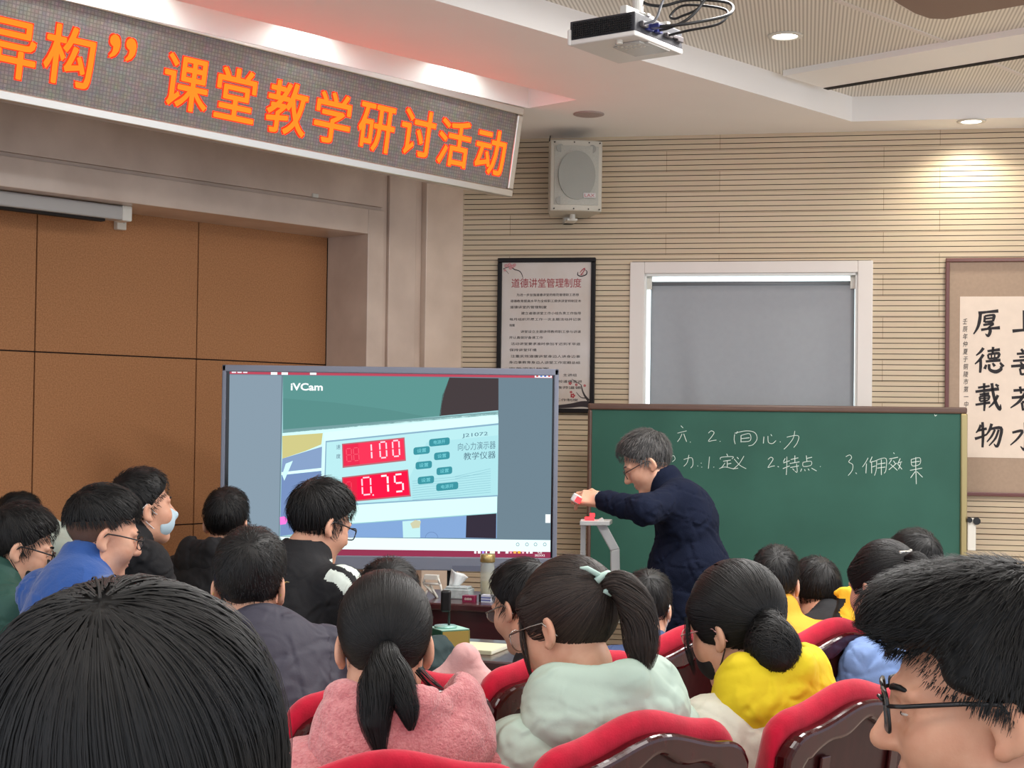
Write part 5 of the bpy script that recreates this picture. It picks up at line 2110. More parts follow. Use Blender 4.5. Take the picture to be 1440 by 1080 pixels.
def make_hair(root, Mh, style, hm, Y, seed, opts):
    """hair as one mesh in head space: a modelled cap plus strands"""
    rnd = np.random.RandomState(seed)
    vox = max(0.0035, min(0.006, 1.3 * Y / F_PX))
    vol = opts.get('vol', 1.0)
    c = np.array(CAP_C); r = np.array(CAP_R) * vol
    S = Sdf()
    S.ell(CAP_C, r)
    base = {'pony': 'short_f', 'bun': 'short_f', 'long': 'long'}.get(style, style)
    cuts = opts.get('cuts') or hairline(base)
    if style in ('short', 'fringe'):
        S.ell((0.0, 0.012, 0.078), (0.066 * vol, 0.082 * vol, 0.056 * vol), k=0.03)
        S.cone((0.074, 0.018, 0.004), (0.072, 0.020, -0.030), 0.012, 0.007, k=0.01)
        S.cone((-0.074, 0.018, 0.004), (-0.072, 0.020, -0.030), 0.012, 0.007, k=0.01)
    if style == 'fringe':
        S = Sdf()
        S.ell(CAP_C, r)
        S.plane((0, 0.99, -0.10), 0.044, 0.012)
        S.plane((0, 0.40, -0.917), -0.010, 0.012)
        S.ell((0.0, 0.018, 0.103), (0.070 * vol, 0.100 * vol, 0.046 * vol), k=0.02)
        cuts = []
    if style == 'fade':
        S.ell((0.0, 0.010, 0.082), (0.066 * vol, 0.080 * vol, 0.052 * vol), k=0.03)
    if style in ('pony', 'bun'):
        S.cone((0.060, 0.040, 0.05), (0.062, 0.030, 0.0), 0.024, 0.014, k=0.02)
        S.cone((-0.060, 0.040, 0.05), (-0.062, 0.030, 0.0), 0.024, 0.014, k=0.02)
    if style == 'long':
        S = Sdf()
        S.ell((0, -0.012, 0.034), (0.097 * vol, 0.108 * vol, 0.098 * vol))
        S.cone((0, -0.022, 0.02), (0, -0.045, -0.34), 0.092 * vol, 0.105 * vol, k=0.05)
        S.cone((0.05, -0.0, 0.0), (0.065, -0.01, -0.30), 0.055, 0.05, k=0.03)
        S.cone((-0.05, -0.0, 0.0), (-0.065, -0.01, -0.30), 0.055, 0.05, k=0.03)
        S.ell((0, 0.085, -0.05), (0.062, 0.075, 0.115), k=0.02, sub=True)
        S.plane((0, 0.95, -0.31), 0.072)
        c = np.array((0, -0.014, 0.034)); r = np.array((0.098, 0.110, 0.099)) * vol
    else:
        for n_, d_ in cuts:
            S.plane(n_, d_ * (vol if d_ > 0 else 1), 0.012)
    lo, hi = S.bounds(0.02)
    V, Q = S.mesh([np.arange(lo[i], hi[i], vox, dtype=np.float32) for i in range(3)], tri_noise(opts.get('rough', 0.0016), 120, seed))
    parts = [(V, Q)]
    n = int(opts.get('n', 1100))
    inside = np.linalg.norm((V - c) / r, axis=1) > 0.72
    Qk = Q[inside[Q].all(1)]
    if style == 'long':
        zz_ = V[Qk].mean(1)[:, 2]
        Qk = Qk[zz_ > -0.01]
    roots = sample_faces(V, Qk, n, rnd)
    N = n
    wdt = opts.get('w', 0.0011)
    if style in ('short', 'fringe', 'fade'):
        W = np.array(opts.get('whorl', (0.012, -0.085, 0.085)))

        def flow(P):
            d = P - W
            d /= np.linalg.norm(d, axis=1)[:, None] + 1e-6
            d[:, 2] -= 0.30
            return d + rnd.normal(0, 0.10, d.shape)
        L = opts.get('len', 0.034)
        stp = L / 6 * rnd.uniform(0.6, 1.3, N)
        stp = stp * np.where((roots[:, 1] > 0.015) & (roots[:, 2] < 0.085), 0.4, 1.0)
        if style == 'fringe':
            stp *= np.where(roots[:, 2] < 0.05, 0.6, 1.0)
        if style == 'fade':
            stp *= 0.35 + 0.65 * ss(-0.02, 0.08, roots[:, 2])
        path = strands(S, roots, flow, 6, stp, rnd.uniform(0.001, opts.get('lift', 0.10) * 0.085, N), rnd, 0.12)
        parts.append(ribbons(path, wdt * rnd.uniform(0.7, 1.5, N), c))
    elif style in ('pony', 'bun'):
        T_ = np.array(opts['tie'])

        def flow(P):
            return T_ - P + rnd.normal(0, 0.004, P.shape)
        dist = np.linalg.norm(roots - T_, axis=1)
        k = 10
        path = strands(S, roots, flow, k, dist / k * 1.08, rnd.uniform(0.0, opts.get('lift', 0.035) * 0.08, N), rnd)
        parts.append(ribbons(path, wdt * rnd.uniform(0.7, 1.5, N), c, taper=False))
        # loose wisps
        m = 60
        ii = rnd.choice(N, m)
        path = strands(S, roots[ii], lambda P: (T_ - P) * 0.4 + rnd.normal(0, 0.06, P.shape), 8, np.full(m, 0.012), rnd.uniform(0.003, 0.013, m), rnd)
        parts.append(ribbons(path, np.full(m, 0.0005), c))
        if style == 'pony':
            tail = opts['tail']
            rad = opts.get('trad', [0.014, 0.030, 0.034, 0.026, 0.006])
            T2 = Sdf()
            for i in range(len(tail) - 1):
                ra = np.interp(i / (len(tail) - 1), np.linspace(0, 1, len(rad)), rad) * 0.66
                rb = np.interp((i + 1) / (len(tail) - 1), np.linspace(0, 1, len(rad)), rad) * 0.66
                T2.cone(tail[i], tail[i + 1], float(ra), float(max(rb * (0.25 if i == len(tail) - 2 else 1), 0.003)), k=0.02)
            lo, hi = T2.bounds(0.02)
            parts.append(T2.mesh([np.arange(lo[i], hi[i], vox, dtype=np.float32) for i in range(3)], tri_noise(0.002, 150, seed + 1)))
            parts.append(path_ribbons(tail, int(opts.get('tn', 420)), rad, wdt * 1.05, rnd, 16, tipvar=opts.get('tipvar', 0.3)))
        else:
            B = np.array(opts['bun']); br_ = opts.get('br', 0.052)
            T2 = Sdf()
            T2.ell(B, (br_, br_ * 0.92, br_ * 1.05))
            T2.cone(T_, B, 0.028, 0.04, k=0.02)
            lo, hi = T2.bounds(0.02)
            parts.append(T2.mesh([np.arange(lo[i], hi[i], vox, dtype=np.float32) for i in range(3)], tri_noise(0.003, 110, seed + 1)))
            m = 380
            d0 = fib(m, rnd)
            rr = np.array((br_, br_ * 0.92, br_ * 1.05))
            ax_ = rnd.normal(size=(m, 3)) * 0.5 + np.array((1.0, 0.15, 0.3))
            path = strands(T2, B + d0 * rr, lambda P: np.cross(ax_, P - B), 10, np.full(m, 0.011), rnd.uniform(0.0, 0.006, m), rnd)
            parts.append(ribbons(path, wdt * rnd.uniform(0.7, 1.5, m), B))
    elif style == 'long':
        W = np.array(opts.get('whorl', (0.0, -0.045, 0.125)))
        P = roots + S.grad(roots) * (0.003 - S.at(roots))[:, None]
        path = [P.copy()]
        K = 16
        # clumping: strands lean towards shared lock directions
        ang = np.arctan2(P[:, 0] - W[0], -(P[:, 1] - W[1]))
        locks = np.sort(rnd.uniform(-3.14, 3.14, 46))
        near = locks[np.abs(ang[:, None] - locks[None, :]).argmin(1)]
        dl_ = (near - ang)
        L = opts.get('len', 0.42) * rnd.uniform(0.8, 1.05, N)
        lf = rnd.uniform(0.0, 0.05, N) + 0.03 * np.abs(np.cos(near * 9))
        for s in range(K):
            st2 = (L / K)[:, None]
            d = P - W
            d[:, 2] = np.minimum(d[:, 2], -0.01)
            low = ss(0.03, -0.06, P[:, 2])[:, None]
            h = d / (np.linalg.norm(d, axis=1)[:, None] + 1e-6)
            h[:, 2] -= 0.35
            dn = np.stack([P[:, 0] * 0.25, P[:, 1] * 0.1, np.full(N, -1.0)], 1)
            dd = h * (1 - low) + dn * low
            tang = np.stack([(d[:, 1]), -d[:, 0], np.zeros(N)], 1)
            dd = dd + tang * (dl_ * -0.9)[:, None] * (0.3 + 0.7 * (s / K))
            q = (P - c) / r
            q[:, 2] = np.maximum(q[:, 2], 0)
            nrm = q / r
            nrm /= np.linalg.norm(nrm, axis=1)[:, None] + 1e-9
            dd = dd - nrm * (dd * nrm).sum(1)[:, None] * (1 - 0.8 * low)
            dd /= np.linalg.norm(dd, axis=1)[:, None]
            P = P + dd * st2
            sd = S.at(P)
            tgt = 0.003 + lf * 0.10 * min(1, (s + 1) / 5)
            push = np.maximum(tgt - sd, np.where(P[:, 2] > 0.0, tgt - sd, -9))
            P = P + S.grad(P) * np.where(push > -5, push, 0)[:, None]
            path.append(P.copy())
        path = np.stack(path, 1)
        parts.append(ribbons(path, wdt * rnd.uniform(0.6, 1.6, N), c))
    if opts.get('stubble'):
        S3 = Sdf()
        S3.ell((0, -0.0142, 0.034), (0.0765, 0.0945, 0.0865))
        S3.plane((0, 0.70, -0.714), 0.020, 0.01)
        S3.plane((0, 0.93, -0.36), 0.046, 0.01)
        lo, hi = S3.bounds(0.01)
        V3_, Q3_ = S3.mesh([np.arange(lo[i], hi[i], vox, dtype=np.float32) for i in range(3)])
        so_ = npmesh('stubble', V3_, Q3_, STUBBLE, root)
        so_.matrix_local = Mh
    for lock in opts.get('locks', []):
        parts.append(path_ribbons(lock[0], lock[2], lock[1], wdt * 0.8, rnd, 12))
    V, Q = cat(parts)
    o = npmesh('hair', V, Q, hm, root)
    o.matrix_local = Mh
    return o


def spectacles(root, Mh, col, shape='rect', r=0.0016, lens_h=0.018, lens_w=0.026, y=0.108, tip=-0.02, dz=0.0):
    f = MB()
    ln = MB()
    for sx in (-1, 1):
        pts = []
        n = 20
        for k in range(n + 1):
            w = 2 * math.pi * k / n
            cx, sz = math.cos(w), math.sin(w)
            if shape == 'rect':
                cx = math.copysign(abs(cx) ** 0.45, cx); sz = math.copysign(abs(sz) ** 0.55, sz)
            pts.append((sx * 0.034 + cx * lens_w, y - 0.004 * abs(cx * 0.7 + sx * 0.3), -0.002 + sz * lens_h))
        f.tube(pts, r, 6)
        ln.add([(p[0], p[1] + 0.0002, p[2]) for p in pts[:-1]], [tuple(range(n))])
        f.tube([(sx * 0.0605, y - 0.004, 0.006), (sx * 0.074, y - 0.018, 0.007), (sx * 0.081, 0.03, 0.008), (sx * 0.0835, -0.004, 0.006), (sx * 0.083, tip, -0.012), (sx * 0.081, tip - 0.012, -0.026)], [r * 1.1, r * 1.2, r * 1.3, r * 1.3, r * 1.2, r], 6)
    f.tube([(-0.010, y, 0.004), (0, y + 0.004, 0.007), (0.010, y, 0.004)], r, 6)
    o = mk('glasses', f, col, root, smooth=True)
    o.matrix_local = Mh @ Matrix.Translation((0, 0, dz))
    mk('lenses', ln, GLASS_CLEAR, o)
    return o


def face_mask(root, Mh, col, strap, vox=0.004):
    S = Sdf()
    S.ell((0, 0.040, -0.055), (0.064, 0.074, 0.060))
    S.cone((0, 0.10, -0.02), (0, 0.118, -0.035), 0.012, 0.014, k=0.02)
    S.plane((0, -1, 0), -0.036, 0.004)
    S.plane((0, -0.25, 0.97), -0.032, 0.004)
    S.plane((0, -0.3, -0.95), 0.094, 0.004)
    lo, hi = S.bounds(0.01)
    V, Q = S.mesh([np.arange(lo[i], hi[i], vox, dtype=np.float32) for i in range(3)])
    o = npmesh('face_mask', V, Q, col, root)
    o.matrix_local = Mh
    f = MB()
    for sx in (-1, 1):
        f.tube([(sx * 0.058, 0.046, -0.034), (sx * 0.073, 0.012, -0.012), (sx * 0.082, -0.014, 0.018), (sx * 0.081, -0.030, 0.004)], 0.0016, 6)
        f.tube([(sx * 0.050, 0.046, -0.086), (sx * 0.066, 0.010, -0.066), (sx * 0.079, -0.018, -0.042), (sx * 0.081, -0.030, -0.004)], 0.0016, 6)
    mk('ear_loops', f, strap, o)
    return o


def neck_calm(fn, N, a=0.10, b=0.18):
    def f(X, Y, Z):
        d = np.sqrt((X - N[0]) ** 2 + (Y - N[1]) ** 2 + (Z - N[2] - 0.02) ** 2)
        return (fn(X, Y, Z) * (0.08 + 0.92 * ss(a, b, d))).astype(np.float32)
    return f


def ellipsoid_mb(mb, c, r, mi=0, nu=14, nv=8):
    vs = [(c[0], c[1], c[2] - r[2])]
    for j in range(1, nv):
        t = -math.pi / 2 + math.pi * j / nv
        for i in range(nu):
            w = 2 * math.pi * i / nu
            vs.append((c[0] + r[0] * math.cos(t) * math.cos(w), c[1] + r[1] * math.cos(t) * math.sin(w), c[2] + r[2] * math.sin(t)))
    vs.append((c[0], c[1], c[2] + r[2]))
    fs = [(0, 1 + (i + 1) % nu, 1 + i) for i in range(nu)]
    for j in range(nv - 2):
        for i in range(nu):
            a = 1 + j * nu
            fs.append((a + i, a + (i + 1) % nu, a + nu + (i + 1) % nu, a + nu + i))
    a = 1 + (nv - 2) * nu
    fs += [(a + i, a + (i + 1) % nu, len(vs) - 1) for i in range(nu)]
    mb.add(vs, fs, mi)


def face_parts(root, Mh, hm):
    for sx in (-1, 1):
        f = MB()
        ellipsoid_mb(f, (sx * 0.031, 0.0828, 0.0010), (0.0128, 0.0085, 0.0036))
        ellipsoid_mb(f, (sx * 0.031, 0.0872, 0.0010), (0.0046, 0.0048, 0.0036), 1)
        o = mk('eye', f, [EYE_W, EYE_D], root, smooth=True)
        o.matrix_local = Mh
        f = MB()
        f.tube([(sx * 0.012, 0.0985, 0.0245), (sx * 0.026, 0.0965, 0.0285), (sx * 0.040, 0.0895, 0.0285), (sx * 0.051, 0.0790, 0.0235)], [0.0022, 0.0036, 0.0032, 0.0014], 6)
        o = mk('eyebrow', f, hm, root, smooth=True)
        o.matrix_local = Mh
    f = MB()
    ellipsoid_mb(f, (0, 0.0885, -0.0625), (0.0225, 0.0108, 0.0050))
    ellipsoid_mb(f, (0, 0.0878, -0.0720), (0.0195, 0.0108, 0.0056))
    o = mk('lips', f, LIP, root, smooth=True)
    o.matrix_local = Mh


def person(label, head, byaw=0, hyaw=0, hpitch=0, hroll=0, lean=0.12, side=0.0, floor=0.0, seat=0.45, hair='short', hm=None, hopt=None,
           skin=None, jmat=None, coll=None, puff=1.0, sw=0.165, hs=1.0, kid=False, arms=None, seed=1, mi=None, jvox=None, extra=None, prims=None,
           chair=None, hands=True, pants=None, jaw=1.0, twist=None, wob=0.004, hunch=0.0, head_w=None, cheek=1.0, hoods=1.0, stand=False, hoodz=0.02, hoodmat=None, nko=(-0.065, -0.142), neckr=1.0, hsc=0.95, curl=0.45, face=True, bvox=None):
    """a seated figure. head = (px, py, depth) of the head centre in the survey photo, or world vector via head_w"""
    Hw = Vector(head_w) if head_w is not None else at_y(*head)
    Y = Hw.y
    hm = hm or HAIR
    skin = skin or SKIN
    f = Vector((-math.sin(math.radians(byaw)), math.cos(math.radians(byaw)), 0))
    rx = Vector((f.y, -f.x, 0))
    org = Vector((Hw.x, Hw.y, floor)) - f * lean - rx * side
    root = thing('person', label, 'person', org, math.radians(byaw))
    Hc = Vector((side, lean, Hw.z - floor))
    R = rotm(hyaw - byaw, hpitch, hroll)
    Mh = Matrix.Translation(Hc) @ R.to_4x4() @ Matrix.Scale(hs, 4)
    N = Vector((side * 0.85, lean + nko[0], Hc.z + nko[1] * hs))
    bk = R @ Vector((0, -0.02, -0.08))
    nk = Hc + bk * hs
    P0 = Vector((0, 0, seat + 0.09))
    ch = lerp(P0, N, 0.66) + Vector((0, -0.03 - 0.05 * hunch, 0))
    ax = (N - P0)
    th = math.atan2(-(ax.y), ax.z)
    RL = Matrix.Rotation(th, 3, 'X')
    RLn = np.array(RL)
    Ls = ax.length
    SL = {}
    for sx in (-1, 1):
        s0 = N + RL @ Vector((sx * sw, -0.005, -0.055))
        e0 = s0 + Vector((sx * 0.045, 0.10, -0.26))
        w0 = Vector((sx * 0.10, lean * 0.4 + 0.34, seat + 0.22))
        if (w0 - e0).length > 0.27:
            w0 = e0 + (w0 - e0).normalized() * 0.25
        SL[sx] = [s0, e0, w0, (w0 - e0).normalized(), Vector((0, 0, 1))]
    if arms:
        for sx in arms:
            a = arms[sx]
            for i, v in enumerate(a):
                if v is not None:
                    SL[sx][i] = Vector(v)
    legs = {}
    for sx in (-1, 1):
        hp = Vector((sx * 0.085, 0.0, seat + 0.08)); kn = Vector((sx * 0.11, 0.41, seat + 0.06)); an = Vector((sx * 0.11, 0.43, 0.09))
        if stand:
            hp = Vector((sx * 0.085, 0.0, seat + 0.06)); kn = Vector((sx * 0.10, 0.03, seat * 0.53)); an = Vector((sx * 0.11, -0.02, 0.09))
        legs[sx] = (hp, kn, an)
    # ---- body
    B = Sdf()
    T = head_prims(B, Hc, R, hs, jaw, cheek=cheek)
    B.cone(nk, N, 0.052 * hs, 0.056 * hs, 0.03)
    B.ell(P0, (0.155, 0.115, 0.11), k=0.03)
    B.ell(ch, (0.15, 0.105, Ls * 0.46), RLn, k=0.05)
    for sx in (-1, 1):
        s0, e0, w0, hd, hu = SL[sx]
        B.cone(N + Vector((0, 0, -0.03)), s0, 0.055, 0.052, 0.04)
        B.cone(s0, e0, 0.050, 0.038, 0.03)
        B.cone(e0, w0, 0.038, 0.027, 0.02)
        hp, kn, an = legs[sx]
        B.cone(hp, kn, 0.080, 0.056, 0.03)
        B.cone(kn, an, 0.054, 0.036, 0.02)
        B.cone(an, an + Vector((0, 0.13, -0.05)), 0.036, 0.03, 0.02)
        if hands:
            hand_prims(B, w0, hd, hu, -sx, curl, hsc)
    if prims:
        prims(B, Hc, R, hs)
    vox = bvox or max(0.0036, min(0.006, 1.5 * Y / F_PX))
    h0 = 0.135 * hs
    fx = [(Hc.x - h0, Hc.x + h0)]; fy = [(Hc.y - h0, Hc.y + h0 + 0.02)]; fz = [(Hc.z - h0, Hc.z + h0)]
    if hands:
        for sx in (-1, 1):
            w0, hd = SL[sx][2], SL[sx][3]
            hc = w0 + hd * 0.08
            fx.append((hc.x - 0.1, hc.x + 0.1)); fy.append((hc.y - 0.11, hc.y + 0.11)); fz.append((hc.z - 0.1, hc.z + 0.09))
    lo, hi = B.bounds(0.03)
    V, Q = B.mesh((axis(lo[0], hi[0], 0.016, fx, vox), axis(lo[1], hi[1], 0.018, fy, vox), axis(lo[2], hi[2], 0.018, fz, vox)))
    npmesh('body', V, Q, skin, root)
    # ---- jacket
    J = Sdf()
    p_ = puff
    J.ell(P0 + Vector((0, 0.01, 0.03)), (0.172 * p_, 0.135 * p_, 0.15), k=0.03)
    J.ell(ch, (0.172 * p_, 0.128 * p_, Ls * 0.50), RLn, k=0.06)
    for sx in (-1, 1):
        s0, e0, w0, hd, hu = SL[sx]
        J.cone(N + Vector((0, -0.01, -0.045)), s0 + Vector((0, 0, -0.004)), 0.066 * p_, 0.068 * p_, 0.05)
        J.cone(s0, e0, 0.068 * p_, 0.056 * p_, 0.04)
        J.cone(e0, lerp(e0, w0, 0.93), 0.055 * p_, 0.042 * p_, 0.03)
    cn = coll or 'crew'
    nd = (nk - N).normalized()
    if cn == 'hood':
        J.cone(N - nd * 0.01, N + nd * 0.02, 0.076, 0.070, 0.012)
        J.cone(N + nd * 0.022, N + nd * 0.14, 0.046, 0.060, 0.006, True)
    elif cn in ('stand', 'coat'):
        hgt = 0.062 if cn == 'stand' else 0.040
        J.cone(N + Vector((0, 0.0, -0.02)), N + nd * hgt, 0.086, 0.080, 0.012)
        J.cone(N + nd * 0.012, N + nd * (hgt + 0.10), 0.052, 0.066, 0.006, True)
    else:
        J.cone(N - nd * 0.01, N + nd * 0.016, 0.078, 0.072, 0.012)
        J.cone(N + nd * 0.022, N + nd * 0.14, 0.046, 0.060, 0.006, True)
    if extra:
        extra(J, N, RL, SL, Hc)
    jv = jvox or max(0.006, min(0.0095, 2.4 * Y / F_PX))
    lo, hi = J.bounds(0.03)
    V, Q = J.mesh([np.arange(lo[i], hi[i], jv, dtype=np.float32) for i in range(3)], neck_calm(cloth_noise(wob, seed), N))
    mids = None
    if mi:
        mids = mi(V[Q].mean(1), N, SL, RL)
    npmesh('jacket', V, Q, jmat, root, mi=mids, relax=1)
    if cn == 'hood':
        hs_ = hoods
        H = Sdf()
        up = Vector((0, 0, hoodz))
        H.ell(N + RL @ Vector((0, -0.052, -0.012)) + up * 0.5, (0.166 * hs_, 0.082 * hs_, 0.088 + hoodz * 0.5), np.array(RL @ Matrix.Rotation(-0.30, 3, 'X')), 0.02)
        for sx in (-1, 1):
            H.cone(N + RL @ Vector((sx * 0.100 * hs_, -0.045, 0.030)) + up * 0.7, N + RL @ Vector((sx * 0.060, 0.085, -0.055)), 0.046 * hs_, 0.030, 0.03)
            H.cone(N + RL @ Vector((sx * 0.095 * hs_, -0.055, 0.035)) + up, N + RL @ Vector((0, -0.098 * hs_, 0.034)) + up, 0.036, 0.036, 0.03)
        H.cone(N + RL @ Vector((0, -0.010, -0.04)), N + RL @ Vector((0, -0.02, 0.17)), 0.062, 0.105 * hs_, 0.012, True)
        H.ell(N + RL @ Vector((0, 0.10, 0.02)), (0.05, 0.09, 0.10), None, 0.012, True)
        lo, hi = H.bounds(0.03)
        hv = min(jv, 0.008)
        V, Q = H.mesh([np.arange(lo[i], hi[i], hv, dtype=np.float32) for i in range(3)], neck_calm(cloth_noise(wob * 0.8, seed + 5, 1.0), N, 0.06, 0.14))
        npmesh('hood', V, Q, hoodmat or (jmat[0] if isinstance(jmat, (list, tuple)) else jmat), root, relax=1)
    # ---- trousers and shoes
    L_ = Sdf()
    L_.ell(P0, (0.172, 0.13, 0.11), k=0.03)
    for sx in (-1, 1):
        hp, kn, an = legs[sx]
        L_.cone(hp, kn, 0.088, 0.066, 0.03)
        L_.cone(kn, an + Vector((0, 0, 0.02)), 0.064, 0.052, 0.02)
    lo, hi = L_.bounds(0.03)
    V, Q = L_.mesh([np.arange(lo[i], hi[i], 0.018, dtype=np.float32) for i in range(3)])
    npmesh('trousers', V, Q, pants or PANTS, root)
    for sx in (-1, 1):
        hp, kn, an = legs[sx]
        K_ = Sdf()
        K_.cone(an + Vector((0, -0.02, -0.045)), an + Vector((0, 0.16, -0.055)), 0.042, 0.036, 0.02)
        K_.plane((0, 0, -1), 0.0, 0.004)
        lo, hi = K_.bounds(0.02)
        V, Q = K_.mesh([np.arange(lo[i], hi[i], 0.012, dtype=np.float32) for i in range(3)])
        npmesh('shoe', V, Q, SHOE, root)
    if face:
        face_parts(root, Mh, hm)
    make_hair(root, Mh, hair, hm, Y, seed, hopt or {})
    return root, Mh, N, SL, org, RL

# ------------------------------------------------------------------ clothes
J_PINK = mat('pink_fleece', (224, 150, 150), 0.95, scale=130, rgb2=(206, 124, 128), bump=1.0, bscale=240, sheen=0.4, spec=0.1, detail=2)
J_MINT = mat('mint_nylon', (176, 196, 182), 0.6, var=0.03, scale=5, bump=0.12, bscale=60, fold=0.90)
J_YELL = mat('yellow_cotton', (226, 200, 26), 0.85, bump=0.2, bscale=90, fold=0.90)
J_CREAM = mat('cream_coat', (214, 212, 196), 0.8, bump=0.2, bscale=80, fold=0.90)
J_SLATE = mat('slate_jacket', (54, 52, 66), 0.75, bump=0.25, bscale=60, fold=0.90)
J_BLACK = mat('black_cloth', (20, 20, 24), 0.85, bump=0.2, bscale=90, fold=0.70)
J_WHITE = mat('white_sleeve', (206, 216, 208), 0.8, bump=0.2, bscale=90)
J_BLUE = mat('royal_blue_fleece', (52, 88, 156), 0.95, bump=0.3, bscale=160, sheen=0.3, spec=0.15, fold=0.45)
J_GREEN = mat('dark_green_padded', (44, 84, 74), 0.7, bump=0.2, bscale=40, fold=0.60)
J_PALE = mat('pale_grey_coat', (168, 178, 168), 0.85, bump=0.2, bscale=60, fold=0.70)
J_NAVY = mat('navy_wool', (20, 26, 44), 0.95, bump=0.3, bscale=200, spec=0.15, fold=0.35)
J_DENIM = mat('school_blue', (60, 78, 118), 0.85, bump=0.2, bscale=80, fold=0.70)
J_SKY = mat('light_blue_coat', (128, 156, 208), 0.8, bump=0.2, bscale=80, fold=0.90)
J_TEAL = mat('dark_teal_hood', (30, 52, 54), 0.85, bump=0.2, bscale=80, fold=0.70)
J_ORANGE = mat('amber_collar', (226, 160, 40), 0.8, bump=0.2, bscale=80)
J_MAROON = mat('dark_maroon', (60, 34, 40), 0.85, bump=0.2, bscale=80)
FR_BLACK = mat('spectacle_black', (22, 22, 26), 0.3)
FR_SILVER = mat('spectacle_silver', (170, 164, 156), 0.25, 0.9)
FR_ROSE = mat('spectacle_rose', (206, 150, 146), 0.3)
MASK_B = mat('black_mask', (22, 22, 24), 0.8)
MASK_W = mat('pale_blue_mask', (190, 214, 226), 0.8)
STRAP_W = mat('mask_loop_white', (236, 236, 236), 0.7)

ROW = 43.0
STOOLS = []
SEATS = []          # (world xy of the sitter's hips, yaw, floor)


def seat_for(p, yaw=ROW, floor=0.0, back=0.04, xy=None):
    f = Vector((-math.sin(math.radians(yaw)), math.cos(math.radians(yaw)), 0))
    o = Vector((p[4].x, p[4].y, 0))
    SEATS.append((Vector((xy[0], xy[1], 0)) if xy else o - f * back, yaw, floor))


def V3(*p):
    return [Vector(q) for q in p]


BP = (0.0, -0.11, 0.02)
# ---- pink hooded fleece, low ponytail
P = person('girl with a long low black ponytail in a pink hooded fleece', (541, 906, 2.88), 24, 4, -12, 0, lean=0.07, hair='pony', hs=1.03, nko=(-0.06, -0.165), coll='hood', hoods=1.08, hoodz=0.055, jmat=J_PINK, puff=1.08, sw=0.165, seed=3, wob=0.003,
           hopt={'tie': (0.004, -0.106, -0.016), 'tail': V3((0.004, -0.106, -0.014), (0.004, -0.136, -0.034), (-0.006, -0.152, -0.085), (-0.012, -0.162, -0.14), (0.0, -0.168, -0.205)), 'trad': [0.014, 0.028, 0.040, 0.030, 0.005], 'n': 3000, 'tn': 1100, 'w': 0.0009, 'tipvar': 0.45,
                 'locks': [(V3((0.008, -0.128, -0.028), (0.026, -0.152, -0.070), (0.042, -0.168, -0.115), (0.048, -0.174, -0.155)), [0.018, 0.030, 0.024, 0.005], 700), (V3((0.06, -0.10, -0.05), (0.085, -0.11, -0.075), (0.105, -0.11, -0.085)), [0.008, 0.010, 0.002], 60)]})
seat_for(P, yaw=25, xy=(-0.318, 2.735))
# ---- mint jacket, ponytail, glasses
P = person('girl with a dark brown ponytail and thin glasses in a pale mint hooded jacket', (800, 880, 3.06), 36, 50, -20, 4, lean=0.16, hair='pony', hm=HAIR_BR, hs=1.02, nko=(-0.07, -0.165), coll='hood', hoods=1.2, hoodz=0.03, jmat=J_MINT, puff=1.06, sw=0.175, seed=4, wob=0.0022,
           hopt={'tie': (-0.008, -0.106, 0.050), 'tail': V3((-0.008, -0.106, 0.050), (-0.002, -0.146, 0.042), (0.0, -0.168, -0.015), (0.0, -0.160, -0.08), (-0.004, -0.152, -0.125)), 'trad': [0.013, 0.030, 0.038, 0.036, 0.016], 'n': 3000, 'tn': 900, 'w': 0.0009, 'tipvar': 0.2,
                 'locks': [(V3((-0.066, 0.06, 0.03), (-0.078, 0.058, -0.03), (-0.070, 0.060, -0.10)), [0.006, 0.008, 0.002], 50), (V3((0.066, 0.06, 0.03), (0.078, 0.058, -0.03), (0.070, 0.060, -0.10)), [0.006, 0.008, 0.002], 50)]})
spectacles(P[0], P[1], FR_SILVER, 'round', 0.0013, 0.021, 0.025)
f = MB(); f.box((-0.073, -0.012, 0.045), (0.008, 0.034, 0.006))
o = mk('hair_clip', f, M['white_plastic'], P[0], bevel=0.002); o.matrix_local = P[1]
f = MB(); f.tube([(-0.030, -0.112, 0.058), (-0.020, -0.122, 0.066), (-0.004, -0.124, 0.070), (0.012, -0.122, 0.062), (0.012, -0.120, 0.036), (-0.004, -0.124, 0.030), (-0.022, -0.120, 0.040)], 0.007, 8)
f.tube([(-0.020, -0.118, 0.066), (-0.045, -0.108, 0.085), (-0.055, -0.10, 0.088)], [0.006, 0.005, 0.002], 8)
o = mk('hair_tie', f, mat('mint_ribbon', (178, 206, 196), 0.6), P[0], smooth=True); o.matrix_local = P[1]
seat_for(P, xy=(0.055, 3.050))
# ---- bun, black mask, yellow hood
P = person('girl with a low black bun and a black mask in a yellow hood', (1036, 880, 3.36), 40, 43, -16, -4, lean=0.14, hair='bun', hs=1.04, coll='hood', hoods=1.02, hoodz=0.03, hoodmat=J_YELL, jmat=J_CREAM, puff=1.05, sw=0.16, seed=5, wob=0.0026,
           hopt={'tie': (-0.028, -0.104, -0.004), 'bun': (-0.052, -0.118, -0.058), 'br': 0.055, 'n': 2600, 'w': 0.001, 'vol': 1.04,
                 'locks': [(V3((-0.07, 0.065, 0.04), (-0.085, 0.07, -0.02), (-0.08, 0.075, -0.08)), [0.006, 0.010, 0.003], 50)]})
spectacles(P[0], P[1], FR_ROSE, 'round', 0.0016, 0.021, 0.025)
face_mask(P[0], P[1], MASK_B, MASK_B)
seat_for(P, xy=(0.522, 3.425))
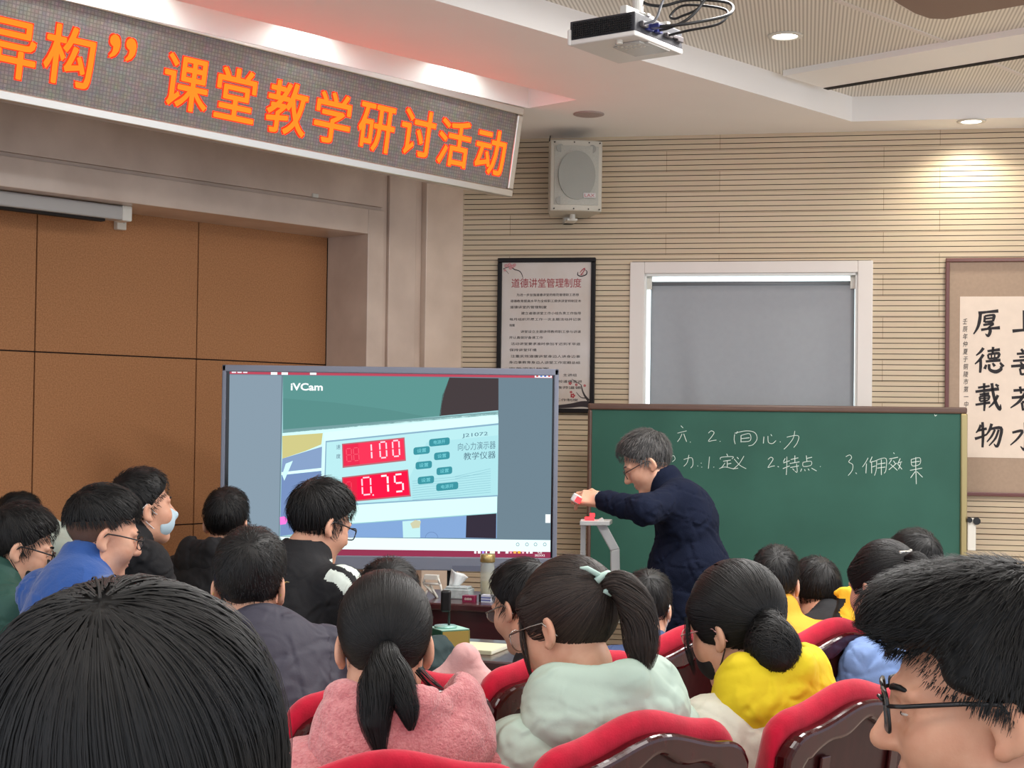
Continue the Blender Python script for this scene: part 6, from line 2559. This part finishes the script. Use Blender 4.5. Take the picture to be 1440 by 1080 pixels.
# ---- grey jacket boy
P = person('boy with cropped black hair in a slate grey jacket left of the pink fleece', (352, 822, 3.62), 30, -4, -6, 0, lean=0.22, nko=(-0.06, -0.125), hair='fade', hs=0.98, coll='crew', jmat=J_SLATE, puff=1.08, sw=0.17, seed=6, hopt={'n': 2600, 'len': 0.02, 'lift': 0.06, 'w': 0.0008, 'vol': 1.0, 'cuts': [((0, 0.56, -0.83), 0.022), ((0, 0.93, -0.36), 0.052)]})
spectacles(P[0], P[1], mat('spectacle_gold', (186, 160, 90), 0.3, 0.9), 'round', 0.0014)
seat_for(P, xy=(-0.444, 3.525))
# ---- varsity jacket student
def varsity_mi(c, N, SL, RL):
    out = np.zeros(len(c), int)
    for sx in (-1, 1):
        s0, e0 = np.array(SL[sx][0]), np.array(SL[sx][1])
        w0 = np.array(SL[sx][2])
        d = e0 - s0
        t = ((c - s0) @ d) / (d @ d)
        x = (c[:, 0] - s0[0]) * sx
        m = (x > -0.005) & (t > -0.35) & (t < 1.5)
        # two white panels parted by a black stripe down the sleeve
        y = c[:, 1] - (s0[1] + d[1] * t)
        out[m & ((y > -0.048) & (y < -0.014) | (y > 0.006) & (y < 0.036))] = 1
    z = c[:, 2] - N[2]
    r_ = np.hypot(c[:, 0] - N[0], c[:, 1] - N[1])
    out[(r_ < 0.088) & (((z > 0.006) & (z < 0.014)) | ((z > 0.022) & (z < 0.030)))] = 1
    return out


P = person('student with glasses in a black varsity jacket with white sleeve bands before the display', (449, 735, 4.75), -38, -48, -20, 0, lean=0.16, side=0.05, hair='short', hs=0.98, coll='coat', nko=(-0.050, -0.140), jmat=[J_BLACK, J_WHITE], mi=varsity_mi, jvox=0.0052, puff=1.0, sw=0.17, seed=7, wob=0.002, hopt={'n': 1800, 'len': 0.05, 'lift': 0.16, 'vol': 1.02})
STOOLS.append(('student in the varsity jacket', Vector((P[4].x, P[4].y, 0)), -38))
spectacles(P[0], P[1], FR_BLACK, 'rect', 0.0019, 0.019)
# ---- dark hooded boy before the display's left edge
P = person('boy in a black hooded coat left of the touch display', (319, 735, 6.0), -10, -8, -4, 0, lean=0.10, hair='short', hs=1.0, coll='hood', hoods=1.0, jmat=J_BLACK, puff=1.05, sw=0.16, seed=8, hopt={'n': 1300, 'vol': 1.0, 'len': 0.04})
STOOLS.append(('boy in the black hooded coat', Vector((P[4].x, P[4].y, 0)), -10))
# ---- man with pale mask
P = person('man in a black coat with a pale face mask against the brown panels', (199, 714, 5.25), -48, -54, 4, 0, lean=0.10, nko=(-0.07, -0.125), hair='short', hs=1.0, coll='coat', jmat=J_BLACK, puff=1.06, sw=0.18, seed=9, hopt={'n': 1400, 'len': 0.022, 'vol': 0.98})
STOOLS.append(('man with the pale face mask', Vector((P[4].x, P[4].y, 0)), -48))
face_mask(P[0], P[1], MASK_W, STRAP_W)
# ---- man in royal blue
P = person('man with dark-rimmed glasses in a royal blue fleece', (142, 750, 4.5), -40, -60, -14, 2, lean=0.10, hair='fade', hs=1.05, nko=(-0.055, -0.130), coll='stand', jmat=J_BLUE, puff=1.06, sw=0.18, seed=10, jaw=1.12, cheek=1.06, hopt={'n': 2000, 'len': 0.034, 'lift': 0.06, 'vol': 0.98, 'stubble': 1, 'cuts': [((0, 0.28, -0.96), -0.040), ((0, 0.93, -0.36), 0.042)]})
STOOLS.append(('man in royal blue', Vector((P[4].x, P[4].y, 0)), -40))
spectacles(P[0], P[1], FR_BLACK, 'rect', 0.0016)
# ---- man in green with black mask
P = person('man with glasses and a black mask under his chin in a dark green padded jacket', (26, 769, 4.9), -50, -66, -18, 0, lean=0.14, hair='short', hs=1.03, nko=(-0.08, -0.122), coll='coat', jmat=J_GREEN, puff=1.12, sw=0.18, seed=11, hopt={'n': 1300, 'len': 0.04})
STOOLS.append(('man in dark green', Vector((P[4].x, P[4].y, 0)), -50))
spectacles(P[0], P[1], FR_BLACK, 'rect', 0.0019)
face_mask(P[0], P[1], MASK_B, MASK_B)
# ---- behind them
P = person('person with black hair mostly hidden behind the man in green', (26, 738, 6.5), -40, -40, 0, 0, lean=0.10, hair='short', coll='crew', jmat=J_MAROON, seed=12, hopt={'n': 900})
STOOLS.append(('person hidden behind the man in green', Vector((P[4].x, P[4].y, 0)), -40))
P = person('person in a pale grey-green coat bending behind the man in royal blue', (132, 752, 5.7), -55, -60, -35, 0, lean=0.20, nko=(-0.16, -0.015), hair='short', coll='coat', jmat=J_PALE, puff=1.05, seed=13, hopt={'n': 900})
STOOLS.append(('person in the pale grey-green coat', Vector((P[4].x, P[4].y, 0)), -40))
# ---- hidden behind the pink fleece girl
P = person('child in a dark teal hood hidden behind the girl in pink', (546, 856, 4.05), 30, -5, -10, 0, lean=0.2, hair='short', hs=0.97, nko=(-0.06, -0.185), coll='hood', jmat=J_TEAL, sw=0.16, seed=14, hopt={'n': 900})
seat_for(P, xy=(-0.052, 3.910))
P = person('boy with glasses half hidden by the mint jacket girl', (738, 852, 4.35), 40, 42, -20, 0, lean=0.22, hair='short', hs=0.97, nko=(-0.06, -0.185), coll='crew', jmat=J_BLACK, sw=0.14, seed=15, hopt={'n': 1000})
spectacles(P[0], P[1], FR_SILVER, 'round', 0.0014)
seat_for(P, xy=(0.291, 4.275))
# ---- front rows on the right
P = person('boy with short black hair and a white mask in a blue jacket below the teacher', (910, 856, 5.3), 10, -14, -14, 0, lean=0.16, hair='short', hs=0.98, coll='crew', jmat=J_DENIM, sw=0.15, seed=16, hopt={'n': 1000})
STOOLS.append(('boy with the white mask', Vector((P[4].x, P[4].y, 0)), 10))
face_mask(P[0], P[1], MASK_W, STRAP_W)
P = person('boy with tapered black hair and an amber collar behind the bun', (1091, 820, 5.5), 20, -18, -6, 0, lean=0.12, hair='short', hs=0.98, nko=(-0.06, -0.155), coll='stand', jmat=[J_BLACK, J_ORANGE], mi=lambda c, N, SL, RL: (c[:, 2] > N[2] - 0.012).astype(int), sw=0.15, seed=17, hopt={'n': 1000})
STOOLS.append(('boy with the amber collar', Vector((P[4].x, P[4].y, 0)), 20))
P = person('boy with round black hair in a black jacket just left of the yellow jacket', (1149, 838, 5.7), 20, 8, -34, 0, lean=0.16, hair='short', hs=1.06, nko=(-0.09, -0.075), coll='crew', jmat=J_BLACK, sw=0.17, seed=18, hopt={'n': 1200, 'whorl': (0.01, -0.10, 0.06)})
STOOLS.append(('boy in the black jacket', Vector((P[4].x, P[4].y, 0)), 20))
P = person('girl in a light blue coat with a hair clip behind the man with glasses', (1243, 826, 4.35), 38, 30, -12, 0, lean=0.14, hair='pony', hs=1.0, coll='hood', jmat=J_SKY, sw=0.16, seed=19,
           hopt={'tie': (0.0, -0.10, 0.06), 'tail': V3((0.0, -0.10, 0.06), (0.0, -0.145, 0.05), (0.0, -0.16, -0.02), (0, -0.16, -0.10)), 'n': 1300, 'tn': 300})
STOOLS.append(('girl in the light blue coat', Vector((P[4].x, P[4].y, 0)), 38))
f = MB(); f.box((0.0, -0.100, 0.085), (0.045, 0.012, 0.012)); f.box((0.03, -0.09, 0.088), (0.012, 0.012, 0.016))
o = mk('hair_clip', f, FR_SILVER, P[0], bevel=0.003); o.matrix_local = P[1]
seat_for(P, xy=(0.706, 4.445))
P = person('child with a black bowl of hair farthest right under the chalkboard', (1287, 798, 5.6), 30, 20, -6, 0, lean=0.12, hair='short', hs=1.02, coll='crew', jmat=J_BLACK, sw=0.15, seed=20, hopt={'n': 900})
STOOLS.append(('child farthest right', Vector((P[4].x, P[4].y, 0)), 30))

# ---- nearest: long loose hair
P = person('woman with long loose black hair nearest the camera at lower left', (166, 1076, 1.04), 34, 30, 0, 0, lean=0.10, floor=0.15, hair='long', hs=0.98, coll='crew', jmat=J_BLACK, sw=0.16, seed=21, hands=True,
           hopt={'n': 9000, 'w': 0.00062, 'len': 0.44, 'vol': 0.90, 'whorl': (-0.034, -0.058, 0.118)})
# ---- nearest: man with glasses in profile


def man_face(B, Hc, R, hs):
    pass


P = person('man with dark-rimmed glasses and thick black hair in profile at lower right', (1390, 990, 1.74), 60, 78, -6, 0, lean=0.10, floor=0.15, hair='fringe', hm=HAIR, hs=1.07, coll='coat', jmat=J_BLACK, sw=0.185, seed=22, jaw=1.05, skin=SKIN_B,
           hopt={'n': 9000, 'len': 0.022, 'lift': 0.10, 'w': 0.0006, 'vol': 1.06, 'whorl': (0.01, -0.06, 0.11), 'cuts': [((0, 0.66, -0.75), -0.012), ((0, 0.96, -0.28), 0.056)]})
spectacles(P[0], P[1], FR_BLACK, 'rect', 0.0021, 0.021, 0.027, dz=0.008)

# ---- the teacher, standing bent over the demonstrator
TB = 78.0
Hw = at_y(911, 650, 6.62)
fw_ = Vector((-math.sin(math.radians(TB)), math.cos(math.radians(TB)), 0))
hip = at_y(974, 800, 6.66)
TLEAN = (Hw - hip).dot(fw_)
TSIDE = (Hw - hip).dot(Vector((fw_.y, -fw_.x, 0)))
org_ = Vector((Hw.x, Hw.y, 0)) - fw_ * TLEAN
inv = Matrix.Rotation(-math.radians(TB), 3, 'Z')


def tl(x, y, yy):
    q = at_y(x, y, yy)
    return inv @ (Vector((q.x, q.y, q.z)) - org_)


TARM = {-1: [tl(955, 700, 6.52), tl(905, 718, 6.33), tl(846, 703, 6.50), tl(822, 700, 6.52) - tl(846, 703, 6.50), inv @ Vector((0, -0.75, 0.66))],
        1: [tl(948, 705, 6.84), tl(955, 770, 6.90), tl(940, 830, 6.86), Vector((0, 0.3, -1)), Vector((0, 1, 0.3))]}
P = person('grey-haired teacher in a navy wool coat bending over the white demonstrator', None, TB, 84, -30, 0, lean=TLEAN, seat=0.86, hair='short', hm=HAIR_GR, hs=1.04, coll='stand', jmat=J_NAVY, puff=1.06, sw=0.16, seed=23, head_w=Hw, stand=True, arms=TARM, nko=(-0.105, -0.125), hsc=0.98, curl=0.95, bvox=0.0044,
           hopt={'n': 2800, 'len': 0.026, 'lift': 0.14, 'vol': 1.0, 'cuts': [((0, 0.60, -0.80), -0.008), ((0, 0.93, -0.36), 0.044)]}, hunch=0.1, jaw=1.0, jvox=0.007,
           extra=lambda J, N, RL, SL, Hc: J.cone((0, 0.0, 0.95), (0, 0.0, 0.50), 0.185, 0.205, 0.05))
spectacles(P[0], P[1], FR_BLACK, 'rect', 0.0016)
f = MB()
s0, e0, w0 = TARM[-1][0], TARM[-1][1], TARM[-1][2]
dv = (w0 - e0).normalized()
f.cyl(w0 - dv * 0.035, w0 + dv * 0.012, 0.038, 0.036, n=18)
mk('shirt_cuff', f, mat('cuff_white', (230, 232, 230), 0.8), P[0], smooth=True)
q = at_y(812, 702, 6.50)
t = thing('red_lit_probe', 'small white probe with a red light held in the teacher\'s hand', 'probe', q, 0)
f = MB()
f.span((-0.026, -0.014, -0.018), (0.014, 0.014, 0.018))
mk('probe_body', f, W_DEV, t, bevel=0.005, rot=(0, 0.5, 0))
f = MB()
f.span((-0.008, -0.018, -0.012), (0.016, -0.012, 0.012))
mk('probe_light', f, RED, t, rot=(0, 0.5, 0))

# ---- yellow jacket with black markings beside the black-haired boy
q = at_y(1188, 852, 5.45)
S = Sdf()
S.box((0, 0, 0), (0.022, 0.012, 0.055), 0.008, np.array(Matrix.Rotation(0.12, 3, 'Y')))
S.cone((-0.03, 0.0, 0.045), (0.02, 0.0, 0.058), 0.012, 0.014, k=0.015)
S.cone((0.0, 0.0, -0.05), (0.0, 0.02, -0.36), 0.034, 0.06, k=0.03)
lo, hi = S.bounds(0.02)
V, Q = S.mesh([np.arange(lo[i], hi[i], 0.005, dtype=np.float32) for i in range(3)], cloth_noise(0.002, 33))
c_ = V[Q].mean(1)
o = npmesh('yellow_jacket', V, Q, [mat('school_yellow', (232, 176, 36), 0.85, bump=0.2, bscale=120), J_BLACK], None, relax=1, mi=((c_[:, 0] < -0.012 + 0.012 * np.sin(c_[:, 2] * 75)) & (c_[:, 2] < 0.028)).astype(int))
o.location = q
tag(o, 'yellow jacket with black markings held up right of the black-haired boy', 'jacket')

# ---- pale pink garment over the chair beside the teal child
q = at_y(650, 938, 3.86)
S = Sdf()
S.cone((-0.075, 0, -0.065), (0.008, 0.01, 0.022), 0.030, 0.026, k=0.03)
S.cone((0.008, 0.01, 0.022), (0.058, 0.0, -0.06), 0.026, 0.032, k=0.05)
S.cone((-0.06, 0, -0.06), (0.058, 0.0, -0.06), 0.035, 0.035, k=0.05)
lo, hi = S.bounds(0.02)
V, Q = S.mesh([np.arange(lo[i], hi[i], 0.006, dtype=np.float32) for i in range(3)], cloth_noise(0.002, 31))
o = npmesh('folded_garment', V, Q, mat('pale_pink_cotton', (214, 166, 164), 0.85, bump=0.3, bscale=120, fold=0.6), None, relax=1)
o.location = q
tag(o, 'pale pink garment bunched up between the pink fleece girl and the gold box', 'garment')

# ------------------------------------------------------------------ hall chairs
RED_F = mat('crimson_upholstery', (196, 18, 52), 0.9, scale=40, rgb2=(176, 14, 44), bump=0.15, bscale=260, sheen=0.2, spec=0.2)
WOOD_F = mat('dark_cherry_lacquer', (58, 9, 12), 0.13, var=0.25, scale=9, stretch=(8, 8, 1), coat=0.12, spec=0.35)
WOOD_P = mat('dark_panel_lacquer', (56, 24, 24), 0.26, var=0.12, scale=7, stretch=(6, 6, 1), spec=0.2)


def chair_proto():
    root = thing('hall_chair', 'x', 'chair')
    HW = 0.272

    def back_y(z):
        return -0.235 - (z - 0.45) * 0.13

    def top(x, drop=0.0):
        a = abs(x) / HW
        z = 1.055 - 0.030 * a * a + 0.012 * math.cos(a * math.pi * 1.6) - drop
        if a > 0.70:
            t = (a - 0.70) / 0.30
            z -= 0.085 * (1 - math.sqrt(max(0, 1 - t * t)))
        return z
    n = 36
    xs = [-HW + 2 * HW * i / n for i in range(n + 1)]
    # cushion: puffed slab
    rows = 12
    vs, fs = [], []
    prof = []
    for k in range(rows + 1):
        w = math.pi * k / rows
        prof.append((math.cos(w), math.sin(w)))
    for i, x in enumerate(xs):
        zt = top(x)
        e = 1 - max(0, (abs(x) / HW - 0.86) / 0.14) ** 2 * 0.75
        ring = [(-0.5, 0.46), (-0.5, zt - 0.045)]
        sec = []
        for (yy, zz_) in [(0.0, 0.46), (0.0, 0.7)]:
            sec.append((x, back_y(zz_) + 0.012, zz_))
        for k in range(9):
            w = math.pi * k / 8
            z = zt - 0.035 + 0.035 * math.sin(w)
            yb = back_y(z) + 0.010 + 0.028 * e * (1 - math.cos(w))
            sec.append((x, yb, z))
        for (zz_, tk) in [(0.9, 0.075), (0.7, 0.085), (0.55, 0.085), (0.46, 0.06)]:
            sec.append((x, back_y(zz_) + tk * e, zz_))
        m = len(sec)
        vs += sec
    for i in range(n):
        for k in range(m):
            k2 = (k + 1) % m
            fs.append((i * m + k, i * m + k2, (i + 1) * m + k2, (i + 1) * m + k))
    fs.append(tuple(range(m)))
    fs.append(tuple(reversed(range(n * m, (n + 1) * m))))
    mb = MB(); mb.add(vs, fs)
    mk('back_cushion', mb, RED_F, root, smooth=True)
    # wooden frame: crest rail and stiles
    def sweep(inner, outer, y0, y1):
        """closed band between two outlines in (x,z), thickness y0..y1 behind the cushion"""
        mb = MB()
        N = len(inner)
        V = []
        for (a, b) in zip(outer, inner):
            for (p, yy) in ((a, y0), (a, y1), (b, y1), (b, y0)):
                V.append((p[0], back_y(p[1]) - yy, p[1]))
        F = []
        for i in range(N - 1):
            for k in range(4):
                k2 = (k + 1) % 4
                F.append((i * 4 + k, i * 4 + k2, (i + 1) * 4 + k2, (i + 1) * 4 + k))
        F.append((0, 1, 2, 3)); F.append(tuple(reversed(range((N - 1) * 4, N * 4))))
        mb.add(V, F)
        return mb
    outer, inner = [], []
    wz = lambda x: top(x * 0.98, 0.036)
    for z in (0.30, 0.5, 0.7, 0.85):
        outer.append((-HW + 0.004 + 0.02 * (0.85 - z), z)); inner.append((-HW + 0.052 + 0.02 * (0.85 - z), z))
    m_ = 40
    for i in range(m_ + 1):
        x = -HW + 0.004 + 2 * (HW - 0.004) * i / m_
        a = abs(x) / HW
        wave = 0.007 * math.cos(a * math.pi * 3.4)
        outer.append((x, wz(x)))
        xi = x * (HW - 0.052) / HW
        inner.append((xi, wz(x) - 0.046 + wave * (1 if a < 0.85 else 0)))
    for z in (0.85, 0.7, 0.5, 0.30):
        outer.append((HW - 0.004 - 0.02 * (0.85 - z), z)); inner.append((HW - 0.052 - 0.02 * (0.85 - z), z))
    mk('back_frame', sweep(inner, outer, -0.012, 0.026), WOOD_F, root, bevel=0.011, seg=3)
    # recessed panel
    mb = MB()
    V, F = [], []
    pts = inner[4:-4]
    for p in pts:
        V.append((p[0], back_y(p[1]) - 0.006, p[1] + 0.006)); V.append((p[0] * 0.98, back_y(0.33) - 0.006, 0.33))
        V.append((p[0], back_y(p[1]) + 0.012, p[1] + 0.006)); V.append((p[0] * 0.98, back_y(0.33) + 0.012, 0.33))
    for i in range(len(pts) - 1):
        F.append((i * 4, i * 4 + 1, i * 4 + 5, i * 4 + 4)); F.append((i * 4 + 2, i * 4 + 6, i * 4 + 7, i * 4 + 3))
    mb.add(V, F)
    mk('back_panel', mb, WOOD_P, root, auto=40)
    for sx in (-1, 1):
        mb = MB()
        z0, z1 = 0.34, 0.93
        for (a, b) in (((sx * 0.115, z0), (sx * 0.125, z1)),):
            V = []
            for (p, hw) in ((a, 0.018), (b, 0.016)):
                for dx, dy in ((-hw, 0.007), (hw, 0.007), (hw, 0.016), (-hw, 0.016)):
                    V.append((p[0] + dx, back_y(p[1]) - dy, p[1]))
            mb.add(V, [(0, 1, 5, 4), (1, 2, 6, 5), (2, 3, 7, 6), (3, 0, 4, 7), (0, 3, 2, 1), (4, 5, 6, 7)])
        mk('back_splat', mb, WOOD_F, root, bevel=0.003)
    mb = MB()
    mb.span((-0.255, -0.20, 0.385), (0.255, 0.26, 0.455))
    mk('seat_cushion', mb, RED_F, root, bevel=0.03, seg=4)
    mb = MB()
    mb.span((-0.25, -0.22, 0.33), (0.25, 0.24, 0.385))
    mk('seat_rail', mb, WOOD_F, root, bevel=0.006)
    for sx in (-1, 1):
        mb = MB()
        mb.prism([(0.20, 0.0), (0.245, 0.0), (0.245, 0.34), (0.195, 0.34)], sx * 0.245 - 0.022, sx * 0.245 + 0.022, axis=0)
        mk('front_leg', mb, WOOD_F, root, bevel=0.004)
        mb = MB()
        mb.prism([(-0.265, 0.0), (-0.225, 0.0), (-0.19, 0.34), (-0.235, 0.34)], sx * 0.245 - 0.022, sx * 0.245 + 0.022, axis=0)
        mk('rear_leg', mb, WOOD_F, root, bevel=0.004)
    return root


SEATLAB = ['red hall chair of the girl in the pink fleece at bottom left of centre', 'red hall chair at bottom centre behind the mint jacket', 'red hall chair behind the girl with the yellow hood', 'red hall chair seen to the left of the pink fleece, under the slate-jacketed boy',
           'red hall chair between the pink fleece and the mint jacket', 'red hall chair between the mint jacket ponytail and the bun girl', 'red hall chair with slatted back panel right of the bun']
STOOL_M = mat('stool_wood', (70, 40, 30), 0.5, var=0.2, scale=8)


def stool_proto():
    root = thing('stool', 'x', 'stool')
    mb = MB()
    mb.span((-0.17, -0.16, 0.41), (0.17, 0.16, 0.445))
    mk('seat', mb, STOOL_M, root, bevel=0.008)
    for sx in (-1, 1):
        for sy in (-1, 1):
            mb = MB()
            mb.tube([(sx * 0.165, sy * 0.155, 0), (sx * 0.13, sy * 0.12, 0.41)], [0.018, 0.02], 10)
            mk('leg', mb, STOOL_M, root)
    return root


sp0 = None
for lab, p_, yaw in STOOLS:
    s_ = copy_tree(sp0) if sp0 else stool_proto()
    sp0 = sp0 or s_
    s_.location = p_
    s_.rotation_euler = (0, 0, math.radians(yaw))
    tag(s_, 'low dark wooden stool under the ' + lab, 'stool', 'backless stools under the sitters')
proto = chair_proto()
for i, (o_, yaw, flr) in enumerate(SEATS):
    c = proto if i == 0 else copy_tree(proto)
    c.location = (o_.x, o_.y, flr)
    c.rotation_euler = (0, 0, math.radians(yaw))
    tag(c, SEATLAB[i], 'chair', 'red upholstered hall chairs')
